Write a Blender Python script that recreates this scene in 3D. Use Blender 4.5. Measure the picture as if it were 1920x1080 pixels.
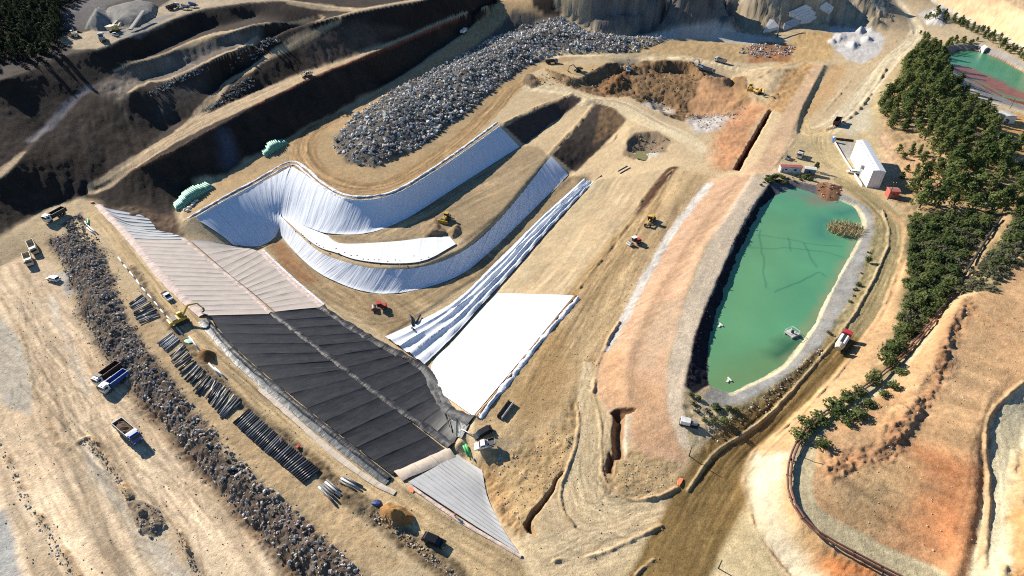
import bpy, bmesh, math, random
import numpy as np
from mathutils import Vector, Matrix

# ------------------------------------------------------------------ camera, sky, sun, exposure
scene = bpy.context.scene
for o in list(bpy.data.objects):
    bpy.data.objects.remove(o, do_unlink=True)
COL = scene.collection
CAM_H, PITCH, FPX = 110.0, math.radians(37.0), 1067.0
cam_data = bpy.data.cameras.new('camera')
cam_data.sensor_width = 36.0
cam_data.lens = 36.0 * FPX / 1920.0
cam_data.clip_start, cam_data.clip_end = 1.0, 4000.0
cam = bpy.data.objects.new('camera', cam_data)
cam.location = (0, 0, CAM_H)
cam.rotation_euler = (math.radians(90) - PITCH, 0, 0)
COL.objects.link(cam)
scene.camera = cam

SUN_EL = math.radians(26.0)
SH = Vector((0.77, -0.64)).normalized()            # direction the shadows fall
world = bpy.data.worlds.new('World')
scene.world = world
world.use_nodes = True
wn = world.node_tree.nodes
bg = wn['Background']
sky = wn.new('ShaderNodeTexSky')
sky.sky_type = 'NISHITA'
sky.sun_disc = False
sky.sun_elevation = SUN_EL
sky.sun_rotation = math.atan2(-SH.x, -SH.y)
sky.air_density, sky.dust_density, sky.ozone_density = 1.0, 0.0, 5.0
hsv = wn.new('ShaderNodeHueSaturation')
hsv.inputs['Saturation'].default_value = 1.08
world.node_tree.links.new(sky.outputs[0], hsv.inputs['Color'])
world.node_tree.links.new(hsv.outputs[0], bg.inputs[0])
bg.inputs[1].default_value = 0.065
sl = bpy.data.lights.new('sun', 'SUN')
sl.energy, sl.angle, sl.color = 5.0, math.radians(0.5), (1.0, 0.93, 0.82)
so = bpy.data.objects.new('sun', sl)
sdir = Vector((SH.x * math.cos(SUN_EL), SH.y * math.cos(SUN_EL), -math.sin(SUN_EL)))
so.rotation_euler = sdir.to_track_quat('-Z', 'Y').to_euler()
so.location = (-200, 150, 300)
COL.objects.link(so)
vs = scene.view_settings
vs.view_transform, vs.look, vs.gamma, vs.use_curve_mapping = 'Standard', 'None', 1.0, False
vs.exposure = 0.85
scene.render.resolution_x, scene.render.resolution_y = 1024, 576
scene.cycles.use_denoising = False
scene.cycles.filter_width = 1.1

# ------------------------------------------------------------------ numeric helpers
RNG = np.random.default_rng(7)
random.seed(7)
CP, SP = math.cos(PITCH), math.sin(PITCH)

def ray(u, v):
    """direction of sight for a point of the survey photograph"""
    a, b = (np.asarray(u, float) - 960) / FPX, (np.asarray(v, float) - 540) / FPX
    return a, CP - b * SP, -SP - b * CP

def at_z(u, v, z):
    dx, dy, dz = ray(u, v)
    t = (np.asarray(z, float) - CAM_H) / dz
    return np.stack([dx * t, dy * t, np.zeros_like(dx * t) + z], -1)

def vnoise(x, y, scale, seed=0):
    x = np.asarray(x) / scale; y = np.asarray(y) / scale
    xi = np.floor(x).astype(np.int64); yi = np.floor(y).astype(np.int64)
    fx = x - xi; fy = y - yi
    fx = fx * fx * (3 - 2 * fx); fy = fy * fy * (3 - 2 * fy)
    def h(i, j):
        n = (i * 374761393 + j * 668265263 + seed * 1442695041) & 0x7fffffff
        n = ((n ^ (n >> 13)) * 1274126177) & 0x7fffffff
        return ((n ^ (n >> 16)) & 0xffff) / 65535.0
    return (h(xi, yi) * (1 - fx) * (1 - fy) + h(xi + 1, yi) * fx * (1 - fy)
            + h(xi, yi + 1) * (1 - fx) * fy + h(xi + 1, yi + 1) * fx * fy) * 2 - 1

def fbm(x, y, scale, octv=4, seed=0, gain=0.5):
    r = 0; a = 1.0; s = 0
    for k in range(octv):
        r = r + a * vnoise(x + 17.3 * k, y - 9.1 * k, scale / 2 ** k, seed + k * 31)
        s += a; a *= gain
    return r / s

# ------------------------------------------------------------------ survey: break lines (image column, image row, level in metres)
def L(z, *pts): return [(u, v, z) for u, v in pts]
BREAKS = [
    # plain at the left, rubble bank, pipe shelf, crest road
    L(-2.5, (-60, 560), (0, 500), (60, 470), (110, 500), (150, 600), (190, 670), (235, 730), (300, 800), (370, 880), (440, 960), (540, 1080), (600, 1160)),
    L(-2.5, (-60, 700), (60, 800), (180, 950), (260, 1080), (300, 1180)), L(-2.5, (-60, 1000), (40, 1100)), L(-2.5, (60, 600), (130, 760), (330, 990)),
    L(0.3, (180, 435), (215, 500), (225, 560), (262, 622), (310, 690), (370, 760), (430, 832), (500, 905), (540, 935), (610, 1000), (720, 1100)),
    L(0, (160, 395), (235, 490), (330, 610), (440, 730), (600, 880), (760, 1000), (900, 1090)),
    L(0.2, (186, 382), (250, 448), (300, 508), (370, 588), (450, 660), (600, 785), (737, 897), (762, 908), (860, 975), (978, 1043)),
    L(0, (640, 900), (800, 1040), (1000, 1090), (1150, 1120)),
    # mid berm of the lined slope, toe, pit floor
    [(340, 446, -4.1), (420, 512, -5.74), (510, 588, -6.56), (600, 655, -6.56), (700, 735, -6.56), (800, 803, -6.15), (845, 838, -5.33)],
    [(438, 460, -11.07), (486, 470, -12.79), (545, 528, -13.12), (602, 577, -13.12), (700, 640, -13.12), (790, 690, -13.12), (812, 725, -11.48), (832, 762, -8.2)],
    L(-13.12, (515, 452), (620, 560), (720, 625), (790, 670), (850, 600), (940, 510), (1040, 400), (1100, 345)),
    L(-13.12, (760, 600), (850, 545), (960, 450), (1070, 340)),
    L(-12.71, (805, 688), (870, 615), (932, 549), (1020, 445), (1108, 345)),
    [(852, 850, -5.33), (880, 866, -5.33), (905, 885, -4.51), (912, 930, -4), (935, 985, -2), (976, 1037, 0)],
    [(812, 692, -12.71), (832, 740, -8.2), (885, 786, -1.5)],
    # crest of the white slope in the north-east, flat ground beside it
    [(1270, 315, -1), (1180, 425, -1), (1082, 556, -0.5), (1000, 650, -0.3), (893, 783, 0)],
    [(1112, 342, -10.66), (1190, 330, -4.92), (1270, 312, -1)],
    L(0, (1300, 330), (1215, 430), (1130, 560), (1040, 690), (950, 800), (905, 840)),
    [(860, 830, -2.5), (885, 800, -1), (905, 835, -1), (960, 870, -1.2), (985, 930, -1)],
    L(0, (1080, 760), (1060, 860), (1000, 960), (1040, 1040)),
    # upper white slope (crest, toe), bench, lower white slope (crest, toe)
    [(340, 446, -4.1), (352, 415, -2.4), (420, 374, -0.9), (480, 342, -0.4), (545, 308, -0.2), (570, 318, 0), (600, 345, 0), (650, 372, 0), (710, 372, 0), (760, 354, 0), (850, 298, 0), (935, 236, 0), (1010, 203, 0), (1075, 178, 0)],
    [(438, 460, -11.07), (486, 464, -12.71), (523, 441, -12.71)],
    [(524, 400, -7.79), (560, 418, -7.79), (615, 437, -7.79), (690, 434, -7.79), (760, 408, -7.79), (840, 358, -7.79), (910, 315, -7.79), (976, 273, -7.38), (1040, 228, -5.74), (1092, 186, -1)],
    [(524, 405, -7.79), (600, 468, -7.79), (650, 488, -7.79), (705, 500, -7.79), (790, 496, -7.79), (870, 462, -7.79), (940, 398, -7.79), (1028, 294, -6.97), (1080, 240, -4.1), (1117, 194, -1.5)],
    [(523, 442, -12.71), (560, 478, -13.12), (610, 520, -13.12), (680, 546, -13.12), (750, 549, -13.12), (850, 522, -13.12), (920, 470, -13.12), (1000, 392, -13.12), (1066, 328, -12.3), (1110, 290, -9.02), (1150, 255, -5.74), (1172, 228, -3)],
    [(1000, 283, -6.97), (1060, 240, -4.92), (1105, 198, -2)],
    # road south of the rock pile and crossing road
    [(470, 330, -0.8), (540, 285, 0), (570, 283, 0), (590, 325, 0), (650, 352, 0), (720, 352, 0), (790, 318, 0), (860, 272, 0), (920, 210, 0), (965, 160, 0), (1010, 130, 0)],
    [(1100, 187, 0), (1150, 190, 0), (1200, 215, 0), (1260, 245, 0), (1310, 275, -0.5), (1325, 300, -1)],
    [(960, 175, 0), (1020, 165, 0), (1100, 185, 0)],
    [(1075, 330, -11.48), (1130, 318, -9.02), (1180, 290, -5.74), (1180, 240, -2)],
    # rock pile platform
    L(0.5, (640, 270), (720, 200), (800, 150), (900, 100), (1000, 60)),
    L(0.5, (700, 310), (800, 270), (900, 190), (980, 120), (1060, 90), (1200, 85)),
    # hillside: base, haul road, benches, plateau
    [(-80, 480, 0), (0, 440, 0), (60, 408, 0), (100, 383, 0), (150, 372, 0.5)],
    [(320, 398, -4), (345, 352, -3), (400, 338, -1.5), (430, 326, -1), (480, 291, 0), (547, 253, 0), (630, 211, 0), (713, 168, 1), (780, 126, 3.5), (863, 68, 7.5), (950, 2, 12), (990, -30, 13)],
    [(190, 384, -0.5), (250, 425, -3), (330, 442, -5)],
    [(182, 358, 1), (233, 326, 4), (277, 306, 6.5), (333, 278, 9), (393, 244, 11), (480, 196, 12.6), (570, 152, 13.6), (620, 131, 14), (713, 93, 15), (847, 35, 16), (940, 2, 16.5), (1000, -25, 17)],
    [(150, 370, 0.5), (213, 328, 4), (253, 298, 6.5), (277, 273, 8), (333, 227, 10), (363, 220, 10.5), (480, 170, 12.6), (570, 136, 13.6), (620, 121, 14), (713, 89, 15), (847, 32, 16), (940, -1, 16.5)],
    [(363, 225, 10.5), (400, 187, 13), (433, 150, 16), (467, 134, 18), (547, 82, 23.5), (600, 52, 27), (640, 32, 29.6)],
    [(365, 217, 11), (420, 178, 13.6), (460, 148, 16.8), (480, 130, 18.6)],
    [(240, 163, 22), (275, 144, 21.5), (310, 139, 21), (365, 115, 22.8), (415, 92, 25), (478, 66, 26.7)],
    [(396, 176, 13), (428, 138, 16), (464, 120, 18), (543, 67, 23.5), (598, 38, 27)],
    [(250, 109, 27.2), (298, 94, 27.6), (364, 60, 29), (430, 46, 30.5), (478, 32, 31.4)],
    [(708, 160, 1), (775, 119, 3.5), (858, 62, 7.5), (945, -4, 12)],
    [(243, 174, 22), (277, 155, 21.5), (310, 151, 21), (367, 128, 22.8), (417, 104, 25), (480, 80, 26.7), (540, 54, 28.6), (600, 38, 30), (660, 24, 31), (720, 12, 30.2), (780, 3, 29.5), (850, -10, 27.5), (940, -26, 24)],
    [(-60, 380, 6), (0, 333, 10.3), (50, 287, 13), (90, 240, 16.5), (133, 193, 20.5), (167, 167, 23), (213, 134, 26), (253, 118, 27.2), (300, 104, 27.6), (367, 75, 29), (433, 61, 30.5), (480, 45, 31.4), (540, 40, 31)],
    [(0, 323, 10.5), (45, 280, 13.3), (84, 236, 16.8)],
    [(105, 108, 33.5), (140, 100, 33.6), (180, 92, 33.9), (233, 73, 35), (283, 53, 35.6), (333, 33, 36.6), (383, 15, 37.8), (440, 8, 37.8), (480, 3, 37.4), (530, 1, 36), (600, 8, 33)],
    [(115, 62, 34.5), (200, 50, 35.4), (300, 25, 36.8), (400, -4, 38.2), (500, -20, 38), (560, -20, 36.5)],
    [(-40, 150, 30.5), (0, 150, 31.3), (60, 130, 31.8), (105, 104, 33.4)],
    [(-40, 60, 38), (0, 50, 39), (50, 30, 40), (100, 10, 39), (150, -20, 39)], [(-60, -30, 46), (100, -60, 47), (300, -60, 45)],
    # quarry cliffs at the top
    [(1133, 69, 1), (1193, 64, 1), (1260, 51, 1.5), (1300, 46, 2), (1353, 40, 2), (1375, 52, 2), (1400, 62, 2), (1440, 66, 2)],
    [(1120, 36, 11), (1180, 32, 12), (1240, 22, 13)], [(1115, 30, 12), (1180, 25, 13), (1240, 15, 15)],
    [(1010, -25, 26), (1100, -40, 36), (1200, -45, 38), (1320, -40, 38), (1360, -20, 26), (1385, 10, 14), (1400, -10, 22), (1440, -40, 34), (1500, -40, 34), (1560, -20, 26), (1590, 10, 14), (1610, 0, 18), (1640, -30, 26)],
    [(1000, 0, 19), (1045, 20, 13), (1100, 50, 5), (1130, 66, 1.5)],
    [(1440, 60, 3), (1480, 55, 4), (1530, 42, 5), (1600, 45, 4), (1640, 75, 3)],
    [(1640, 30, 12), (1665, 55, 5), (1668, 78, 3.2)],
    # terraces right of the excavation
    L(1, (1050, 95), (1150, 100), (1280, 100), (1400, 120), (1480, 105), (1540, 110), (1580, 130)),
    L(1.5, (1180, 80), (1300, 75), (1400, 80), (1500, 85)),
    # excavation
    L(0.8, (1020, 126), (1085, 148), (1140, 117), (1210, 114), (1290, 116), (1310, 130), (1330, 143), (1395, 142), (1398, 165), (1415, 190)),
    [(1095, 158, -5), (1150, 172, -5), (1160, 135, -6), (1210, 133, -6), (1290, 140, -6), (1310, 150, -5)],
    L(-5, (1200, 170), (1290, 165), (1310, 180)), L(-7, (1215, 190), (1260, 200), (1300, 210)),
    [(1180, 180, 0), (1240, 210, -0.5), (1280, 225, -2), (1330, 225, -3)],
    [(1310, 152, -4), (1370, 150, -4), (1380, 190, -4), (1300, 190, -5)],
    [(1290, 205, -8), (1350, 215, -7), (1390, 200, -4)],
    L(1, (1420, 150), (1460, 130), (1500, 118), (1530, 118)),
    # long embankment running to the upper right and trench beside it
    [(1530, 120, 2.8), (1500, 165, 3), (1470, 215, 3.1), (1445, 260, 3.3), (1425, 300, 3.8), (1390, 330, 4)],
    [(1545, 120, 2.8), (1525, 160, 3), (1500, 210, 3.1), (1480, 260, 3.4), (1450, 320, 4.2)],
    [(1440, 205, 1.5), (1400, 270, 1.5), (1375, 318, 1.5), (1330, 330, 0.5)],
    [(1555, 125, 1.5), (1510, 205, 1.5), (1500, 250, 2), (1530, 250, 2.5), (1570, 225, 2.5), (1640, 135, 2.8)],
    # orange slope up to the crest path and the pond
    [(1330, 335, 0.3), (1260, 420, 0.3), (1200, 520, 0.3), (1160, 600, 0.3), (1125, 680, 0.3), (1112, 740, 0.3), (1128, 800, 0.2), (1130, 890, 0.2), (1160, 935, 0.2)],
    [(1390, 330, 3.2), (1300, 450, 3.1), (1230, 560, 3.0), (1190, 650, 2.9), (1178, 740, 2.5), (1200, 840, 1.2), (1230, 900, 0.6)],
    [(1418, 325, 5.2), (1370, 400, 5.4), (1320, 462, 5.4), (1283, 560, 5.4), (1252, 680, 5.0), (1250, 760, 3.6), (1285, 865, 1.5)],
    [(1450, 325, 5.2), (1410, 390, 5.4), (1380, 444, 5.4), (1340, 534, 5.4), (1304, 624, 5.4), (1283, 722, 5.1), (1278, 760, 4.2), (1300, 850, 2)],
    L(3.0, (1495, 353), (1455, 365), (1424, 390), (1396, 450), (1362, 530), (1336, 620), (1322, 690), (1331, 722), (1368, 736), (1420, 712), (1470, 682), (1522, 612), (1562, 530), (1602, 462), (1616, 420), (1602, 388), (1566, 374), (1530, 366), (1495, 353)),
    L(1.2, (1480, 400), (1430, 480), (1380, 620), (1370, 690), (1430, 660), (1520, 520), (1570, 440), (1560, 400), (1480, 400)),
    [(1440, 338, 4.6), (1490, 338, 4.6), (1540, 350, 4.6), (1590, 368, 4.6), (1632, 392, 4.8), (1640, 440, 4.5), (1600, 548, 4.5), (1540, 645, 4.5), (1470, 707, 4.3), (1400, 752, 4), (1335, 768, 3.8)],
    [(1560, 330, 4), (1620, 372, 4.6), (1660, 420, 4.8), (1655, 480, 4.8), (1600, 590, 4.8), (1530, 680, 4.2), (1430, 785, 2.8), (1330, 880, 1), (1260, 990, 0.3), (1190, 1100, 0)],
    [(1590, 335, 4), (1650, 380, 4.6), (1690, 430, 5), (1685, 490, 5), (1640, 590, 4.8), (1570, 690, 4.2), (1480, 780, 2.8), (1405, 850, 1.2), (1370, 950, 0.4), (1330, 1100, 0)],
    L(3.5, (1290, 780), (1340, 800), (1380, 775)),
    L(0, (1180, 985), (1100, 1020), (1220, 1040)), L(0, (1060, 940), (1130, 985), (1230, 965)),
    # yard with the white shed
    L(3, (1480, 300), (1540, 290), (1560, 260), (1600, 265), (1650, 330), (1620, 350), (1560, 310)),
    L(3, (1590, 215), (1640, 200)),
    [(1680, 5, 8), (1703, 30, 6), (1717, 53, 4), (1707, 77, 3.5), (1673, 110, 3)],
    L(2.5, (1560, 60), (1600, 80), (1640, 110), (1590, 110)),
    # top right: tracks, second pond, forest ridge
    [(1743, 0, 8), (1790, 27, 8), (1857, 60, 8), (1920, 92, 8), (1990, 130, 8)],
    [(1760, -20, 14), (1850, -15, 22), (1960, 40, 22), (2020, 70, 24)], [(1700, -30, 14), (1800, -60, 28), (2000, -40, 34)],
    [(1770, 108, 3.4), (1788, 96, 3.4), (1830, 93, 3.4), (1872, 109, 3.4), (1960, 158, 3.4), (1990, 215, 3.4), (1900, 192, 3.4), (1850, 168, 3.4), (1800, 135, 3.4), (1770, 108, 3.4)],
    [(1800, 108, 1.5), (1840, 108, 1.5), (1960, 175, 1.5), (1880, 165, 1.5), (1800, 118, 1.5)],
    [(1752, 100, 6.5), (1785, 85, 6.5), (1832, 82, 6.5), (1880, 98, 6.5), (1990, 150, 6.5)],
    [(1752, 100, 6.5), (1800, 150, 6.5), (1850, 185, 6), (1920, 208, 6), (1990, 235, 6)],
    L(5.5, (1860, 225), (1920, 240), (1940, 290), (1900, 270)),
    L(8.5, (1700, 150), (1740, 190), (1790, 240), (1850, 310), (1880, 380), (1850, 450), (1790, 540)),
    L(4.2, (1690, 105), (1650, 195), (1650, 225), (1675, 300), (1665, 345)),
    [(1700, 440, 6), (1700, 520, 6.5), (1680, 620, 7), (1640, 700, 7)],
    # hill at the lower right
    [(1410, 860, 1.6), (1400, 920, 1.2), (1425, 1000, 1), (1500, 1100, 1)],
    [(1690, 640, 8.5), (1600, 735, 8), (1520, 785, 8), (1482, 850, 8), (1475, 920, 8), (1500, 980, 8), (1560, 1030, 7.5), (1660, 1078, 7), (1750, 1120, 7)],
    [(1745, 615, 8.6), (1650, 720, 8.2), (1555, 785, 8.2), (1512, 850, 8.2), (1507, 915, 8.2), (1530, 960, 8.2), (1600, 1010, 7.7), (1700, 1070, 7.2), (1780, 1110, 7)],
    [(1900, 400, 10), (1830, 500, 9.5), (1745, 615, 8.8)],
    [(1920, 480, 13), (1850, 545, 13), (1800, 560, 13.5), (1765, 640, 12.6), (1725, 740, 11.2), (1690, 800, 10.5), (1640, 850, 9.9), (1560, 900, 9.0)],
    [(1750, 760, 11), (1700, 850, 10), (1640, 900, 9.5), (1680, 960, 9), (1780, 1050, 9)],
    [(1960, 560, 15), (1862, 740, 12.9), (1830, 830, 12.4), (1828, 950, 11.5), (1792, 1080, 10.2)],
    [(2000, 660, 15), (1905, 730, 13), (1853, 790, 11.8), (1852, 900, 11), (1825, 1050, 10), (1800, 1150, 9.5)],
    L(11.5, (1960, 720), (1900, 850), (1890, 1000), (1860, 1120)), L(14, (1990, 780), (1930, 900), (1930, 1060)),
]

# ------------------------------------------------------------------ height raster from the break lines
X0, X1, Y0, Y1, RES = -640.0, 640.0, 0.0, 800.0, 0.8
NX, NY = int((X1 - X0) / RES), int((Y1 - Y0) / RES)

def densify(p, step):
    out = []
    for a, b in zip(p[:-1], p[1:]):
        n = max(1, int(np.linalg.norm(b - a) / step))
        t = np.arange(n)[:, None] / n
        out.append(a + (b - a) * t)
    out.append(p[-1:])
    return np.concatenate(out)

def solve_heights():
    pts = []
    for br in BREAKS:
        b = np.array(br, float)
        pts.append(densify(at_z(b[:, 0], b[:, 1], b[:, 2]), 0.35))
    pts = np.concatenate(pts)
    i = ((pts[:, 0] - X0) / RES).astype(int); j = ((pts[:, 1] - Y0) / RES).astype(int)
    ok = (i >= 0) & (i < NX) & (j >= 0) & (j < NY)
    i, j, z = i[ok], j[ok], pts[ok, 2]
    S = np.zeros((NY, NX)); W = np.zeros((NY, NX))
    np.add.at(S, (j, i), z); np.add.at(W, (j, i), 1)
    levels = [(S, W)]
    while min(levels[-1][0].shape) > 16:
        s, w = levels[-1]
        h, k = s.shape[0] // 2 * 2, s.shape[1] // 2 * 2
        f = lambda a: a[:h:2, :k:2] + a[1:h:2, :k:2] + a[:h:2, 1:k:2] + a[1:h:2, 1:k:2]
        levels.append((f(s), f(w)))
    Z = None
    for n, (s, w) in enumerate(reversed(levels)):
        m = w > 0
        v = np.where(m, s / np.maximum(w, 1e-9), 0)
        if Z is None:
            Z = np.full(s.shape, v[m].mean() if m.any() else 0)
        else:
            Z = np.repeat(np.repeat(Z, 2, 0), 2, 1)
            Z = np.pad(Z, ((0, max(0, s.shape[0] - Z.shape[0])), (0, max(0, s.shape[1] - Z.shape[1]))), mode='edge')[:s.shape[0], :s.shape[1]]
        Z = np.where(m, v, Z).astype(np.float32)
        v = v.astype(np.float32)
        for it in range(400 if s.size < 20000 else (150 if s.size < 400000 else 50)):
            P = np.pad(Z, 1, mode='edge')
            Z = np.where(m, v, 0.25 * (P[:-2, 1:-1] + P[2:, 1:-1] + P[1:-1, :-2] + P[1:-1, 2:]))
    for it in range(1):                                    # soften machine-sharp edges
        P = np.pad(Z, 1, mode='edge')
        Z = 0.6 * Z + 0.1 * (P[:-2, 1:-1] + P[2:, 1:-1] + P[1:-1, :-2] + P[1:-1, 2:])
    return Z.astype(np.float64)

HZ = solve_heights()

def sample(A, x, y):
    fx = np.clip((np.asarray(x) - X0) / RES - 0.5, 0, NX - 1.001); fy = np.clip((np.asarray(y) - Y0) / RES - 0.5, 0, NY - 1.001)
    i = fx.astype(int); j = fy.astype(int); a = fx - i; b = fy - j
    return A[j, i] * (1 - a) * (1 - b) + A[j, i + 1] * a * (1 - b) + A[j + 1, i] * (1 - a) * b + A[j + 1, i + 1] * a * b

def gz(x, y):
    return sample(HZ, x, y)

def P(pts, z_off=0.0):
    """where lines of sight of the survey photograph meet the terrain"""
    a = np.array(pts, float).reshape(-1, 2)
    dx, dy, dz = ray(a[:, 0], a[:, 1])
    t0 = (75 - CAM_H) / dz
    t1 = np.minimum((-25 - CAM_H) / np.minimum(dz, -0.02), 1400)
    N = 200
    res = np.full(len(a), np.nan); prev = t0.copy()
    done = np.zeros(len(a), bool)
    for k in range(1, N + 1):
        t = t0 + (t1 - t0) * k / N
        below = (CAM_H + dz * t) < gz(dx * t, dy * t)
        new = below & ~done
        if new.any():
            lo, hi = prev[new].copy(), t[new].copy()
            for _ in range(16):
                m = (lo + hi) / 2
                bb = (CAM_H + dz[new] * m) < gz(dx[new] * m, dy[new] * m)
                hi = np.where(bb, m, hi); lo = np.where(bb, lo, m)
            res[new] = hi
            done |= new
        prev = t
        if done.all(): break
    res = np.where(np.isnan(res), t1, res)
    x, y = dx * res, dy * res
    return np.stack([x, y, gz(x, y) + z_off], -1)

# ------------------------------------------------------------------ materials
def lin(c): return tuple((x / 255 / 12.92) if x / 255 <= 0.04045 else ((x / 255 + 0.055) / 1.055) ** 2.4 for x in c)
KA = 0.80
def A(*c):
    m = 0.3 * c[0] + 0.55 * c[1] + 0.15 * c[2]
    return tuple(x * KA for x in lin([v + 0.15 * (m - v) for v in c]))        # soil colour as read in sun, turned into a base colour

MATS = {}
def mat(name, color=(.5, .5, .5), rough=0.8, metal=0.0, var=0.0, vscale=1.0, bump=0.0, bscale=4.0, spec=0.3):
    if name in MATS: return MATS[name]
    m = bpy.data.materials.new(name); m.use_nodes = True
    nt = m.node_tree; b = nt.nodes['Principled BSDF']
    b.inputs['Base Color'].default_value = (*color, 1)
    b.inputs['Roughness'].default_value = rough
    b.inputs['Metallic'].default_value = metal
    b.inputs['Specular IOR Level'].default_value = spec
    if var or bump:
        tc = nt.nodes.new('ShaderNodeTexCoord')
    if var:
        n = nt.nodes.new('ShaderNodeTexNoise'); n.inputs['Scale'].default_value = vscale; n.inputs['Detail'].default_value = 5
        nt.links.new(tc.outputs['Object'], n.inputs['Vector'])
        r = nt.nodes.new('ShaderNodeMapRange'); r.inputs['From Min'].default_value = 0.3; r.inputs['From Max'].default_value = 0.7
        r.inputs['To Min'].default_value = 1 - var; r.inputs['To Max'].default_value = 1 + var
        nt.links.new(n.outputs['Fac'], r.inputs['Value'])
        x = nt.nodes.new('ShaderNodeVectorMath'); x.operation = 'SCALE'; x.inputs[0].default_value = color
        nt.links.new(r.outputs[0], x.inputs['Scale']); nt.links.new(x.outputs[0], b.inputs['Base Color'])
    if bump:
        n2 = nt.nodes.new('ShaderNodeTexNoise'); n2.inputs['Scale'].default_value = bscale; n2.inputs['Detail'].default_value = 4
        nt.links.new(tc.outputs['Object'], n2.inputs['Vector'])
        bp = nt.nodes.new('ShaderNodeBump'); bp.inputs['Strength'].default_value = bump; bp.inputs['Distance'].default_value = 0.3
        nt.links.new(n2.outputs['Fac'], bp.inputs['Height']); nt.links.new(bp.outputs[0], b.inputs['Normal'])
    MATS[name] = m
    return m

# ------------------------------------------------------------------ the ground sheet: a fan of quads, finer near, coarser far
GR, GC = 670, 1180
dep = np.radians(np.linspace(74.0, 6.5, GR))
gy = (CAM_H + 4) / np.tan(dep)
gs = np.linspace(-1, 1, GC)
GX = (gs[None, :] * (100 + 1.02 * gy[:, None])).ravel()
GY = np.repeat(gy, GC)
GZ = gz(GX, GY)
_gx, _gy = np.gradient(HZ, RES)[::-1]
SLOPE = np.hypot(sample(_gx, GX, GY), sample(_gy, GX, GY))
VC = np.empty((GX.size, 3)); VC[:] = A(206, 178, 134)
ROUGH = np.full(GX.size, 0.05)
SMOOTH = np.zeros(GX.size)

def warp_xy(x, y, w, seed):
    if w <= 0: return x, y
    return x + w * fbm(x, y, 5 * w + 1, 3, seed), y + w * fbm(x, y, 5 * w + 1, 3, seed + 77)

def inside(px, py, poly):
    c = np.zeros(px.shape, bool)
    n = len(poly)
    for k in range(n):
        x1, y1 = poly[k][:2]; x2, y2 = poly[(k + 1) % n][:2]
        if y1 == y2: continue
        m = ((y1 > py) != (y2 > py)) & (px < (x2 - x1) * (py - y1) / (y2 - y1) + x1)
        c ^= m
    return c

def line_dist(px, py, pl):
    best = np.full(px.shape, 1e9); lat = np.zeros(px.shape); along = np.zeros(px.shape); acc = 0.0
    for a, b in zip(pl[:-1], pl[1:]):
        d = b[:2] - a[:2]; l = float(np.hypot(*d))
        if l < 1e-6: continue
        d = d / l
        rx, ry = px - a[0], py - a[1]
        t = np.clip(rx * d[0] + ry * d[1], 0, l)
        ex, ey = rx - t * d[0], ry - t * d[1]
        q = np.hypot(ex, ey)
        m = q < best
        best = np.where(m, q, best)
        lat = np.where(m, np.sign(d[0] * ry - d[1] * rx) * q, lat)
        along = np.where(m, acc + t, along)
        acc += l
    return best, lat, along

SEED = [100]
CS = 8.0
_cx = ((GX - X0) / CS).astype(np.int64); _cy = ((GY - Y0) / CS).astype(np.int64); NCX = 4096
_cid = _cy * NCX + _cx + 2000
_ord = np.argsort(_cid, kind='stable'); _sorted = _cid[_ord]

def near_idx(wp, rad):
    """ground vertices in the neighbourhood of a line"""
    p = densify(np.array(wp)[:, :2], 4.0); k = int(rad / CS) + 1
    ci = ((p[:, 0] - X0) / CS).astype(np.int64); cj = ((p[:, 1] - Y0) / CS).astype(np.int64)
    dx, dy = np.meshgrid(np.arange(-k, k + 1), np.arange(-k, k + 1))
    ids = np.unique(((cj[:, None] + dy.ravel()) * NCX + ci[:, None] + dx.ravel() + 2000).ravel())
    a = np.searchsorted(_sorted, ids, 'left'); b = np.searchsorted(_sorted, ids, 'right')
    m = b > a
    if not m.any(): return np.zeros(0, int)
    return np.concatenate([_ord[i:j] for i, j in zip(a[m], b[m])])
def spline(pts, n=5):
    p = np.array(pts, float)
    if len(p) < 3: return p
    e = np.vstack([2 * p[0] - p[1], p, 2 * p[-1] - p[-2]])
    out = []
    for k in range(1, len(e) - 2):
        a, b, c, d = e[k - 1], e[k], e[k + 1], e[k + 2]
        for t in np.arange(n) / n:
            out.append(0.5 * ((2 * b) + (c - a) * t + (2 * a - 5 * b + 4 * c - d) * t * t + (3 * b - a - 3 * c + d) * t ** 3))
    out.append(p[-1])
    return np.array(out)

def region(pts, feather, warp, curve=True):
    SEED[0] += 1
    wp = P(pts)
    lo, hi = wp[:, :2].min(0) - 3 * warp - feather, wp[:, :2].max(0) + 3 * warp + feather
    idx = np.nonzero((GX > lo[0]) & (GX < hi[0]) & (GY > lo[1]) & (GY < hi[1]))[0]
    if idx.size == 0: return idx, np.zeros(0)
    x, y = warp_xy(GX[idx], GY[idx], warp, SEED[0])
    ins = inside(x, y, wp)
    if feather > 0.05:
        w = ins.astype(float)
        ring = np.vstack([wp, wp[:1]])
        mark = np.zeros(GX.size, bool); mark[near_idx(ring, feather + 3 * warp)] = True
        e = mark[idx]
        d, _, _ = line_dist(x[e], y[e], ring)
        w[e] = np.clip(0.5 + np.where(ins[e], d, -d) / feather, 0, 1)
    else:
        w = ins.astype(float)
    k = w > 0
    return idx[k], w[k]

def tint(idx, col, var, vs):
    n = fbm(GX[idx], GY[idx], vs, 4, SEED[0] + 5)
    n2 = fbm(GX[idx], GY[idx], vs * 0.12 + 0.4, 3, SEED[0] + 9)
    g = 1 + var * 1.3 * n + var * 0.8 * n2
    c = np.array(col)[None, :] * g[:, None]
    w = fbm(GX[idx], GY[idx], vs * 0.7, 3, SEED[0] + 15) * var * 0.35
    c[:, 0] *= 1 + w; c[:, 2] *= 1 - w
    return c

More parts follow.
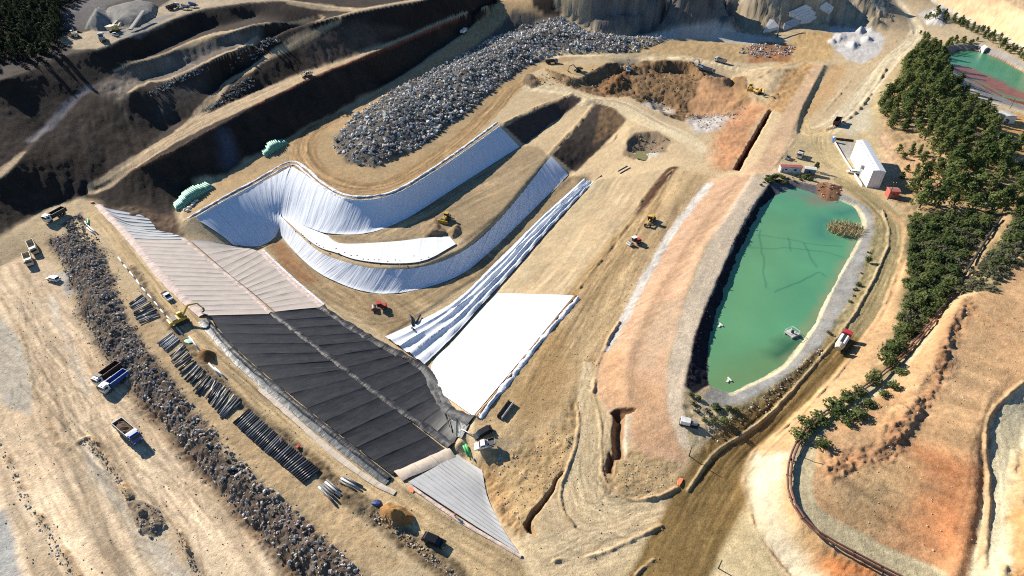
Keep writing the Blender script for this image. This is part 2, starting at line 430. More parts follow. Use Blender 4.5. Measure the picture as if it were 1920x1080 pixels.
def poly(pts, col, feather=1.5, warp=1.2, op=1.0, var=0.12, vs=9.0, rough=None):
    idx, w = region(pts, feather, warp)
    if idx.size == 0: return
    if col is not None:
        w2 = (w * op)[:, None]
        VC[idx] = VC[idx] * (1 - w2) + tint(idx, col, var, vs) * w2
    if rough is not None:
        ROUGH[idx] = ROUGH[idx] * (1 - w) + rough * w

def band(pts, width, col=None, feather=0.8, warp=0.5, op=1.0, var=0.10, streak=0.12, sw=0.9, rough=None, curve=True, flat=False):
    SEED[0] += 1
    p = np.array(pts, float)
    if curve: p = spline(p)
    wp = P(p)
    W = width if np.isscalar(width) else None
    wmax = width if W is not None else max(width)
    idx = near_idx(wp, wmax / 2 + feather + 2 * warp)
    if idx.size == 0: return
    x, y = warp_xy(GX[idx], GY[idx], warp, SEED[0])
    d, lat, al = line_dist(x, y, wp)
    if W is None:
        tot = np.sum(np.hypot(*np.diff(wp[:, :2], axis=0).T))
        wid = np.interp(al / tot, np.linspace(0, 1, len(width)), width)
    else:
        wid = W
    w = np.clip(0.5 + (wid / 2 - d) / feather, 0, 1)
    if flat: w = w * np.clip(1 - (SLOPE[idx] - 0.38) / 0.16, 0, 1)
    k = w > 0
    idx, w, lat, al = idx[k], w[k], lat[k], al[k]
    if idx.size == 0: return
    wob = lat + 0.8 * vnoise(al, al * 0, 14, SEED[0])
    s = vnoise(wob, al * 0.02, sw, SEED[0] + 3) + 0.7 * vnoise(wob, al * 0.05, sw * 0.4, SEED[0] + 4) + 0.6 * vnoise(wob, al * 0.03, sw * 2.7, SEED[0] + 6)
    s *= 0.6 + 0.4 * vnoise(al, lat, 12, SEED[0] + 8)
    w2 = (w * op)[:, None]
    base = tint(idx, col, var, 8.0) if col is not None else VC[idx]
    VC[idx] = VC[idx] * (1 - w2) + base * (1 + 1.8 * streak * s)[:, None] * w2
    GZ[idx] += w * 0.018 * s
    if rough is not None:
        ROUGH[idx] = ROUGH[idx] * (1 - w) + rough * w

def ridge(pts, h, width, col=None, lump=0.5, curve=True, warp=0.3, op=0.9, cont=False):
    SEED[0] += 1
    p = np.array(pts, float)
    if curve: p = spline(p)
    wp = P(p)
    idx = near_idx(wp, width / 2 + warp)
    if idx.size == 0: return
    x, y = warp_xy(GX[idx], GY[idx], warp, SEED[0])
    d, lat, al = line_dist(x, y, wp)
    t = np.clip(1 - d / (width / 2), 0, 1)
    k = t > 0
    idx, t, al, lat = idx[k], t[k], al[k], lat[k]
    n = 1 + lump * fbm(GX[idx], GY[idx], max(1.0, width * 0.6), 3, SEED[0] + 1)
    n = n * (0.85 + 0.25 * vnoise(al, al * 0, 5, SEED[0] + 2)) if cont else n * np.clip(0.55 + 0.75 * vnoise(al, al * 0, 4.5, SEED[0] + 2) + 0.35 * vnoise(al, al * 0, 1.7, SEED[0] + 7), 0.08, 1.25)
    GZ[idx] += h * (t * t * (3 - 2 * t)) * n
    if col is not None:
        w = (np.clip(t * 1.6, 0, 1) * op * np.clip(n, 0, 1))[:, None]
        VC[idx] = VC[idx] * (1 - w) + tint(idx, col, 0.25, 2.5) * w

def mound(pts, h, power=1.0, lump=0.3, ls=3.0, col=None, var=0.2):
    """a heap (or, with a negative height, a hole) over an outline"""
    SEED[0] += 1
    wp = P(pts)
    lo, hi = wp[:, :2].min(0) - 2, wp[:, :2].max(0) + 2
    idx = np.nonzero((GX > lo[0]) & (GX < hi[0]) & (GY > lo[1]) & (GY < hi[1]))[0]
    if idx.size == 0: return
    x, y = warp_xy(GX[idx], GY[idx], 0.6, SEED[0])
    ins = inside(x, y, wp); idx = idx[ins]
    if idx.size == 0: return
    d, _, _ = line_dist(x[ins], y[ins], np.vstack([wp, wp[:1]]))
    t = np.clip(d / max(d.max(), 1e-3), 0, 1) ** power
    GZ[idx] += h * t * (1 + lump * fbm(GX[idx], GY[idx], ls, 4, SEED[0] + 1))
    if col is not None: VC[idx] = tint(idx, col, var, 3.0)

def streaks(pts, direction, amp=0.1, sw=1.2, feather=4.0, dz=0.0, along=25.0):
    """fine parallel marks across an area: blade and tyre marks, or rills when dz > 0"""
    idx, w = region(pts, feather, 1.5)
    if idx.size == 0: return
    d = P(direction); q = d[1, :2] - d[0, :2]; q /= np.hypot(*q)
    a = GX[idx] * q[0] + GY[idx] * q[1]; l = -GX[idx] * q[1] + GY[idx] * q[0]
    l = l + 1.5 * fbm(GX[idx], GY[idx], 18, 2, SEED[0])
    s = vnoise(l, a * sw / along, sw, SEED[0]) + 0.7 * vnoise(l, a * sw / along, sw * 0.45, SEED[0] + 1) + 0.8 * vnoise(l, a * sw / along, sw * 2.6, SEED[0] + 2)
    s = s * (0.6 + 0.5 * fbm(GX[idx], GY[idx], 15, 2, SEED[0] + 4))
    VC[idx] *= (1 + 1.8 * amp * s * w)[:, None]
    if dz: GZ[idx] += dz * s * w

def tyre_tracks(pts, spread, n, width=0.5, amp=0.14, seed=0):
    """single wheel tracks wandering along a route"""
    r = np.random.default_rng(seed)
    w = P(spline(pts, 4))[:, :2]
    d = np.gradient(w, axis=0); d /= np.maximum(np.hypot(*d.T), 1e-6)[:, None]
    nr = np.stack([-d[:, 1], d[:, 0]], 1)
    for k in range(n):
        a, b = sorted(r.random(2)); i0, i1 = int(a * len(w) * 0.6), int((0.35 + 0.65 * b) * len(w))
        if i1 - i0 < 4: continue
        off = (r.random() - 0.5) * spread + np.interp(np.arange(i1 - i0), np.linspace(0, i1 - i0, 5), r.normal(size=5) * spread * 0.12)
        for g in (-1.0, 1.0):
            q = w[i0:i1] + nr[i0:i1] * (off + g)[:, None]
            idx = near_idx(q, width)
            if idx.size == 0: continue
            dd, lat, al = line_dist(GX[idx], GY[idx], q)
            t = np.clip(1.3 - dd / (width / 2), 0, 1)
            s_ = (1 if r.random() < 0.35 else -1) * amp * t * (0.7 + 0.5 * vnoise(al, lat * 0, 3, seed + k))
            VC[idx] *= (1 + 1.5 * s_)[:, None]; GZ[idx] -= 0.02 * t
# ================================================================== the colours of the ground
DARK = (0.038, 0.026, 0.019)  # brown soil, darkened further so the slopes' shade is partly in the colour
# hillside
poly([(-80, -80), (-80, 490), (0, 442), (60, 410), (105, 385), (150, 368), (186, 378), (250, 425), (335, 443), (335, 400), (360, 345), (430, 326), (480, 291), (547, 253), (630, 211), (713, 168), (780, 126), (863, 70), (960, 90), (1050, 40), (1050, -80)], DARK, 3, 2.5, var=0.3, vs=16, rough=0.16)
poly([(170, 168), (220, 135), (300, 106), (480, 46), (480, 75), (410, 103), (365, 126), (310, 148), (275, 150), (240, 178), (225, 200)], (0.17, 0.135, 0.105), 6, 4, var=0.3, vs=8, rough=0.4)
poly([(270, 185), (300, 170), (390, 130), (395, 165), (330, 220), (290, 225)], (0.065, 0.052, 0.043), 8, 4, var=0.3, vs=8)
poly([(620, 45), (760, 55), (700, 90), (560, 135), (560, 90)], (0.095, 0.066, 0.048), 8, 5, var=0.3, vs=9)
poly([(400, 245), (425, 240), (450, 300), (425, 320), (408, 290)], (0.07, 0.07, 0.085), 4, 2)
streaks([(0, 330), (300, 110), (480, 50), (700, 100), (480, 290), (330, 440), (180, 370), (0, 440)], [(200, 200), (240, 330)], 0.16, 3.0, 6, 0.35, 14)
poly([(110, 70), (150, 62), (215, 45), (300, 12), (330, -5), (560, -30), (540, 2), (480, 4), (383, 16), (333, 34), (283, 54), (233, 74), (182, 93), (140, 92), (112, 78)], A(188, 165, 130), 2, 1.5, var=0.15, vs=6, rough=0.15)
poly([(115, 55), (165, 55), (200, 10), (260, -10), (200, -30), (110, 30)], A(95, 90, 90), 3, 2)
poly([(180, 55), (225, 45), (300, 30), (330, 25), (260, 70), (225, 75)], A(150, 142, 130), 3, 2)
for pts, w in (([(182, 355), (233, 318), (280, 288), (340, 252), (400, 220), (480, 184), (570, 143), (620, 126), (713, 91), (763, 69), (847, 34), (940, 0), (990, -25)], [7, 10, 15, 13, 12, 11, 9, 6, 4, 3, 3, 3]),
               ([(340, 243), (363, 224), (400, 186), (433, 150), (467, 133), (490, 115), (547, 82), (600, 52), (640, 32), (690, 18)], [5, 6, 5, 5, 6, 9, 9, 8, 8]),
               ([(243, 173), (277, 154), (310, 150), (367, 127), (417, 103), (480, 78), (540, 52), (600, 36)], [2, 3, 5, 6, 6, 6, 7, 7]),
               ([(500, -8), (560, 5), (660, 18), (720, 12), (800, -4), (850, -14)], [6, 9, 10, 8, 6]),
               ([(-40, 362), (0, 328), (22, 306), (40, 288)], [9, 8, 5, 3]),
               ([(213, 134), (253, 117), (300, 103), (360, 80), (400, 65), (450, 55), (500, 43)], [1, 2, 2, 6, 7, 6, 4])):
    band(pts, w, A(202, 172, 130), 1.0, 0.8, streak=0.16, rough=0.06, flat=True)
band([(60, 262), (90, 238), (130, 195), (165, 165)], 4, (0.16, 0.14, 0.14), 1.5, 0.8)  # upper length of the left track, its shade painted as a dimmer tone
band([(480, 196), (570, 152), (620, 131), (720, 92), (860, 32)], 1.6, A(165, 85, 55), 0.6, 0.4)
ridge([(186, 356), (233, 327), (277, 307), (333, 279), (393, 245), (480, 198), (570, 153)], 0.5, 2.0, A(150, 105, 75))
# rock pile platform, road round it
poly([(430, 328), (480, 293), (547, 255), (630, 213), (713, 170), (780, 128), (865, 70), (960, -10), (1000, 10), (1040, 40), (1130, 70), (1200, 80), (1100, 105), (1000, 135), (970, 165), (930, 215), (860, 275), (790, 322), (720, 356), (650, 358), (600, 338), (560, 305), (480, 340), (420, 372), (352, 412), (342, 395), (362, 372), (400, 350)], A(188, 155, 108), 1.5, 1.2, rough=0.06, var=0.1)
poly([(622, 262), (690, 205), (800, 140), (880, 95), (960, 20), (1060, 35), (1110, 65), (1240, 72), (1200, 100), (1060, 100), (980, 130), (890, 200), (790, 280), (700, 316), (650, 305)], A(104, 96, 86), 3, 2, rough=0.5, var=0.25)
band([(940, -2), (880, 57), (863, 70), (780, 130), (713, 173), (640, 213)], [4, 3, 3, 4, 8], A(186, 158, 116), 0.8, 0.5, flat=True)
band([(640, 213), (580, 250), (568, 285), (592, 325), (650, 350), (720, 350), (790, 315), (855, 270), (915, 213), (960, 165), (1005, 150)], [8, 13, 13, 12, 11, 10, 10, 12, 12], A(186, 148, 98), 1.5, 0.8, streak=0.26, sw=1.3)
band([(1000, 165), (1060, 172), (1100, 186), (1160, 195), (1215, 225), (1280, 255), (1320, 285)], [14, 12, 12, 11, 10, 9], A(224, 200, 156), 0.8, 0.5, streak=0.14)
band([(1010, 108), (1080, 102), (1180, 106), (1280, 108), (1340, 118), (1420, 130), (1480, 108), (1530, 112)], [12, 11, 10, 10, 12, 9, 7], A(222, 196, 150), 0.8, 0.5, streak=0.14)
poly([(1000, 118), (1090, 122), (1140, 116), (1085, 147), (1025, 132)], A(205, 172, 120), 1, 0.6)
# dark unlined ends of the two slopes
poly([(945, 237), (1010, 204), (1075, 178), (1092, 186), (1040, 228), (986, 270)], (0.075, 0.055, 0.045), 1, 0.8, rough=0.2)
poly([(1036, 290), (1085, 235), (1117, 195), (1145, 200), (1172, 225), (1140, 262), (1080, 322)], (0.05, 0.038, 0.03), 1, 0.8, rough=0.25)  # second cut face, darkened in colour to stand for its shade
poly([(1128, 200), (1150, 202), (1172, 226), (1150, 250), (1112, 272), (1120, 235)], A(128, 100, 70), 2, 1, rough=0.4, var=0.3, vs=3)
poly([(190, 384), (250, 428), (335, 443), (330, 405), (260, 390)], A(112, 88, 66), 3, 2, rough=0.45, var=0.3, vs=3)
# pit benches and floor
poly([(612, 436), (690, 434), (760, 408), (840, 358), (910, 315), (976, 274), (1010, 275), (1028, 294), (940, 398), (880, 455), (850, 440), (800, 440), (740, 452), (640, 456)], A(172, 146, 108), 1, 0.6, rough=0.08)
poly([(490, 455), (520, 445), (560, 478), (610, 520), (680, 548), (750, 552), (850, 525), (920, 472), (1000, 394), (1066, 330), (1108, 334), (1090, 345), (1000, 430), (910, 515), (780, 585), (765, 615), (722, 629), (660, 590), (600, 560), (540, 515)], A(172, 145, 104), 1, 0.6, rough=0.08)
poly([(500, 458), (520, 452), (560, 490), (600, 530), (570, 530), (530, 500)], A(165, 120, 80), 3, 2)
streaks([(520, 470), (610, 522), (690, 550), (850, 525), (1000, 400), (1060, 345), (900, 510), (780, 585), (722, 626), (640, 580)], [(560, 500), (640, 560)], 0.18, 1.0, 2)
streaks([(620, 445), (700, 436), (840, 362), (975, 276), (1020, 290), (930, 395), (860, 440)], [(700, 440), (900, 340)], 0.16, 1.0, 2)
# graded slope north-east of the pit
poly([(1112, 342), (1190, 328), (1270, 313), (1180, 425), (1082, 553), (932, 549), (1020, 445)], A(190, 164, 124), 1.5, 0.8, rough=0.06)
poly([(1112, 342), (1150, 335), (1080, 430), (985, 530), (940, 545), (1020, 445)], A(182, 160, 122), 6, 3)
streaks([(1112, 342), (1270, 313), (1180, 425), (1082, 553), (932, 549), (1020, 445)], [(1150, 400), (1060, 520)], 0.13, 1.4, 2)
band([(1262, 316), (1235, 350), (1210, 400), (1192, 430)], [5, 7, 7], A(92, 64, 46), 1.0, 0.4, rough=0.12)
band([(1200, 415), (1170, 455), (1120, 520), (1095, 550)], [9, 12, 12], A(172, 140, 92), 2.5, 1, streak=0.2)
ridge([(1262, 318), (1212, 362), (1172, 428), (1120, 496), (1086, 540)], 0.7, 1.6, A(170, 140, 100))
poly([(1270, 315), (1330, 330), (1262, 420), (1200, 520), (1150, 620), (1112, 700), (1080, 740), (1000, 830), (905, 830), (893, 790), (1000, 655), (1082, 556), (1180, 425)], A(196, 162, 112), 1.5, 1.0, op=0.8, rough=0.08)
streaks([(1270, 315), (1330, 330), (1200, 520), (1112, 700), (1080, 760), (1000, 830), (905, 830), (1000, 655), (1180, 425)], [(1220, 440), (1090, 650)], 0.16, 1.3, 2)
poly([(1000, 650), (1060, 600), (1090, 680), (1080, 760), (1010, 810), (960, 780)], A(176, 138, 84), 8, 5, op=0.7)
# rough soil beside the grey sheet
poly([(885, 870), (950, 850), (1040, 800), (1080, 745), (1085, 800), (1062, 860), (1040, 920), (1000, 985), (985, 1000), (940, 960), (912, 920)], A(190, 156, 106), 2, 2, rough=0.3, var=0.16, vs=4)
poly([(878, 868), (905, 880), (918, 935), (950, 985), (985, 1010), (1000, 990), (950, 930), (930, 880)], A(172, 136, 90), 2, 2, rough=0.6, var=0.22, vs=3)
# turning loop and roads at the bottom
poly([(1092, 680), (1108, 680), (1114, 738), (1127, 776), (1132, 827), (1130, 903), (1142, 928), (1190, 941), (1228, 930), (1275, 912), (1262, 975), (1241, 988), (1215, 994), (1165, 1010), (1114, 1006), (1076, 987), (1054, 956), (1050, 915), (1073, 852), (1085, 795), (1080, 757)], A(222, 194, 146), 0.6, 0.4, rough=0.03)
band([(1100, 735), (1100, 830), (1088, 910), (1110, 960), (1180, 975), (1260, 950)], [10, 14, 18, 20, 18, 14], None, 2, 0.5, streak=0.12, sw=0.7)
band([(980, 1060), (1060, 1045), (1160, 1010), (1240, 985)], [12, 10, 8], A(218, 190, 144), 1.2, 0.8, streak=0.12)
poly([(1130, 850), (1200, 840), (1285, 865), (1280, 905), (1240, 930), (1170, 935), (1135, 905)], A(192, 160, 112), 2, 1.5, rough=0.25, var=0.16, vs=3)
# orange slope and crest path
poly([(1332, 335), (1420, 325), (1370, 400), (1320, 462), (1283, 560), (1252, 680), (1250, 760), (1285, 868), (1200, 850), (1160, 800), (1118, 740), (1130, 680), (1165, 600), (1205, 520), (1265, 420)], A(212, 168, 130), 1.5, 1.0, rough=0.05, var=0.08)
poly([(1130, 660), (1175, 640), (1190, 700), (1240, 720), (1250, 760), (1280, 850), (1200, 845), (1165, 770), (1120, 735)], A(216, 166, 118), 5, 3, op=0.8)
poly([(1290, 560), (1240, 560), (1200, 640), (1215, 680), (1260, 640)], A(188, 160, 128), 5, 3, op=0.7)
band([(1395, 335), (1305, 450), (1235, 560), (1192, 650), (1180, 740)], [5, 5, 4, 3], A(184, 146, 110), 1.6, 0.8, op=0.7)
band([(1330, 345), (1262, 432), (1210, 520), (1172, 595), (1140, 655)], [3.5, 3.2, 3, 2], A(204, 196, 184), 0.8, 0.6, rough=0.2)
streaks([(1332, 335), (1420, 325), (1320, 462), (1252, 680), (1250, 760), (1285, 868), (1160, 800), (1118, 740), (1205, 520)], [(1200, 640), (1270, 600)], 0.08, 0.9, 2, 0.02)
band([(1436, 318), (1392, 395), (1352, 465), (1312, 560), (1276, 670), (1265, 750), (1285, 830)], [8, 8.5, 9, 8, 7, 5, 3], A(212, 190, 160), 1.0, 0.4, var=0.05, streak=0.05)
# dark bank, pond bed, pond liner
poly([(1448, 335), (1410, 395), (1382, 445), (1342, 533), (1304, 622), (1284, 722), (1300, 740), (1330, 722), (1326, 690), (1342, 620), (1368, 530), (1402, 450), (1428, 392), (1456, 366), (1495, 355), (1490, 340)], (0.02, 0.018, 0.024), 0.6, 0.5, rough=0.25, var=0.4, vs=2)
poly([(1495, 353), (1455, 365), (1428, 390), (1402, 450), (1368, 530), (1342, 620), (1327, 690), (1333, 722), (1368, 736), (1420, 712), (1470, 682), (1522, 612), (1562, 530), (1602, 462), (1616, 420), (1602, 388), (1566, 374), (1530, 366)], A(90, 150, 120), 0.4, 0.3)
poly([(1546, 352), (1592, 368), (1634, 392), (1642, 440), (1602, 548), (1542, 647), (1472, 708), (1402, 754), (1336, 770), (1320, 745), (1333, 724), (1368, 738), (1422, 714), (1472, 684), (1524, 613), (1564, 531), (1604, 463), (1618, 420), (1604, 388), (1568, 374)], A(150, 147, 140), 0.6, 0.4, var=0.2, vs=4)
poly([(1440, 340), (1490, 338), (1545, 350), (1566, 372), (1530, 366), (1495, 353), (1455, 365)], A(104, 100, 104), 0.6, 0.4)
band([(1552, 368), (1606, 390), (1620, 420), (1605, 463), (1565, 532), (1525, 615), (1472, 686), (1420, 716), (1370, 740)], 1.1, A(214, 200, 160), 0.4, 0.2)
poly([(1335, 768), (1400, 754), (1472, 709), (1540, 648), (1600, 552), (1632, 470), (1645, 400), (1662, 430), (1655, 485), (1602, 590), (1532, 680), (1432, 780), (1345, 845), (1300, 840), (1284, 760)], A(160, 146, 100), 1.0, 0.8, rough=0.3, var=0.25, vs=2.5)
poly([(1290, 765), (1340, 770), (1380, 775), (1340, 840), (1300, 850)], A(200, 178, 138), 2, 1.2, rough=0.25)
# haul road round the pond
poly([(1600, 342), (1650, 380), (1690, 430), (1685, 490), (1640, 592), (1570, 692), (1480, 782), (1410, 848), (1395, 900), (1405, 960), (1430, 1020), (1490, 1090), (1130, 1100), (1230, 1000), (1290, 890), (1345, 840), (1440, 778), (1535, 678), (1604, 590), (1657, 486), (1664, 425), (1628, 376), (1575, 338)], A(208, 184, 136), 1.2, 0.8, rough=0.05)
band([(1585, 340), (1640, 380), (1676, 428), (1668, 490), (1622, 590), (1575, 665)], [9, 9, 8.5, 8.5, 8], A(172, 152, 104), 1.0, 0.4, streak=0.16, sw=0.8)
band([(1590, 640), (1535, 710), (1450, 790), (1370, 870), (1310, 970), (1255, 1080), (1210, 1160)], [7, 9, 10, 13, 14, 13, 13], A(146, 116, 66), 1.6, 0.5, streak=0.18, sw=0.7)
poly([(1650, 382), (1692, 430), (1688, 490), (1645, 592), (1575, 692), (1485, 782), (1412, 850), (1480, 850), (1525, 780), (1640, 712), (1680, 620), (1702, 520), (1706, 440), (1690, 410)], A(206, 162, 112), 1.2, 1.0, rough=0.12, var=0.14)
poly([(1412, 850), (1398, 900), (1408, 960), (1432, 1020), (1500, 1100), (1560, 1100), (1500, 1020), (1470, 970), (1462, 900), (1475, 850)], A(216, 198, 164), 3, 2, rough=0.15, var=0.10)
poly([(1465, 870), (1490, 850), (1482, 930), (1500, 985), (1560, 1035), (1640, 1080), (1560, 1085), (1500, 1020), (1468, 960)], A(200, 156, 102), 2, 1.5, rough=0.3)
poly([(1560, 1030), (1650, 1075), (1640, 1100), (1560, 1090), (1530, 1040)], A(212, 130, 72), 3, 2, rough=0.4)
# hill
poly([(1920, 470), (1850, 545), (1800, 558), (1745, 615), (1650, 722), (1556, 787), (1513, 850), (1508, 915), (1530, 962), (1600, 1010), (1700, 1072), (1790, 1120), (1990, 1120), (2000, 480)], A(206, 160, 110), 2, 1.5, rough=0.10, var=0.2, vs=8)
poly([(1700, 850), (1780, 880), (1825, 900), (1810, 1000), (1780, 1060), (1680, 1010), (1640, 960), (1650, 900)], A(196, 116, 66), 9, 7, op=0.85, var=0.3)
poly([(1620, 860), (1690, 850), (1740, 900), (1700, 960), (1620, 940), (1580, 900)], A(178, 156, 112), 10, 6, op=0.6)
poly([(1780, 590), (1860, 640), (1880, 720), (1820, 820), (1760, 760), (1740, 700)], A(192, 152, 106), 8, 5, op=0.8)
poly([(1600, 1015), (1640, 1010), (1760, 1060), (1790, 1080), (1720, 1075)], A(176, 92, 50), 4, 3, op=0.7)
poly([(1720, 730), (1735, 700), (1790, 580), (1815, 560), (1800, 620), (1760, 720), (1720, 790), (1660, 850), (1600, 870), (1560, 890), (1530, 870), (1560, 850), (1640, 810), (1690, 780)], A(166, 116, 78), 3, 3, op=0.8, rough=0.75, var=0.4, vs=3)
streaks([(1560, 900), (1720, 790), (1830, 640), (1900, 700), (1830, 830), (1800, 1060), (1640, 1000)], [(1640, 900), (1780, 960)], 0.2, 1.6, 6, 0.09, 14)
poly([(2000, 650), (1905, 728), (1855, 790), (1852, 900), (1822, 1050), (1805, 1110), (1900, 1110), (1895, 1000), (1905, 880), (1930, 800), (2000, 720)], A(214, 200, 160), 1.0, 0.6, rough=0.05, var=0.08)
streaks([(2000, 650), (1905, 728), (1855, 790), (1852, 900), (1805, 1110), (1900, 1110), (1905, 880)], [(1880, 850), (1860, 1000)], 0.12, 1.0, 2)
poly([(1930, 860), (1895, 960), (1890, 1040), (1870, 1110), (1960, 1110), (1960, 860)], A(206, 150, 90), 2, 1.5, rough=0.3)
band([(1745, 612), (1690, 680), (1620, 742), (1540, 790), (1508, 850), (1503, 915), (1522, 962), (1580, 1002), (1650, 1042), (1740, 1085)], [3, 3.2, 3.5, 4, 4, 4, 4.5, 5, 5], A(198, 180, 138), 0.7, 0.4, var=0.06)
poly([(1925, 440), (1850, 545), (1800, 555), (1790, 540), (1850, 460), (1900, 400), (1925, 380)], A(146, 132, 94), 4, 3, rough=0.3, var=0.3, vs=4)
# forest floor
poly([(1725, 62), (1755, 95), (1775, 135), (1810, 165), (1860, 205), (1880, 260), (1925, 310), (1925, 420), (1850, 470), (1790, 545), (1700, 660), (1640, 710), (1690, 600), (1705, 500), (1708, 440), (1664, 372), (1672, 330), (1650, 235), (1645, 200), (1690, 105)], A(186, 152, 106), 4, 3, rough=0.4, var=0.22, vs=6)
poly([(1705, 440), (1780, 420), (1880, 400), (1850, 460), (1780, 545), (1690, 660), (1650, 705), (1690, 600), (1702, 510)], A(120, 110, 74), 4, 3)
poly([(1740, 0), (1790, 30), (1857, 62), (1930, 98), (1930, 130), (1860, 90), (1790, 70), (1730, 60), (1715, 30)], A(190, 168, 130), 3, 2)
# yard, north-east tracks
poly([(1470, 300), (1500, 255), (1560, 235), (1600, 200), (1640, 150), (1690, 90), (1700, 110), (1650, 200), (1655, 250), (1670, 320), (1660, 370), (1610, 350), (1560, 320)], A(204, 178, 128), 1.5, 1, rough=0.07)
band([(1678, -5), (1703, 28), (1718, 55), (1706, 80), (1672, 112), (1640, 150), (1600, 200), (1573, 228), (1545, 244)], [8, 9, 10, 10, 10, 10, 11, 12], A(220, 200, 160), 0.9, 0.5, streak=0.12)
band([(1545, 244), (1515, 252), (1500, 225), (1515, 185), (1540, 140), (1520, 112), (1480, 108)], [10, 9, 8, 8, 7], A(210, 180, 128), 0.9, 0.5, streak=0.14)
band([(1540, 260), (1545, 290), (1570, 315), (1610, 345)], [8, 8, 8], A(204, 178, 126), 1.0, 0.6, streak=0.14)
poly([(1570, 265), (1600, 268), (1596, 300), (1585, 300)], A(196, 186, 168), 0.8, 0.4)
poly([(1585, 205), (1630, 200), (1632, 240), (1600, 262), (1580, 240)], A(206, 190, 156), 3, 2)
poly([(1650, 240), (1668, 250), (1690, 300), (1680, 330), (1660, 320), (1648, 280)], A(222, 180, 134), 3, 2, rough=0.3)
poly([(1690, 290), (1750, 300), (1790, 340), (1760, 350), (1700, 345)], A(224, 172, 120), 5, 3, rough=0.3)
poly([(1537, 60), (1570, 45), (1630, 42), (1660, 70), (1650, 100), (1620, 120), (1590, 112), (1560, 90)], A(206, 200, 192), 2, 1.5, rough=0.25, var=0.1)
poly([(1720, 25), (1770, 10), (1780, 35), (1740, 50)], A(204, 194, 184), 3, 2)
poly([(1500, 60), (1560, 60), (1560, 110), (1480, 120), (1440, 130)], A(205, 166, 108), 4, 2.5, rough=0.25)
poly([(1400, 85), (1440, 78), (1490, 85), (1480, 115), (1400, 118)], A(176, 120, 75), 4, 2, rough=0.4)
poly([(1560, 120), (1590, 125), (1560, 180), (1510, 225), (1500, 215), (1535, 165)], A(206, 158, 100), 3, 2, op=0.7)
# quarry
poly([(1000, -60), (1040, 10), (1100, 52), (1135, 70), (1200, 66), (1300, 48), (1375, 55), (1440, 68), (1480, 56), (1530, 44), (1640, 50), (1680, 40), (1660, -60)], A(176, 158, 128), 2, 2, rough=0.9, var=0.25, vs=8)
poly([(1110, -60), (1105, 20), (1125, 66), (1190, 64), (1260, 50), (1300, 46), (1375, 48), (1370, -60)], A(122, 116, 108), 3, 2.5, rough=1.3, var=0.35, vs=6)
poly([(1125, 68), (1200, 68), (1270, 52), (1350, 44), (1380, 58), (1430, 68), (1480, 75), (1400, 82), (1300, 72), (1200, 78)], A(206, 198, 184), 2, 1, rough=0.1)
streaks([(1380, -40), (1420, 60), (1520, 40), (1650, 60), (1660, -40)], [(1450, -20), (1440, 55)], 0.26, 3, 4, 0.4, 16)
streaks([(1040, -40), (1100, 45), (1260, 45), (1370, 40), (1370, -40)], [(1200, -20), (1195, 55)], 0.2, 5, 4, 0.25, 14)
poly([(1180, 82), (1300, 76), (1400, 84), (1400, 118), (1330, 112), (1280, 102), (1180, 100)], A(192, 158, 108), 3, 2, rough=0.3)
# excavation
poly([(1025, 130), (1085, 148), (1140, 117), (1210, 114), (1295, 116), (1335, 143), (1395, 142), (1402, 165), (1410, 192), (1390, 215), (1340, 232), (1280, 228), (1240, 212), (1180, 182), (1120, 180), (1060, 160)], A(140, 108, 72), 1.2, 1.0, rough=0.9, var=0.3, vs=5)
poly([(1310, 152), (1375, 150), (1380, 190), (1350, 220), (1295, 215), (1300, 180)], A(196, 146, 100), 4, 3, rough=0.4)
poly([(1200, 195), (1230, 185), (1260, 200), (1265, 215), (1240, 212)], A(196, 180, 160), 3, 2, rough=0.4)
poly([(1285, 225), (1340, 218), (1390, 215), (1350, 245), (1310, 250)], A(206, 194, 182), 4, 2, rough=0.4)
poly([(1390, 170), (1440, 195), (1470, 140), (1510, 118), (1530, 120), (1500, 160), (1470, 215), (1440, 200)], A(190, 148, 96), 3, 2, rough=0.5)
poly([(1340, 250), (1400, 195), (1425, 195), (1440, 205), (1400, 270), (1375, 320), (1335, 318)], A(202, 144, 98), 6, 4, rough=0.35, var=0.25)
poly([(1425, 300), (1445, 260), (1470, 215), (1500, 165), (1530, 120), (1546, 120), (1525, 160), (1500, 210), (1480, 260), (1450, 322), (1420, 328), (1385, 330)], A(218, 178, 136), 1.2, 0.8, rough=0.06)
poly([(1175, 262), (1190, 248), (1230, 245), (1258, 262), (1250, 285), (1215, 292), (1190, 300), (1170, 290)], A(140, 118, 92), 1.5, 1.0, rough=0.5, var=0.25)
poly([(1190, 285), (1225, 275), (1240, 290), (1200, 300)], A(196, 186, 170), 1.5, 1, rough=0.3)
# left plain
poly([(-60, 560), (0, 500), (60, 470), (110, 500), (150, 600), (190, 670), (235, 730), (300, 800), (370, 880), (440, 960), (560, 1080), (600, 1160), (-60, 1160)], A(222, 192, 152), 1.5, 1, rough=0.07, var=0.10)
streaks([(-60, 560), (0, 500), (60, 490), (150, 610), (300, 810), (440, 970), (560, 1100), (-60, 1160)], [(120, 650), (330, 960)], 0.22, 1.3, 2, 0.04, 45)
poly([(-40, 560), (20, 610), (52, 660), (65, 720), (55, 780), (20, 770), (-40, 700)], A(204, 190, 166), 1.5, 1.2)
poly([(150, 828), (185, 850), (215, 905), (240, 960), (262, 1005), (320, 1010), (345, 1050), (370, 1090), (330, 1090), (280, 1040), (220, 960), (170, 890)], A(206, 190, 164), 2, 1.5)
poly([(100, 512), (135, 505), (144, 545), (122, 555)], A(202, 194, 178), 1.2, 1)
poly([(-30, 950), (8, 960), (25, 1010), (55, 1090), (-30, 1090)], A(196, 190, 178), 1.5, 1.2)
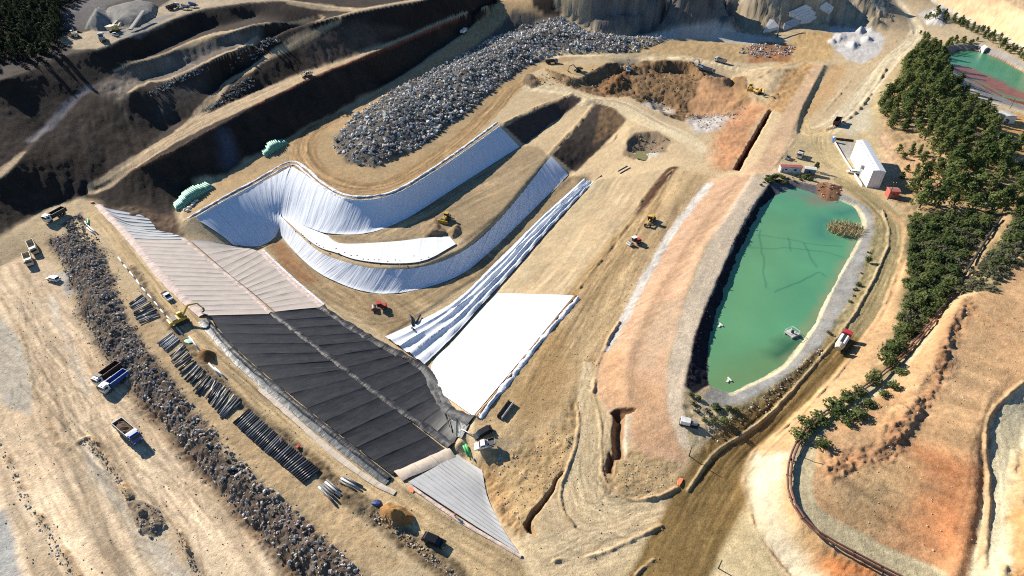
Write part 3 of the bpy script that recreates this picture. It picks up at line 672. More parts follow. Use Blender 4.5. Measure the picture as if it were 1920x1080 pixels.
band([(95, 560), (130, 650), (165, 740)], 2.5, A(226, 210, 186), 1.2, 1, op=0.6)
poly([(120, 600), (200, 690), (230, 740), (170, 700)], A(190, 150, 105), 6, 3, op=0.5)
# rubble bank, pipe shelf
poly([(88, 445), (150, 430), (200, 480), (222, 540), (240, 600), (300, 690), (360, 755), (425, 830), (500, 905), (545, 945), (620, 1010), (720, 1110), (600, 1110), (540, 1065), (440, 955), (370, 875), (300, 795), (235, 725), (190, 665), (152, 595), (130, 530)], A(112, 94, 78), 3, 2.5, rough=0.6, var=0.4, vs=3)
poly([(115, 420), (150, 398), (165, 420), (160, 440), (130, 440)], A(100, 90, 78), 1.5, 1, rough=0.5, var=0.3, vs=2)
poly([(235, 740), (250, 715), (300, 790), (400, 900), (520, 1040), (560, 1085), (540, 1085), (430, 960), (330, 845)], A(130, 100, 70), 2, 1.5, op=0.6, var=0.3, vs=3)
poly([(220, 545), (245, 545), (300, 620), (330, 660), (470, 800), (590, 900), (660, 960), (760, 1060), (680, 1070), (600, 1000), (500, 905), (425, 830), (330, 715), (260, 620)], A(196, 164, 118), 1.5, 1, rough=0.12, var=0.12)
poly([(160, 395), (186, 386), (250, 452), (370, 592), (450, 665), (600, 790), (735, 905), (860, 982), (976, 1046), (1000, 1100), (830, 1100), (640, 930), (480, 770), (330, 620), (240, 500)], A(208, 176, 126), 1.2, 0.8, rough=0.06, var=0.08)
band([(185, 405), (270, 510), (360, 620), (500, 745), (650, 870), (800, 985), (950, 1080)], [9, 10, 10, 10, 11, 13, 14], None, 2, 0.4, streak=0.16, sw=0.9)
band([(245, 500), (300, 580), (360, 660), (440, 745), (540, 830), (620, 900), (690, 955), (760, 1010), (860, 1085)], [2.2, 2.2, 2.5, 2.5, 2.5, 3, 4, 4, 4], A(140, 118, 86), 1.2, 0.8, rough=0.4, var=0.3)
poly([(140, 410), (160, 425), (168, 450), (155, 455), (142, 435)], A(222, 196, 140), 0.8, 0.6)
# second pond, top right
poly([(1752, 100), (1785, 84), (1832, 81), (1880, 97), (1940, 128), (1940, 140), (1872, 109), (1830, 93), (1788, 96), (1770, 108), (1800, 135), (1850, 168), (1900, 192), (1940, 205), (1940, 212), (1850, 186), (1800, 152)], A(150, 146, 142), 0.8, 0.5)
poly([(1770, 108), (1788, 96), (1830, 93), (1872, 109), (1960, 158), (1990, 215), (1900, 192), (1850, 168), (1800, 135)], A(150, 80, 55), 0.6, 0.4)
band([(1752, 98), (1775, 120), (1800, 150), (1850, 188), (1920, 212)], 4, A(214, 194, 160), 1, 0.6)
poly([(1860, 205), (1925, 215), (1935, 300), (1900, 290), (1875, 255)], A(212, 160, 92), 3, 2, rough=0.2)
band([(1735, -5), (1790, 27), (1857, 60), (1920, 92), (1960, 112)], 3, A(198, 190, 176), 0.8, 0.4)
poly([(1755, -40), (1800, 28), (1860, 56), (1930, 92), (1990, 90), (1990, -40)], A(222, 184, 136), 2, 1.5, rough=0.3)
streaks([(1765, -10), (1800, 28), (1860, 56), (1930, 92), (1990, 60), (1850, -30)], [(1830, 0), (1920, 45)], 0.14, 3, 4, 0.2)

# ---- wheel tracks
tyre_tracks([(40, 520), (110, 640), (200, 790), (330, 950), (450, 1090)], 22, 26, 0.5, 0.16, 1)
tyre_tracks([(20, 640), (90, 820), (180, 980), (260, 1090)], 26, 16, 0.5, 0.14, 2)
tyre_tracks([(185, 405), (270, 510), (360, 620), (500, 745), (650, 870), (800, 985), (950, 1080)], 8, 14, 0.5, 0.16, 3)
tyre_tracks([(1105, 735), (1104, 830), (1090, 905), (1112, 958), (1180, 975), (1270, 945)], 12, 18, 0.5, 0.16, 4)
tyre_tracks([(1585, 340), (1640, 380), (1676, 428), (1668, 490), (1622, 590), (1535, 705), (1450, 790), (1370, 870), (1310, 970), (1240, 1100)], 7, 16, 0.6, 0.18, 5)
tyre_tracks([(980, 1060), (1060, 1045), (1160, 1010), (1250, 970)], 9, 8, 0.5, 0.14, 6)
tyre_tracks([(640, 213), (580, 250), (568, 285), (592, 325), (650, 350), (720, 350), (790, 315), (855, 270), (915, 213), (960, 165)], 10, 14, 0.7, 0.2, 7)
tyre_tracks([(1260, 340), (1180, 460), (1080, 620), (980, 780)], 18, 16, 0.6, 0.16, 8)
tyre_tracks([(1010, 165), (1060, 172), (1100, 186), (1160, 195), (1215, 225), (1280, 255)], 9, 8, 0.8, 0.16, 9)
tyre_tracks([(1010, 108), (1080, 102), (1180, 106), (1280, 108), (1340, 118), (1420, 130), (1520, 112)], 9, 8, 0.9, 0.16, 10)
tyre_tracks([(1703, 28), (1718, 55), (1706, 80), (1672, 112), (1640, 150), (1600, 200), (1573, 228), (1540, 250), (1545, 290), (1580, 325)], 9, 12, 0.8, 0.16, 11)
tyre_tracks([(1920, 740), (1880, 810), (1878, 900), (1850, 1080)], 10, 12, 0.6, 0.16, 12)
tyre_tracks([(182, 355), (233, 318), (280, 288), (340, 252), (400, 220), (480, 184), (570, 143)], 8, 10, 0.7, 0.18, 13)
tyre_tracks([(540, 480), (620, 550), (720, 590), (850, 535), (960, 440)], 9, 14, 0.5, 0.16, 14)
tyre_tracks([(640, 446), (740, 425), (860, 360), (980, 285)], 9, 12, 0.6, 0.16, 15)
# ---- windrows, berms, cracks
BERM = A(194, 160, 114)
for pts, h, w in (
    ([(0, 556), (30, 605), (50, 660), (66, 735), (90, 790), (112, 830)], 0.5, 1.3),
    ([(0, 825), (20, 870), (50, 930), (90, 990), (130, 1050), (150, 1085)], 0.8, 2.2),
    ([(112, 830), (135, 842), (150, 826), (172, 825), (200, 860), (222, 900), (245, 930)], 0.9, 2.6),
    ([(330, 980), (348, 1020), (362, 1060), (380, 1085)], 0.7, 1.6), ([(300, 950), (330, 985), (355, 1040), (385, 1085)], 0.4, 1.2),
    ([(1215, 935), (1240, 930), (1270, 915)], 0.9, 1.6),
    ([(1120, 680), (1112, 735)], 1.0, 1.4), ([(1160, 605), (1140, 640), (1122, 678)], 0.8, 1.4), ([(1262, 318), (1215, 400), (1190, 440)], 0.4, 1.0),
    ([(1040, 1052), (1120, 1040), (1180, 1015), (1240, 986)], 0.8, 1.5), ([(1190, 1078), (1225, 1050)], 0.5, 1.2),
    ([(1688, 420), (1692, 470), (1650, 590), (1580, 690), (1490, 785), (1412, 850), (1396, 905), (1408, 965)], 0.7, 1.3),
    ([(1408, 965), (1432, 1022), (1490, 1090)], 0.5, 1.2),
    ([(1660, 130), (1640, 165), (1605, 210), (1570, 235), (1540, 245)], 1.4, 2.5),
    ([(1545, 122), (1525, 160), (1500, 215), (1490, 260), (1465, 295), (1452, 312)], 0.5, 1.4),
    ([(1712, 60), (1700, 70), (1672, 80)], 1.0, 2.0), ([(1610, 130), (1580, 170), (1540, 215)], 0.7, 1.6),
    ([(1830, 1065), (1848, 980), (1852, 900), (1846, 850), (1848, 800), (1870, 760), (1920, 718)], 0.5, 1.4),
    ([(1905, 850), (1895, 930), (1905, 990), (1880, 1080)], 0.9, 2.0), ([(1930, 830), (1915, 900), (1912, 950)], 0.6, 1.4),
    ([(545, 303), (480, 337), (420, 369), (352, 409), (338, 430)], 0.6, 1.4),
    ([(225, 485), (245, 512), (300, 585), (332, 620)], 0.3, 1.0),
    ([(1000, 205), (1060, 182), (945, 232)], 0.3, 1.4), ([(1030, 288), (1085, 230), (1115, 194)], 0.9, 2.2),
    ([(1170, 225), (1150, 262), (1130, 275)], 0.8, 2.2), ([(1420, 150), (1460, 128), (1500, 116)], 0.8, 2.5),
    ([(1420, 195), (1400, 145), (1330, 143)], 0.5, 1.6)):
    ridge(pts, h * 0.75, w * 0.9, BERM)
ridge([(945, 232), (1010, 200), (1075, 176)], 0.6, 2.0, A(168, 138, 96))
ridge([(1655, 395), (1666, 440), (1653, 490), (1600, 592), (1528, 684), (1438, 782), (1350, 842), (1318, 880), (1290, 920)], 0.55, 1.2, A(196, 174, 130), 0.25, cont=True)
ridge([(1112, 735), (1127, 800), (1129, 880), (1150, 920), (1190, 938), (1240, 932)], 0.35, 0.9, BERM, 0.3, cont=True)
ridge([(1079, 757), (1086, 795), (1074, 852), (1051, 915), (1054, 954), (1076, 986)], 0.4, 0.9, BERM, 0.3, cont=True)
ridge([(1846, 1065), (1850, 980), (1853, 900), (1848, 840), (1852, 795), (1872, 758), (1920, 716)], 0.5, 1.4, BERM, 0.3, cont=True)
# trench on the orange terrace, holes, heaps
mound([(1442, 206), (1449, 206), (1386, 320), (1376, 318)], -4.5, 0.4, 0.1, 3, A(120, 62, 34))
mound([(1150, 770), (1172, 775), (1172, 860), (1150, 862), (1146, 830)], -2.6, 0.9, 0.2, 2, A(170, 130, 90))
poly([(1172, 775), (1184, 780), (1180, 835), (1170, 858), (1172, 800)], A(214, 196, 164), 0.6, 0.8)
mound([(1140, 845), (1152, 862), (1148, 890), (1136, 885)], -1.6, 0.7, 0.3, 2, A(150, 110, 75))
mound([(1140, 775), (1160, 765), (1195, 765), (1190, 772), (1155, 785)], -1.0, 0.7, 0.3, 2, A(110, 75, 50))
mound([(980, 985), (990, 1000), (1010, 1005), (1000, 975), (1030, 930), (1060, 880), (1048, 890), (1015, 935)], -2.6, 0.7, 0.3, 3, A(176, 140, 100))
mound([(372, 662), (385, 656), (405, 662), (405, 678), (388, 682), (373, 675)], 2.0, 0.7, 0.5, 2, A(150, 105, 62))
mound([(712, 955), (730, 942), (760, 955), (778, 972), (770, 985), (740, 988), (715, 978)], 2.6, 0.7, 0.5, 2, A(166, 118, 66))
mound([(540, 955), (545, 950), (560, 958), (552, 962)], 0.6, 0.8, 0.4, 2)
mound([(238, 935), (262, 935), (300, 955), (312, 985), (290, 1010), (262, 1000), (250, 975)], 1.2, 0.7, 0.7, 1.5, A(150, 130, 105))
mound([(262, 970), (280, 962), (285, 980), (270, 990)], -1.5, 0.8, 0.4, 2, A(170, 150, 120))
for hp in ([(795, 440), (790, 425), (815, 410), (828, 425), (820, 445), (800, 448)], [(806, 442), (812, 425), (830, 428), (840, 438), (825, 447)], [(838, 440), (842, 428), (858, 420), (865, 435), (850, 448)]):
    mound(hp, 1.6, 0.6, 0.2, 2, A(158, 130, 96))
mound([(160, 55), (168, 35), (185, 18), (200, 22), (215, 40), (205, 55), (180, 58)], 6.5, 0.9, 0.05, 4, A(140, 138, 132))
mound([(200, 22), (265, 8), (295, 12), (290, 30), (255, 50), (215, 50), (205, 35)], 5, 0.35, 0.08, 4, A(142, 138, 130))
for cx, cy, r, h in ((1600, 85, 14, 2.5), (1625, 75, 12, 2.2), (1575, 70, 14, 2.0), (1560, 78, 9, 1.5), (1612, 58, 10, 3.0)):
    mound([(cx + r * math.cos(a), cy + 0.55 * r * math.sin(a)) for a in np.linspace(0, 6.28, 11)[:-1]], h * 0.7, 0.8, 0.8, 4, A(206, 202, 198))
mound([(1735, 45), (1745, 22), (1770, 15), (1782, 35), (1770, 48)], 4, 0.9, 0.2, 4, A(208, 200, 192))
mound([(1180, 285), (1175, 268), (1192, 252), (1225, 250), (1250, 262), (1248, 280), (1215, 288)], -4.0, 0.6, 0.3, 4)
mound([(976, 155), (985, 140), (1000, 140), (1015, 160), (995, 165)], 2.2, 0.7, 0.5, 3, A(130, 108, 80))
mound([(1022, 128), (1040, 135), (1085, 150), (1092, 162), (1060, 160), (1030, 145)], 2.0, 0.8, 0.5, 3, A(150, 120, 82))
mound([(1120, 165), (1145, 140), (1175, 130), (1185, 160), (1160, 175), (1135, 178)], 3.5, 0.8, 0.6, 4, A(136, 96, 58))
mound([(1215, 185), (1250, 180), (1275, 195), (1262, 212), (1225, 205)], -2.5, 0.7, 0.3, 4)
mound([(1385, 140), (1480, 118), (1500, 130), (1470, 165), (1430, 180)], 2.0, 0.8, 0.7, 5)
mound([(1350, 40), (1365, 33), (1378, 45), (1378, 58), (1355, 52)], 6, 0.7, 0.4, 4, A(120, 118, 112))
mound([(1530, 345), (1545, 340), (1580, 350), (1572, 378), (1555, 388), (1535, 380)], 1.0, 0.7, 0.6, 3, A(150, 104, 72))
mound([(1530, 800), (1560, 860), (1600, 850), (1610, 880), (1570, 900), (1530, 880)], 0.6, 0.5, 1.6, 2)
mound([(1640, 800), (1680, 760), (1720, 740), (1730, 780), (1690, 830), (1650, 845)], 0.7, 0.5, 1.6, 2)
mound([(1730, 690), (1760, 640), (1790, 575), (1815, 570), (1790, 640), (1760, 720)], 0.7, 0.5, 1.6, 2)

# ---- rock pile: the heap of earth and stone that carries the boulders
PILE = [(622, 265), (655, 225), (720, 180), (800, 138), (860, 108), (920, 72), (985, 45), (1055, 33), (1085, 50), (1108, 62), (1180, 72), (1250, 70), (1235, 82), (1190, 98), (1100, 100), (1040, 104), (985, 125), (930, 165), (890, 200), (840, 235), (790, 275), (740, 300), (700, 314), (660, 306), (630, 288)]
mound(PILE, 7.5, 0.75, 0.35, 9)
ROCKBAND = [(92, 450), (150, 435), (198, 482), (220, 545), (240, 605), (300, 692), (358, 757), (422, 832), (498, 907), (545, 950), (612, 1012), (700, 1095), (600, 1095), (540, 1060), (440, 952), (372, 872), (302, 792), (238, 722), (192, 662), (155, 592), (132, 528)]
mound(ROCKBAND, 2.2, 0.7, 0.5, 4)

# ---- lined areas are laid smooth; the terrain under them sits a little lower
LINED = [
    [(186, 382), (250, 448), (300, 508), (370, 588), (450, 660), (600, 785), (737, 897), (762, 908), (860, 975), (978, 1043), (935, 985), (912, 930), (905, 885), (880, 866), (885, 786), (1000, 650), (1082, 553), (932, 549), (1108, 345), (1095, 335), (900, 515), (770, 600), (722, 632), (600, 577), (486, 470), (526, 440), (600, 520), (680, 548), (750, 551), (850, 523), (1000, 393), (1066, 328), (1028, 294), (940, 398), (860, 460), (840, 440), (700, 455), (615, 440), (690, 434), (760, 408), (840, 358), (976, 273), (935, 236), (850, 298), (760, 354), (710, 372), (650, 372), (600, 345), (545, 308), (352, 415), (340, 440)]]
for lp in LINED:
    idx, w = region(lp, 1.2, 0.0)
    SMOOTH[idx] = np.maximum(SMOOTH[idx], w)

# ---- relief: clods and ripples by roughness
n1 = fbm(GX, GY, 5.0, 4, 11, 0.6); n2 = fbm(GX, GY, 1.3, 3, 12, 0.6); n3 = fbm(GX, GY, 16, 2, 13)
keep = 1 - SMOOTH
base = gz(GX, GY)
GZ = base + (GZ - base) * keep
GZ += keep * (ROUGH * (1.6 * n1 + 0.9 * n2) + 0.12 * n3)
GZ -= 0.35 * SMOOTH
# broad tonal mottling of soils
mott = 1 + 0.07 * fbm(GX, GY, 28, 4, 21) + 0.10 * fbm(GX, GY, 3.0, 4, 22) + 0.12 * vnoise(GX, GY, 0.8, 23) + 0.10 * vnoise(GX, GY, 0.45, 24)
VC *= mott[:, None]
VC = np.clip(VC, 0.004, 0.85)

def ground_detail(x, y):
    """terrain height with heaps and ridges, from the ground sheet"""
    r = np.interp(y, gy, np.arange(GR)); i = np.clip(np.round(r).astype(int), 0, GR - 1)
    c = np.clip(np.round((x / (100 + 1.02 * gy[i]) + 1) / 2 * (GC - 1)).astype(int), 0, GC - 1)
    return GZ[i * GC + c]

def gmesh(name, co, faces_flat, loops_per, mats, smooth=True):
    me = bpy.data.meshes.new(name)
    n = len(co); nf = len(faces_flat) // loops_per
    me.vertices.add(n); me.vertices.foreach_set('co', np.asarray(co, np.float32).ravel())
    me.loops.add(nf * loops_per); me.loops.foreach_set('vertex_index', np.asarray(faces_flat, np.int32))
    me.polygons.add(nf); me.polygons.foreach_set('loop_start', np.arange(0, nf * loops_per, loops_per, dtype=np.int32))
    me.polygons.foreach_set('loop_total', np.full(nf, loops_per, np.int32))
    me.polygons.foreach_set('use_smooth', np.full(nf, smooth, bool))
    me.update(calc_edges=True)
    for m in mats: me.materials.append(m)
    return me

ii, jj = np.meshgrid(np.arange(GR - 1), np.arange(GC - 1), indexing='ij')
q = (ii * GC + jj).ravel()
quads = np.stack([q, q + 1, q + GC + 1, q + GC], 1).ravel()

def soil_material():
    m = bpy.data.materials.new('soil'); m.use_nodes = True
    nt = m.node_tree; N = nt.nodes; b = N['Principled BSDF']
    b.inputs['Roughness'].default_value = 0.95; b.inputs['Specular IOR Level'].default_value = 0.1
    at = N.new('ShaderNodeVertexColor'); at.layer_name = 'soil'
    tc = N.new('ShaderNodeTexCoord')
    n = N.new('ShaderNodeTexNoise'); n.inputs['Scale'].default_value = 2.0; n.inputs['Detail'].default_value = 6; n.inputs['Roughness'].default_value = 0.8
    nt.links.new(tc.outputs['Object'], n.inputs['Vector'])
    r = N.new('ShaderNodeMapRange'); r.inputs['From Min'].default_value = 0.25; r.inputs['From Max'].default_value = 0.75; r.inputs['To Min'].default_value = 0.66; r.inputs['To Max'].default_value = 1.34
    nt.links.new(n.outputs['Fac'], r.inputs['Value'])
    x = N.new('ShaderNodeVectorMath'); x.operation = 'SCALE'
    nt.links.new(at.outputs['Color'], x.inputs[0]); nt.links.new(r.outputs[0], x.inputs['Scale'])
    sp = N.new('ShaderNodeTexNoise'); sp.inputs['Scale'].default_value = 3.0; sp.inputs['Detail'].default_value = 5; sp.inputs['Roughness'].default_value = 0.75
    nt.links.new(tc.outputs['Object'], sp.inputs['Vector'])
    rp_ = N.new('ShaderNodeValToRGB'); rp_.color_ramp.elements[0].position = 0.30; rp_.color_ramp.elements[0].color = (1.28, 1.26, 1.22, 1)
    rp_.color_ramp.elements[1].position = 0.36; rp_.color_ramp.elements[1].color = (1, 1, 1, 1)
    for ps, cc in ((0.64, (1, 1, 1, 1)), (0.70, (0.62, 0.6, 0.58, 1))): e_ = rp_.color_ramp.elements.new(ps); e_.color = cc
    nt.links.new(sp.outputs['Fac'], rp_.inputs[0])
    mu = N.new('ShaderNodeVectorMath'); mu.operation = 'MULTIPLY'
    nt.links.new(x.outputs[0], mu.inputs[0]); nt.links.new(rp_.outputs[0], mu.inputs[1])
    nt.links.new(mu.outputs[0], b.inputs['Base Color'])
    n2 = N.new('ShaderNodeTexNoise'); n2.inputs['Scale'].default_value = 2.2; n2.inputs['Detail'].default_value = 5; n2.inputs['Roughness'].default_value = 0.75
    nt.links.new(tc.outputs['Object'], n2.inputs['Vector'])
    bp = N.new('ShaderNodeBump'); bp.inputs['Strength'].default_value = 0.65; bp.inputs['Distance'].default_value = 0.25
    nt.links.new(n2.outputs['Fac'], bp.inputs['Height']); nt.links.new(bp.outputs[0], b.inputs['Normal'])
    return m

SOIL = soil_material()
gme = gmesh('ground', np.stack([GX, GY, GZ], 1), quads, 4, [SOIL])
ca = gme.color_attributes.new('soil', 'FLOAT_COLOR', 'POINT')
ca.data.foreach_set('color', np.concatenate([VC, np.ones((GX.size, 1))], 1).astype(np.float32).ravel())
ground = bpy.data.objects.new('ground', gme)
ground['kind'] = 'structure'; ground['label'] = 'tan, orange and dark brown earth of the excavated valley with haul roads'
COL.objects.link(ground)

# ------------------------------------------------------------------ object helpers
def tag(o, label=None, cat=None, group=None, kind=None):
    if label: o['label'] = label
    if cat: o['category'] = cat
    if group: o['group'] = group
    if kind: o['kind'] = kind
    return o

def empty(name, loc=(0, 0, 0), rz=0.0):
    o = bpy.data.objects.new(name, None); o.location = loc; o.rotation_euler = (0, 0, rz); o.empty_display_size = 0.5
    COL.objects.link(o)
    return o

def link(name, me, parent=None, loc=None):
    o = bpy.data.objects.new(name, me); COL.objects.link(o)
    if parent is not None: o.parent = parent
    if loc is not None: o.location = loc
    return o

# ------------------------------------------------------------------ membrane sheets
def liner_mat(name, color, rough, wr, ws=(0.9, 0.07), var=0.08, spec=0.3):
    if name in MATS: return MATS[name]
    m = bpy.data.materials.new(name); m.use_nodes = True
    nt = m.node_tree; N = nt.nodes; b = N['Principled BSDF']
    b.inputs['Roughness'].default_value = rough; b.inputs['Specular IOR Level'].default_value = spec
    uv = N.new('ShaderNodeUVMap'); uv.uv_map = 'metres'
    mp = N.new('ShaderNodeMapping'); mp.inputs['Scale'].default_value = (ws[0], ws[1], 1)
    nt.links.new(uv.outputs[0], mp.inputs['Vector'])
    n = N.new('ShaderNodeTexNoise'); n.inputs['Scale'].default_value = 1.0; n.inputs['Detail'].default_value = 4; n.inputs['Distortion'].default_value = 0.6
    nt.links.new(mp.outputs[0], n.inputs['Vector'])
    bp = N.new('ShaderNodeBump'); bp.inputs['Strength'].default_value = wr; bp.inputs['Distance'].default_value = 0.6
    nt.links.new(n.outputs['Fac'], bp.inputs['Height']); nt.links.new(bp.outputs[0], b.inputs['Normal'])
    tc = N.new('ShaderNodeTexCoord')
    n2 = N.new('ShaderNodeTexNoise'); n2.inputs['Scale'].default_value = 0.35; n2.inputs['Detail'].default_value = 6; n2.inputs['Roughness'].default_value = 0.65
    nt.links.new(tc.outputs['Object'], n2.inputs['Vector'])
    r = N.new('ShaderNodeMapRange'); r.inputs['From Min'].default_value = 0.3; r.inputs['From Max'].default_value = 0.7; r.inputs['To Min'].default_value = 1 - var; r.inputs['To Max'].default_value = 1 + var
    nt.links.new(n2.outputs['Fac'], r.inputs['Value'])
    x = N.new('ShaderNodeVectorMath'); x.operation = 'SCALE'; x.inputs[0].default_value = color
    nt.links.new(r.outputs[0], x.inputs['Scale']); nt.links.new(x.outputs[0], b.inputs['Base Color'])
    MATS[name] = m
    return m

M_WHITE = liner_mat('white_geotextile', (0.72, 0.75, 0.79), 0.85, 0.4, (0.7, 0.06), 0.05)
M_WHITEF = liner_mat('white_geotextile_flat', (0.58, 0.59, 0.60), 0.85, 0.25, (0.5, 0.05), 0.09)
M_WHITEB = liner_mat('white_bench_cloth', (0.76, 0.77, 0.78), 0.85, 0.2, (0.5, 0.05), 0.07)
M_BEIGE = liner_mat('beige_geosynthetic', (0.55, 0.47, 0.40), 0.85, 0.15, (0.6, 0.08), 0.10)
M_PINK = liner_mat('pink_edge_cloth', (0.62, 0.49, 0.42), 0.85, 0.5, (0.5, 0.5), 0.12)
M_GREYL = liner_mat('grey_geosynthetic', (0.47, 0.47, 0.46), 0.8, 0.12, (0.8, 0.06), 0.08)
M_BLACK = liner_mat('black_geomembrane', (0.026, 0.025, 0.027), 0.55, 0.4, (0.35, 0.1), 0.35)
M_BLACKF = liner_mat('black_geomembrane_fold', (0.035, 0.035, 0.04), 0.6, 0.5, (0.9, 0.35), 0.25, 0.3)
M_FLAP = liner_mat('grey_black_flap', (0.075, 0.085, 0.09), 0.5, 0.5, (0.4, 0.4), 0.2, 0.4)
M_CLOTH = liner_mat('pale_cloth_strip', (0.56, 0.47, 0.37), 0.85, 0.3, (0.5, 0.3), 0.1)
M_WHITEC = liner_mat('crumpled_white_cloth', (0.74, 0.74, 0.76), 0.85, 0.9, (0.8, 0.5), 0.1)

def resample_pair(Apx, Bpx, per=14, curve=True):
    a = spline(Apx, per) if curve else np.array(Apx, float)
    b = spline(Bpx, per) if curve else np.array(Bpx, float)
    wa, wb = P(a), P(b)
    if len(Apx) != len(Bpx) or not curve:
        def rs(w, n=120):
            d = np.r_[0, np.cumsum(np.hypot(*np.diff(w[:, :2], axis=0).T))]
            t = np.linspace(0, d[-1], n)
            return np.stack([np.interp(t, d, w[:, k]) for k in range(3)], 1)
        wa, wb = rs(wa), rs(wb)
    return wa[:, :2], wb[:, :2]

def sheet(name, label, Apx, Bpx, n, material, parent=None, cat='liner', part='panel', nv=14, nu=7, lip=0.22, lift=0.12, wave=0.0, ragged=0.0, per=14, split='s', fold=None):
    """a lined surface between two edge lines, laid on the terrain and cut into n panels"""
    wa, wb = resample_pair(Apx, Bpx, per)
    mid = (wa + wb) / 2
    d = np.r_[0, np.cumsum(np.hypot(*np.diff(mid, axis=0).T))]
    if parent is None:
        c = mid[len(mid) // 2]
        parent = empty(name, (c[0], c[1], float(gz(c[0], c[1]))))
        tag(parent, label, cat)
    org = np.array(parent.location)
    interp = lambda w, s: np.stack([np.interp(s, d, w[:, 0]), np.interp(s, d, w[:, 1])], 1)
    SEED[0] += 1
    for k in range(n):
        if split == 's':
            s0, s1 = d[-1] * k / n, d[-1] * (k + 1) / n
            f = np.array([0, .06, .14, .3, .5, .7, .86, .94, 1.0]) if nu >= 9 else np.array([0, .035, .08, .5, .9, .965, 1.0])
            S = s0 + (s1 - s0) * f
            T = np.linspace(0, 1, nv + 1)
        else:
            f = np.linspace(0, 1, 5)
            S = np.linspace(0, d[-1], nv * 4)
            T = (k + f) / n
        a, b = interp(wa, S), interp(wb, S)
        ss, tt = np.meshgrid(S, T, indexing='ij')
        if ragged and split == 's':
            e = 1 + ragged * (vnoise(S, S * 0, 6, SEED[0]) - 0.3)
            tt = tt * e[:, None]
        XY = a[:, None, :] + (b - a)[:, None, :] * tt[:, :, None]
        x, y = XY[..., 0], XY[..., 1]
        z = gz(x, y) + lift
        if split == 's':
            edge = np.maximum(np.clip(1 - f / 0.08, 0, 1), np.clip((f - 0.9) / 0.1, 0, 1) * 0.3)
            z = z + lip * edge[:, None] * (0.7 + 0.5 * vnoise(x, y, 4, SEED[0] + k))
            z = z + 0.015 * (k % 2)
        if wave: z = z + wave * (vnoise(ss, tt * 1.4, 1.1, SEED[0] + 3) + 0.6 * vnoise(ss, tt * 2, 0.6, SEED[0] + 4))
        if fold is not None: z = z + fold(tt, ss)
        wid = np.hypot(*(b - a).T)
        co = np.stack([x, y, z], -1).reshape(-1, 3) - org
        nS, nT = x.shape
        i2, j2 = np.meshgrid(np.arange(nS - 1), np.arange(nT - 1), indexing='ij')
        q0 = (i2 * nT + j2).ravel()
        fl = np.stack([q0, q0 + nT, q0 + nT + 1, q0 + 1], 1)
        nrm = np.cross(co[fl[0, 1]] - co[fl[0, 0]], co[fl[0, 3]] - co[fl[0, 0]])
        if nrm[2] < 0: fl = fl[:, ::-1]
        me = gmesh(part, co, fl.ravel(), 4, [material])
        uvl = me.uv_layers.new(name='metres')
        uvs = np.stack([ss, tt * wid[:, None]], -1).reshape(-1, 2)
        uvl.data.foreach_set('uv', uvs[fl.ravel()].astype(np.float32).ravel())
        link(part, me, parent)
    return parent

def roll(name_part, parent, px, width, height, material, n=8, side=0.0, lumps=0.35, lift=0.1, segs=6):
    """a humped strip (anchor fold, berm of cloth) that follows a line on the terrain, in n lengths"""
    w = P(spline(px, 10))[:, :2]
    d = np.r_[0, np.cumsum(np.hypot(*np.diff(w, axis=0).T))]
    org = np.array(parent.location)
    SEED[0] += 1
    for k in range(n):
        S = np.linspace(d[-1] * k / n, d[-1] * (k + 1) / n - 0.05, max(4, int(d[-1] / n / 0.7)))
        c = np.stack([np.interp(S, d, w[:, 0]), np.interp(S, d, w[:, 1])], 1)
        c2 = np.stack([np.interp(S + 0.2, d, w[:, 0]), np.interp(S + 0.2, d, w[:, 1])], 1) - np.stack([np.interp(S - 0.2, d, w[:, 0]), np.interp(S - 0.2, d, w[:, 1])], 1)
        c2 /= np.maximum(np.hypot(*c2.T), 1e-6)[:, None]
        nrm = np.stack([-c2[:, 1], c2[:, 0]], 1)
        t = np.linspace(-1, 1, segs + 1)
        ss, tt = np.meshgrid(S, t, indexing='ij')
        off = side + tt * width / 2 * (1 + lumps * 0.4 * vnoise(ss, tt * 0, 2.0, SEED[0]))
        x = c[:, 0][:, None] + nrm[:, 0][:, None] * off; y = c[:, 1][:, None] + nrm[:, 1][:, None] * off
        z = gz(x, y) + lift + height * (1 - tt ** 2) * (1 + lumps * vnoise(ss, tt, 1.6, SEED[0] + 2)) + 0.3 * lumps * height * vnoise(ss, tt * 3, 0.7, SEED[0] + 3)
        co = np.stack([x, y, z], -1).reshape(-1, 3) - org
        nS, nT = x.shape
        i2, j2 = np.meshgrid(np.arange(nS - 1), np.arange(nT - 1), indexing='ij')
        q0 = (i2 * nT + j2).ravel()
        fl = np.stack([q0, q0 + nT, q0 + nT + 1, q0 + 1], 1)
        me = gmesh(name_part, co, fl.ravel(), 4, [material])
        uvl = me.uv_layers.new(name='metres')
        uvs = np.stack([ss, off], -1).reshape(-1, 2)
        uvl.data.foreach_set('uv', uvs[fl.ravel()].astype(np.float32).ravel())
        link(name_part, me, parent)

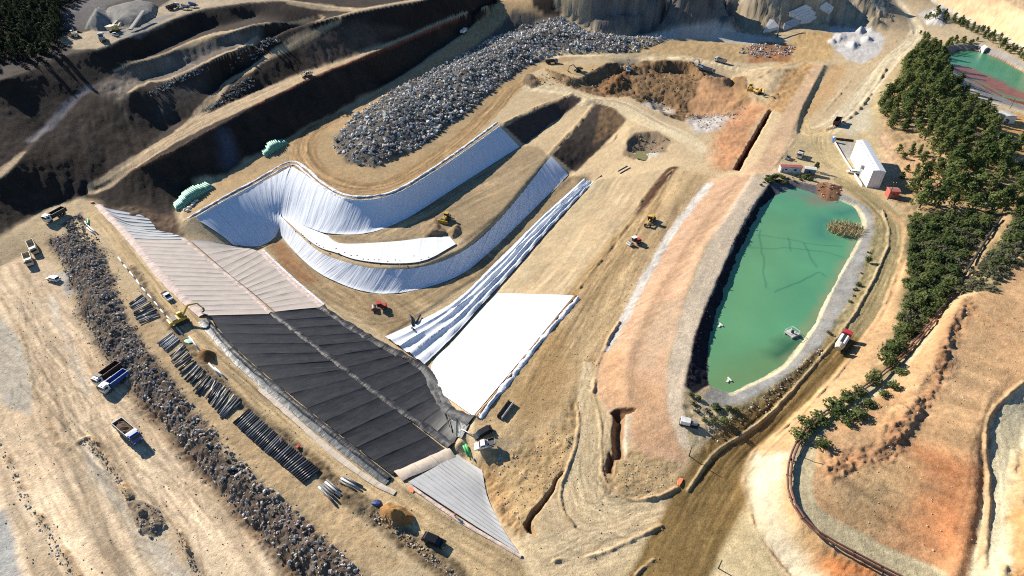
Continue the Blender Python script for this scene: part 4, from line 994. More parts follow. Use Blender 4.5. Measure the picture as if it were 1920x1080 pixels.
# beige cover at the west end
bw = sheet('beige_liner', 'beige lined slope with fine cross seams below the crest road', [(250, 448), (300, 508), (345, 557), (390, 592)], [(345, 450), (420, 512), (470, 553), (508, 589)], 17, M_BEIGE, lip=0.09)
sheet('beige_liner', None, [(190, 386), (215, 412), (250, 447)], [(262, 402), (295, 425), (343, 449)], 9, M_GREYL, bw, part='upper_panel', wave=0.05, ragged=0.12)
roll('edge_strip', bw, [(188, 384), (250, 449), (300, 509), (345, 556), (386, 591)], 2.6, 0.25, M_PINK, 16, side=-0.6)
roll('soil_berm', bw, [(344, 448), (420, 511), (470, 552), (508, 588)], 1.5, 0.45, M_PINK, 9)
sheet('beige_lower_liner', 'narrower beige lined slope between its rope berm and the pit floor', [(356, 450), (425, 510), (475, 550), (516, 585)], [(442, 463), (488, 474), (545, 528), (602, 576)], 15, M_BEIGE, lip=0.09)
bl = bpy.data.objects['beige_lower_liner']
roll('edge_strip', bl, [(488, 471), (545, 526), (604, 575)], 2.0, 0.3, M_PINK, 8)
roll('white_edge', bl, [(492, 468), (548, 521), (608, 572)], 0.9, 0.2, M_WHITEC, 6)
# black membrane
kb = sheet('black_liner', 'wide black membrane slope with raised folds below the crest road', [(392, 594), (450, 660), (600, 785), (735, 890)], [(508, 591), (600, 658), (705, 740), (838, 845)], 13, M_BLACK, lip=0.2)
roll('anchor_fold', kb, [(392, 600), (450, 664), (525, 728), (600, 789), (735, 895)], 1.7, 0.55, M_BLACKF, 14, side=-0.6, lumps=0.5)
roll('outer_flap', kb, [(378, 602), (445, 676), (520, 742), (596, 803), (728, 905)], 2.2, 0.10, M_FLAP, 22, side=0, lumps=0.4)
roll('cloth_strip', kb, [(493, 726), (545, 770), (625, 840), (700, 895), (746, 919)], 1.3, 0.12, M_CLOTH, 10, side=-0.9)
kl = sheet('black_lower_liner', 'narrow black membrane slope running down to the white floor', [(516, 586), (600, 650), (705, 732), (850, 832)], [(605, 579), (700, 640), (795, 690), (872, 800)], 13, M_BLACK, lip=0.2)
roll('centre_fold', kl, [(512, 588), (600, 655), (705, 736), (800, 803), (846, 838)], 2.2, 0.6, M_BLACKF, 12, lumps=0.5)
roll('toe_fold', kl, [(602, 577), (660, 615), (720, 650), (795, 692), (815, 730), (838, 768), (884, 790)], 2.8, 0.7, M_BLACKF, 14, lumps=0.6)
sheet('black_lower_liner', None, [(815, 722), (840, 765), (884, 788)], [(838, 790), (850, 815), (866, 822)], 4, M_FLAP, kl, part='corner_panel', wave=0.12, lip=0.5)
# beige hem and grey sheet at the east end
gr = sheet('grey_liner', 'pale grey sheet with pink lower hem, narrowing to a point by the road', [(765, 904), (800, 885), (830, 868), (858, 852)], [(975, 1040), (945, 995), (915, 935), (904, 882)], 13, M_GREYL, lip=0.13)
roll('hem_fold', gr, [(746, 893), (795, 872), (848, 848)], 3.6, 0.35, M_CLOTH, 3, lumps=0.2)
roll('edge_strip', gr, [(770, 912), (860, 975), (920, 1010), (978, 1044)], 0.8, 0.18, M_PINK, 8)
# white slopes
sheet('white_corner_liner', 'white sheet on the shaded corner slope, blue in shadow, above the beige liner', [(368, 411), (420, 381), (480, 349), (544, 313)], [(440, 461), (486, 464), (513, 448), (525, 436)], 15, M_WHITE, lip=0.05, ragged=0.06)
uw = sheet('white_upper_liner', 'long curving white sheet on the upper pit slope below the boulder pile', [(547, 312), (572, 327), (602, 351), (650, 376), (710, 376), (765, 357), (850, 303), (938, 239)], [(525, 402), (545, 412), (577, 426), (618, 438), (690, 437), (762, 410), (842, 360), (975, 275)], 30, M_WHITE, wave=0.06, lip=0.05)
sheet('white_lower_liner', 'long curving white sheet on the lower pit slope above the pit floor', [(526, 405), (560, 440), (602, 474), (650, 492), (705, 504), (792, 501), (874, 468), (946, 402), (1033, 293)], [(526, 440), (545, 464), (575, 494), (612, 520), (680, 546), (752, 549), (850, 522), (921, 470), (1066, 328)], 36, M_WHITE, wave=0.06, lip=0.05)
sheet('white_bench_liner', 'flat white sheet on the pit bench beside the bulldozer', [(528, 402), (575, 426), (612, 441), (642, 457), (740, 453), (800, 446), (843, 444)], [(530, 408), (590, 459), (630, 474), (668, 487), (730, 494), (795, 489), (855, 458)], 12, M_WHITEB, lip=0.05)
roll('rim_strip', uw, [(352, 410), (420, 370), (480, 338), (543, 304), (575, 316), (604, 342), (650, 366), (712, 366), (762, 347), (850, 290), (932, 230)], 1.3, 0.3, M_WHITEC, 26, lumps=0.6)
roll('rim_strip', uw, [(368, 408), (420, 378), (480, 346), (545, 310), (573, 324), (602, 349), (650, 374), (710, 374), (763, 355), (850, 300), (938, 237)], 0.9, 0.25, M_WHITEC, 22, lumps=0.5)
sheet('bright_white_liner', 'large bright white sheet on the sunlit slope facing the black membrane', [(932, 550), (890, 595), (850, 640), (808, 688), (832, 742)], [(1076, 555), (1030, 610), (985, 665), (935, 725), (888, 780)], 9, M_WHITEF, lip=0.14)
ew = bpy.data.objects['bright_white_liner']
roll('edge_strip', ew, [(1086, 560), (1040, 612), (1000, 660), (945, 730), (900, 786)], 1.6, 0.35, M_WHITEC, 14, lumps=0.8, side=-0.5)
roll('soil_strip', ew, [(1080, 556), (1035, 609), (992, 662), (940, 727), (893, 783)], 1.0, 0.3, mat('trench_soil', A(140, 100, 66), 0.95, var=0.3), 10, lumps=0.8)
fw = sheet('white_channel_liner', 'crumpled white sheets laid as a long channel across the pit floor', [(722, 632), (790, 600), (860, 560), (930, 492), (1010, 413), (1094, 336)], [(796, 684), (855, 626), (905, 570), (965, 505), (1032, 427), (1114, 341)], 5, M_WHITE, lip=0, split='t', nv=30, lift=0.2, wave=0.12,
    fold=lambda t, s: (0.8 + 0.3 * np.sin(s * 0.31)) * np.exp(-((t - 0.38 - 0.03 * np.sin(s * 0.15)) / 0.05) ** 2) + 1.1 * np.exp(-((t - 0.66 + 0.03 * np.sin(s * 0.2)) / 0.06) ** 2) + (0.6 + 0.25 * np.sin(s * 0.5)) * np.exp(-((t - 0.88) / 0.05) ** 2) + 0.5 * np.exp(-((t - 0.15 - 0.04 * np.sin(s * 0.12)) / 0.05) ** 2))

# ------------------------------------------------------------------ water
def water_mat(name, c1, c2, scale, rough=0.12):
    m = bpy.data.materials.new(name); m.use_nodes = True
    nt = m.node_tree; N = nt.nodes; b = N['Principled BSDF']
    b.inputs['Roughness'].default_value = rough; b.inputs['Specular IOR Level'].default_value = 0.35
    tc = N.new('ShaderNodeTexCoord')
    n = N.new('ShaderNodeTexNoise'); n.inputs['Scale'].default_value = scale; n.inputs['Detail'].default_value = 5
    nt.links.new(tc.outputs['Object'], n.inputs['Vector'])
    at = N.new('ShaderNodeVertexColor'); at.layer_name = 'water'
    r = N.new('ShaderNodeMapRange'); r.inputs['From Min'].default_value = 0.3; r.inputs['From Max'].default_value = 0.7; r.inputs['To Min'].default_value = 0.9; r.inputs['To Max'].default_value = 1.1
    nt.links.new(n.outputs['Fac'], r.inputs['Value'])
    x = N.new('ShaderNodeVectorMath'); x.operation = 'SCALE'
    nt.links.new(at.outputs['Color'], x.inputs[0]); nt.links.new(r.outputs[0], x.inputs['Scale']); nt.links.new(x.outputs[0], b.inputs['Base Color'])
    n2 = N.new('ShaderNodeTexNoise'); n2.inputs['Scale'].default_value = 1.2
    nt.links.new(tc.outputs['Object'], n2.inputs['Vector'])
    bp = N.new('ShaderNodeBump'); bp.inputs['Strength'].default_value = 0.06; bp.inputs['Distance'].default_value = 0.1
    nt.links.new(n2.outputs['Fac'], bp.inputs['Height']); nt.links.new(bp.outputs[0], b.inputs['Normal'])
    return m

def pond(name, label, outline, z, paint, material):
    o = np.array(outline, float)
    w = at_z(o[:, 0], o[:, 1], z)
    lo, hi = w[:, :2].min(0) - 2, w[:, :2].max(0) + 2
    st = 0.5
    xs, ys = np.arange(lo[0], hi[0], st), np.arange(lo[1], hi[1], st)
    X, Y = np.meshgrid(xs, ys, indexing='ij')
    near, _, _ = line_dist(X, Y, np.vstack([w, w[:1]]))
    keepc = inside(X, Y, w) | (near < 2.2)
    nX, nY = X.shape
    i2, j2 = np.meshgrid(np.arange(nX - 1), np.arange(nY - 1), indexing='ij')
    ok = (keepc[:-1, :-1] & keepc[1:, :-1] & keepc[:-1, 1:] & keepc[1:, 1:]).ravel()
    q0 = (i2 * nY + j2).ravel()[ok]
    fl = np.stack([q0, q0 + nY, q0 + nY + 1, q0 + 1], 1)
    co = np.stack([X, Y, np.full_like(X, z)], -1).reshape(-1, 3)
    me = gmesh(name, co, fl.ravel(), 4, [material])
    c = paint(X.ravel(), Y.ravel(), z)
    ca = me.color_attributes.new('water', 'FLOAT_COLOR', 'POINT')
    ca.data.foreach_set('color', np.concatenate([c, np.ones((len(c), 1))], 1).astype(np.float32).ravel())
    ob = link(name, me); tag(ob, label, kind='structure')
    return ob

def pond_paint(x, y, z):
    c = np.empty((x.size, 3)); c[:] = A(92, 168, 116)
    w = fbm(x, y, 25, 4, 301)
    c *= (1 + 0.08 * w)[:, None]
    def blob(px, r, col, op):
        q = at_z(*np.array(px, float).T, z)
        d, _, _ = line_dist(x + 2 * fbm(x, y, 7, 3, 303), y + 2 * fbm(x, y, 7, 3, 304), q)
        k = (np.clip(1 - d / r, 0, 1) ** 1.2 * op)[:, None]
        c[:] = c * (1 - k) + np.array(col) * k
    blob([(1450, 420), (1400, 520), (1370, 640), (1360, 690)], 16, A(112, 168, 108), 0.6)
    blob([(1350, 715), (1420, 700), (1480, 660)], 9, A(120, 150, 90), 0.7)
    blob([(1480, 362), (1540, 372), (1600, 400)], 7, A(110, 150, 120), 0.8)
    blob([(1540, 372), (1530, 380)], 7, A(150, 130, 100), 0.7)
    blob([(1612, 420), (1600, 462), (1562, 530), (1522, 612), (1470, 682)], 3.0, A(150, 160, 110), 0.8)
    blob([(1575, 400), (1600, 395)], 6, A(40, 130, 105), 0.7)
    blob([(1470, 650), (1490, 640), (1455, 668)], 5, A(30, 95, 70), 0.8)
    blob([(1545, 410), (1540, 440)], 8, A(40, 110, 110), 0.5)
    for ln in ([(1398, 462), (1430, 466), (1480, 465), (1530, 470), (1580, 482)], [(1420, 440), (1470, 447), (1530, 458), (1580, 462)], [(1425, 430), (1426, 460), (1436, 540)], [(1455, 548), (1500, 530), (1535, 512), (1548, 517)], [(1480, 445), (1482, 470)], [(1510, 455), (1518, 480), (1530, 500)]):
        q = at_z(*spline(ln).T, z)
        d, _, _ = line_dist(x + 0.8 * fbm(x, y, 6, 2, 305), y + 0.8 * fbm(x, y, 6, 2, 306), q)
        k = (np.clip(1.3 - d / 0.32, 0, 1) * 0.42)[:, None]
        c[:] = c * (1 - k) + np.array(A(25, 90, 78)) * k
    return c
pond('pond_water', 'turquoise green water of the large lined pond', [(1495, 353), (1455, 365), (1424, 390), (1396, 450), (1362, 530), (1336, 620), (1322, 690), (1331, 722), (1368, 736), (1420, 712), (1470, 682), (1522, 612), (1562, 530), (1602, 462), (1616, 420), (1602, 388), (1566, 374), (1530, 366)], 3.06, pond_paint, water_mat('pond_water', None, None, 0.05))
def pond2_paint(x, y, z):
    c = np.empty((x.size, 3)); c[:] = A(70, 150, 95)
    q = at_z(np.array([1800, 1850, 1900, 1940]), np.array([128, 150, 175, 185]), z)
    d, _, _ = line_dist(x + 3 * fbm(x, y, 8, 3, 311), y + 3 * fbm(x, y, 8, 3, 312), q)
    k = np.clip(1.6 - d / 7.0, 0, 1)[:, None]
    return c * (1 - k) + np.array(A(150, 78, 52)) * k * (1 + 0.3 * fbm(x, y, 3, 3, 313))[:, None]
pond('settling_pond_water', 'green water and red silt of the settling pond beyond the pines', [(1772, 108), (1788, 97), (1830, 94), (1872, 110), (1960, 160), (1990, 213), (1900, 190), (1850, 166), (1800, 134)], 3.3, pond2_paint, water_mat('silt_water', None, None, 0.05, 0.3))
puddle = pond('puddle', 'small olive puddle in the round pit beside the crossing road', [(1196, 293), (1201, 286), (1212, 286), (1214, 292), (1206, 297)], float(ground_detail(*[np.array([q_]) for q_ in at_z(1205, 291, -3.0)[:2]])[0]) + 0.35, lambda x, y, z: np.tile(np.array(A(150, 140, 70)), (x.size, 1)), water_mat('puddle_water', None, None, 0.2))

# ------------------------------------------------------------------ boulders and rubble
def hull_rock(seed, npts=13, flat=0.75):
    r = np.random.default_rng(seed)
    v = r.normal(size=(npts, 3)); v /= np.linalg.norm(v, axis=1)[:, None]
    v *= (0.42 + 0.12 * r.random((npts, 1))); v *= np.array([1.0, 0.8 + 0.25 * r.random(), flat])
    bm = bmesh.new()
    for p in v: bm.verts.new(p)
    bmesh.ops.convex_hull(bm, input=bm.verts)
    loose = [x for x in bm.verts if not x.link_faces]
    if loose: bmesh.ops.delete(bm, geom=loose, context='VERTS')
    bmesh.ops.triangulate(bm, faces=bm.faces)
    bm.verts.index_update(); bm.normal_update()
    V = np.array([x.co[:] for x in bm.verts]); F = np.array([[x.index for x in f.verts] for f in bm.faces])
    bm.free()
    return V, F

def vc_mat(name, layer, rough=0.9, bump=0.4, bscale=2.0):
    m = bpy.data.materials.new(name); m.use_nodes = True
    nt = m.node_tree; N = nt.nodes; b = N['Principled BSDF']
    b.inputs['Roughness'].default_value = rough; b.inputs['Specular IOR Level'].default_value = 0.2
    at = N.new('ShaderNodeVertexColor'); at.layer_name = layer
    tc = N.new('ShaderNodeTexCoord')
    n = N.new('ShaderNodeTexNoise'); n.inputs['Scale'].default_value = bscale; n.inputs['Detail'].default_value = 4
    nt.links.new(tc.outputs['Object'], n.inputs['Vector'])
    r = N.new('ShaderNodeMapRange'); r.inputs['From Min'].default_value = 0.3; r.inputs['From Max'].default_value = 0.7; r.inputs['To Min'].default_value = 0.75; r.inputs['To Max'].default_value = 1.25
    nt.links.new(n.outputs['Fac'], r.inputs['Value'])
    x = N.new('ShaderNodeVectorMath'); x.operation = 'SCALE'
    nt.links.new(at.outputs['Color'], x.inputs[0]); nt.links.new(r.outputs[0], x.inputs['Scale']); nt.links.new(x.outputs[0], b.inputs['Base Color'])
    bp = N.new('ShaderNodeBump'); bp.inputs['Strength'].default_value = bump; bp.inputs['Distance'].default_value = 0.15
    nt.links.new(n.outputs['Fac'], bp.inputs['Height']); nt.links.new(bp.outputs[0], b.inputs['Normal'])
    return m

def paint_attr(me, layer, cols):
    ca = me.color_attributes.new(layer, 'FLOAT_COLOR', 'POINT')
    ca.data.foreach_set('color', np.concatenate([cols, np.ones((len(cols), 1))], 1).astype(np.float32).ravel())

ROCK = vc_mat('rock', 'rock')
HULLS = [hull_rock(500 + k, 12 + k % 4) for k in range(12)]
def rock_tone(r, base): return np.clip(np.array(base) * (0.45 + 0.75 * r.random() + 0.5 * (r.random() > 0.93)) * np.array([1 + 0.06 * r.normal(), 1, 1 - 0.06 * r.normal()]), 0.03, 0.7)

def scatter(polypx, count, mind, rng):
    wp = P(polypx)
    lo, hi = wp[:, :2].min(0), wp[:, :2].max(0)
    q = lo + (hi - lo) * rng.random((min(30000, count * 12), 2))
    q = q[inside(q[:, 0], q[:, 1], wp)]
    out, cell = [], {}
    for x, y in q:
        k = (int(x // mind), int(y // mind)); bad = False
        for dx in (-1, 0, 1):
            for dy in (-1, 0, 1):
                for (a, b) in cell.get((k[0] + dx, k[1] + dy), ()):
                    if (a - x) ** 2 + (b - y) ** 2 < mind * mind: bad = True; break
        if bad: continue
        out.append((x, y)); cell.setdefault(k, []).append((x, y))
        if len(out) >= count: break
    return np.array(out).reshape(-1, 2)

def scatter_fast(polypx, count, rng):
    wp = P(polypx)
    lo, hi = wp[:, :2].min(0), wp[:, :2].max(0)
    q = lo + (hi - lo) * rng.random((count * 8, 2))
    q = q[inside(q[:, 0], q[:, 1], wp)]
    return q[:count]

def rotm(r):
    a = r.normal(size=4); a /= np.linalg.norm(a); w, x, y, z = a
    return np.array([[1 - 2 * (y * y + z * z), 2 * (x * y - z * w), 2 * (x * z + y * w)], [2 * (x * y + z * w), 1 - 2 * (x * x + z * z), 2 * (y * z - x * w)], [2 * (x * z - y * w), 2 * (y * z + x * w), 1 - 2 * (x * x + y * y)]])

def rocks(polypx, count, smin, smax, base, rng, indiv=0, name=None, label=None, group=None, cat='boulder', stuff_name=None, stuff_label=None, power=2.2, sink=0.25, extra=None):
    q = scatter_fast(polypx, count, rng)
    if extra is not None: q = np.vstack([q, extra])
    size = smin + (smax - smin) * rng.random(len(q)) ** power
    z = ground_detail(q[:, 0], q[:, 1]) + size * (0.5 - sink - 0.12)
    depth = np.hypot(np.hypot(q[:, 0], q[:, 1]), CAM_H - z)
    order = np.argsort(-size / depth)
    chosen = set(order[:indiv].tolist())
    if indiv:
        protos = []
        for k, (V, F) in enumerate(HULLS):
            me = gmesh(name, V, F.ravel(), 3, [ROCK], smooth=False)
            paint_attr(me, 'rock', np.tile(rock_tone(rng, base), (len(V), 1)))
            protos.append(me)
        for i in order[:indiv]:
            o = link(name, protos[int(rng.integers(len(protos)))])
            o.location = (q[i, 0], q[i, 1], z[i])
            o.rotation_euler = (rng.normal() * 0.35, rng.normal() * 0.35, rng.random() * 6.28)
            s = size[i]; o.scale = (s * (0.9 + 0.3 * rng.random()), s, s * (0.85 + 0.25 * rng.random()))
            tag(o, label, cat, group)
    VV, FF, CC = [], [], []; off = 0
    for i in range(len(q)):
        if i in chosen: continue
        V, F = HULLS[i % 12]
        v = (V @ rotm(rng).T) * size[i] + np.array([q[i, 0], q[i, 1], z[i]])
        VV.append(v); FF.append(F + off); off += len(V)
        CC.append(np.tile(rock_tone(rng, base), (len(V), 1)))
    if VV:
        me = gmesh(stuff_name, np.concatenate(VV), np.concatenate(FF).ravel(), 3, [ROCK], smooth=False)
        paint_attr(me, 'rock', np.concatenate(CC))
        o = link(stuff_name, me); tag(o, stuff_label, cat, None, 'stuff')

rr = np.random.default_rng(41)
GREY = (0.54, 0.515, 0.475)
rocks(PILE, 7600, 0.65, 3.1, GREY, rr, 280, 'boulder', 'large grey boulder in the long heap above the white pit slopes', 'boulders of the long grey heap', 'boulder', 'boulder_rubble', 'smaller grey stones filling the long boulder heap', power=3.0)
rocks(ROCKBAND, 5000, 0.22, 1.15, (0.44, 0.405, 0.36), rr, 0, stuff_name='rubble_bank', stuff_label='dark broken rubble covering the bank between plain and pipe shelf', power=2.5)
rocks([(80, 440), (160, 425), (215, 480), (235, 550), (255, 610), (315, 695), (372, 757), (435, 830), (510, 905), (560, 950), (640, 1020), (720, 1095), (580, 1095), (520, 1060), (425, 960), (355, 880), (285, 800), (222, 728), (176, 668), (138, 598), (116, 528)], 1500, 0.15, 0.55, (0.40, 0.35, 0.30), rr, 0, stuff_name='stray_stones', stuff_label='stray small stones spilled from the rubble bank onto the plain')
rocks([(118, 420), (150, 400), (164, 418), (160, 436), (190, 450), (180, 462), (150, 445), (128, 440)], 260, 0.4, 1.1, (0.25, 0.23, 0.22), rr, stuff_name='rubble_patch', stuff_label='dark rubble beside the track at the foot of the hill')
rocks([(1385, 100), (1400, 85), (1440, 78), (1490, 88), (1480, 104), (1420, 110)], 260, 0.8, 2.6, (0.42, 0.41, 0.39), rr, stuff_name='quarry_rubble', stuff_label='pale quarried stones heaped by the upper crossing road')
rocks([(410, 125), (440, 108), (480, 88), (520, 70), (530, 76), (470, 115), (425, 132)], 200, 0.7, 2.0, (0.34, 0.33, 0.32), rr, stuff_name='bench_rubble', stuff_label='grey stones dumped along the hillside bench')
rocks([(375, 212), (400, 190), (440, 158), (475, 145), (480, 160), (420, 195)], 160, 0.5, 1.6, (0.3, 0.3, 0.29), rr, stuff_name='slope_rubble', stuff_label='grey stones below the spur of the haul road')
rocks([(275, 172), (310, 152), (390, 124), (392, 132), (330, 160), (285, 182)], 160, 0.5, 1.4, (0.36, 0.36, 0.36), rr, stuff_name='track_rubble', stuff_label='grey stones along the edge of the hillside track')
for k, (pg, n, s0, s1, base, nm, lb) in enumerate((
    ([(140, 830), (175, 822), (215, 880), (250, 935), (240, 940), (205, 885), (165, 838)], 160, 0.25, 0.7, (0.46, 0.41, 0.34), 'windrow_stones', 'stones of the low windrow across the plain'),
    ([(0, 830), (20, 862), (60, 935), (110, 1010), (150, 1080), (125, 1080), (80, 1005), (35, 925), (0, 850)], 300, 0.2, 0.7, (0.48, 0.45, 0.40), 'edge_stones', 'stones along the grey edge of the plain at the bottom'),
    ([(250, 940), (300, 955), (312, 985), (285, 1010), (262, 1000)], 90, 0.25, 0.9, (0.48, 0.42, 0.34), 'rubble_heap_stones', 'loose stones of the heap on the plain'),
    ([(325, 978), (345, 1010), (380, 1080), (370, 1082), (340, 1030)], 110, 0.2, 0.6, (0.46, 0.40, 0.32), 'verge_stones', 'stones in the thin verge beside the dump road'),
    ([(890, 880), (960, 850), (1050, 800), (1075, 820), (1040, 910), (990, 985), (930, 950)], 420, 0.12, 0.5, (0.60, 0.49, 0.33), 'tan_clods', 'tan clods scattered on the rough slope by the grey sheet'),
    ([(1140, 870), (1200, 860), (1270, 890), (1250, 925), (1170, 930)], 170, 0.12, 0.5, (0.60, 0.50, 0.36), 'loop_clods', 'pale clods inside the turning loop'),
    ([(700, 955), (770, 1005), (860, 1080), (840, 1085), (760, 1020), (690, 965)], 240, 0.2, 0.7, (0.46, 0.38, 0.28), 'shelf_stones', 'stones along the low ridge beside the lower crest road'),
    ([(235, 505), (300, 590), (350, 650), (440, 740), (600, 880), (590, 885), (430, 745), (340, 660), (290, 595)], 300, 0.15, 0.5, (0.36, 0.31, 0.25), 'road_edge_stones', 'small stones between pipe stacks and crest road'),
    ([(1060, 150), (1150, 120), (1290, 118), (1330, 145), (1300, 175), (1240, 205), (1180, 182)], 260, 0.5, 1.8, (0.34, 0.25, 0.16), 'dig_clods', 'brown clods in the excavation'),
    ([(1280, 215), (1350, 210), (1400, 195), (1390, 225), (1320, 245)], 160, 0.4, 1.5, (0.48, 0.44, 0.4), 'dig_stones', 'pale stones at the foot of the excavation'),
    ([(1176, 268), (1200, 250), (1250, 262), (1245, 280), (1200, 298)], 110, 0.4, 1.6, (0.3, 0.27, 0.23), 'pit_stones', 'dark stones round the puddle pit'),
    ([(975, 155), (990, 140), (1012, 160), (1060, 160), (1090, 162), (1030, 135)], 130, 0.4, 1.3, (0.3, 0.25, 0.18), 'spoil_stones', 'brown stones on the spoil beside the road fork'),
    ([(1300, 760), (1380, 772), (1440, 735), (1540, 650), (1550, 660), (1440, 770), (1340, 835)], 240, 0.2, 0.8, (0.42, 0.37, 0.28), 'pond_edge_stones', 'stones between the pond liner and the haul road'),
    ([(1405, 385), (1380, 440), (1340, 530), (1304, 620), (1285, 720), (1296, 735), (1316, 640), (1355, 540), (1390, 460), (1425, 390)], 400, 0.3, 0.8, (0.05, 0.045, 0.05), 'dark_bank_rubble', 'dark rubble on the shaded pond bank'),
    ([(1530, 345), (1580, 350), (1572, 385), (1540, 384)], 50, 0.3, 1.3, (0.32, 0.24, 0.18), 'outfall_stones', 'rusty stones at the head of the pond'))):
    rocks(pg, n, s0, s1, base, rr, stuff_name=nm, stuff_label=lb, cat='stones')

# ------------------------------------------------------------------ trees and shrubs
def leaf_cards(rng, centers, radii, per, size, squash=0.8):
    V = []
    for c, r in zip(centers, radii):
        for _ in range(per):
            d = rng.normal(size=3); d /= np.linalg.norm(d)
            p = c + d * r * (0.55 + 0.5 * rng.random()) * np.array([1, 1, squash])
            nn = d * 0.8 + np.array([0, 0, 0.7]) + rng.normal(size=3) * 0.45; nn /= np.linalg.norm(nn)
            t1 = np.cross(nn, rng.normal(size=3)); t1 /= np.linalg.norm(t1); t2 = np.cross(nn, t1)
            s = size * (0.6 + 0.8 * rng.random())
            V.append(np.array([p + (a * t1 + b * t2 + c_ * nn) * s for a, b, c_ in ((-.5, -.4, -.1), (.5, -.3, .05), (.4, .5, -.1), (-.5, .4, .08))]))
    return np.concatenate(V)

def leaf_mat(name, c, c2):
    m = bpy.data.materials.new(name); m.use_nodes = True
    nt = m.node_tree; N = nt.nodes; b = N['Principled BSDF']
    b.inputs['Roughness'].default_value = 0.8; b.inputs['Specular IOR Level'].default_value = 0.15
    oi = N.new('ShaderNodeObjectInfo'); tc = N.new('ShaderNodeTexCoord')
    n = N.new('ShaderNodeTexNoise'); n.inputs['Scale'].default_value = 0.45; n.inputs['Detail'].default_value = 4
    nt.links.new(tc.outputs['Object'], n.inputs['Vector'])
    ad = N.new('ShaderNodeMath'); ad.operation = 'ADD'
    nt.links.new(n.outputs['Fac'], ad.inputs[0]); nt.links.new(oi.outputs['Random'], ad.inputs[1])
    r = N.new('ShaderNodeMapRange'); r.inputs['From Min'].default_value = 0.3; r.inputs['From Max'].default_value = 1.6
    nt.links.new(ad.outputs[0], r.inputs['Value'])
    mx = N.new('ShaderNodeMix'); mx.data_type = 'RGBA'; mx.inputs[6].default_value = (*c, 1); mx.inputs[7].default_value = (*c2, 1)
    nt.links.new(r.outputs[0], mx.inputs[0]); nt.links.new(mx.outputs[2], b.inputs['Base Color'])
    tl_ = N.new('ShaderNodeBsdfTranslucent'); ms = N.new('ShaderNodeMixShader'); ms.inputs[0].default_value = 0.42
    nt.links.new(mx.outputs[2], tl_.inputs['Color']); nt.links.new(b.outputs[0], ms.inputs[1]); nt.links.new(tl_.outputs[0], ms.inputs[2])
    nt.links.new(ms.outputs[0], N['Material Output'].inputs['Surface'])
    return m
M_PINE = leaf_mat('pine_needles', (0.066, 0.102, 0.030), (0.20, 0.23, 0.08))
M_BUSH = leaf_mat('bush_leaves', (0.064, 0.098, 0.030), (0.18, 0.21, 0.075))
M_SCRUB = leaf_mat('grey_scrub', (0.09, 0.10, 0.05), (0.20, 0.19, 0.12))
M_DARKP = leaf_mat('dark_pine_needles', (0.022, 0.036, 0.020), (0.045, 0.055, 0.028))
M_BARK = mat('bark', (0.10, 0.075, 0.05), 0.9)

def cone_mesh(name, segs, material):
    """tapered limbs: list of (p0, p1, r0, r1)"""
    V, F = [], []
    for p0, p1, r0, r1 in segs:
        p0, p1 = np.array(p0, float), np.array(p1, float)
        d = p1 - p0; d /= np.linalg.norm(d)
        a = np.cross(d, [0.3, 0.9, 0.1]); a /= np.linalg.norm(a); b = np.cross(d, a)
        o = len(V)
        for k in range(6):
            t = k * math.pi / 3; u = a * math.cos(t) + b * math.sin(t)
            V.append(p0 + u * r0); V.append(p1 + u * r1)
        for k in range(6):
            F.append([o + 2 * k, o + 2 * ((k + 1) % 6), o + 2 * ((k + 1) % 6) + 1, o + 2 * k + 1])
    return gmesh(name, np.array(V), np.array(F).ravel(), 4, [material])

def quad_faces(n): return np.arange(n, dtype=np.int32)
def make_tree(seed, h, w, kind):
    r = np.random.default_rng(seed)
    cs, rs = [], []
    if kind == 'pine':
        n = 11
        for k in range(n):
            t = 0.25 + 0.72 * (k + r.random()) / n
            rad = w * 0.5 * (1.05 - t) ** 0.7 + 0.25
            a = r.random() * 6.28; q = rad * (0.3 + 0.5 * r.random())
            cs.append(np.array([q * math.cos(a), q * math.sin(a), h * t])); rs.append(0.42 * w * (1.1 - 0.75 * t))
        per, size = 44, 0.5
    elif kind == 'bush':
        for k in range(7):
            a = r.random() * 6.28; q = w * 0.28 * r.random() ** 0.5
            cs.append(np.array([q * math.cos(a), q * math.sin(a), h * (0.35 + 0.35 * r.random())])); rs.append(w * (0.22 + 0.12 * r.random()))
        per, size = 50, 0.4
    else:
        for k in range(6):
            a = r.random() * 6.28; q = w * 0.33 * r.random() ** 0.5
            cs.append(np.array([q * math.cos(a), q * math.sin(a), h * (0.3 + 0.3 * r.random())])); rs.append(w * (0.15 + 0.12 * r.random()))
        per, size = 30, 0.28
    V = leaf_cards(r, cs, rs, per, size)
    limbs = [((0, 0, -0.4), (0.1, 0.05, h * 0.55), 0.05 * h ** 0.9, 0.03 * h ** 0.8)]
    for c in cs[:5]: limbs.append(((0.05, 0, h * 0.25), tuple(c), 0.08, 0.03))
    return V, limbs
KINDSPEC = {'pine': (M_PINE, 7, 6.5, 5.2), 'bush': (M_BUSH, 5, 2.9, 4.2), 'scrub': (M_SCRUB, 4, 1.5, 3.0), 'darkpine': (M_DARKP, 4, 9.0, 5.5)}
TREES = {}
for kd, (mt_, nvar, h, w) in KINDSPEC.items():
    TREES[kd] = []
    for k in range(nvar):
        V, limbs = make_tree(900 + k * 7 + len(kd), h, w, 'pine' if 'pine' in kd else kd)
        me = gmesh('crown', V, quad_faces(len(V)), 4, [mt_], smooth=False)
        tr = cone_mesh('trunk', limbs, M_BARK)
        TREES[kd].append((V, me, tr))

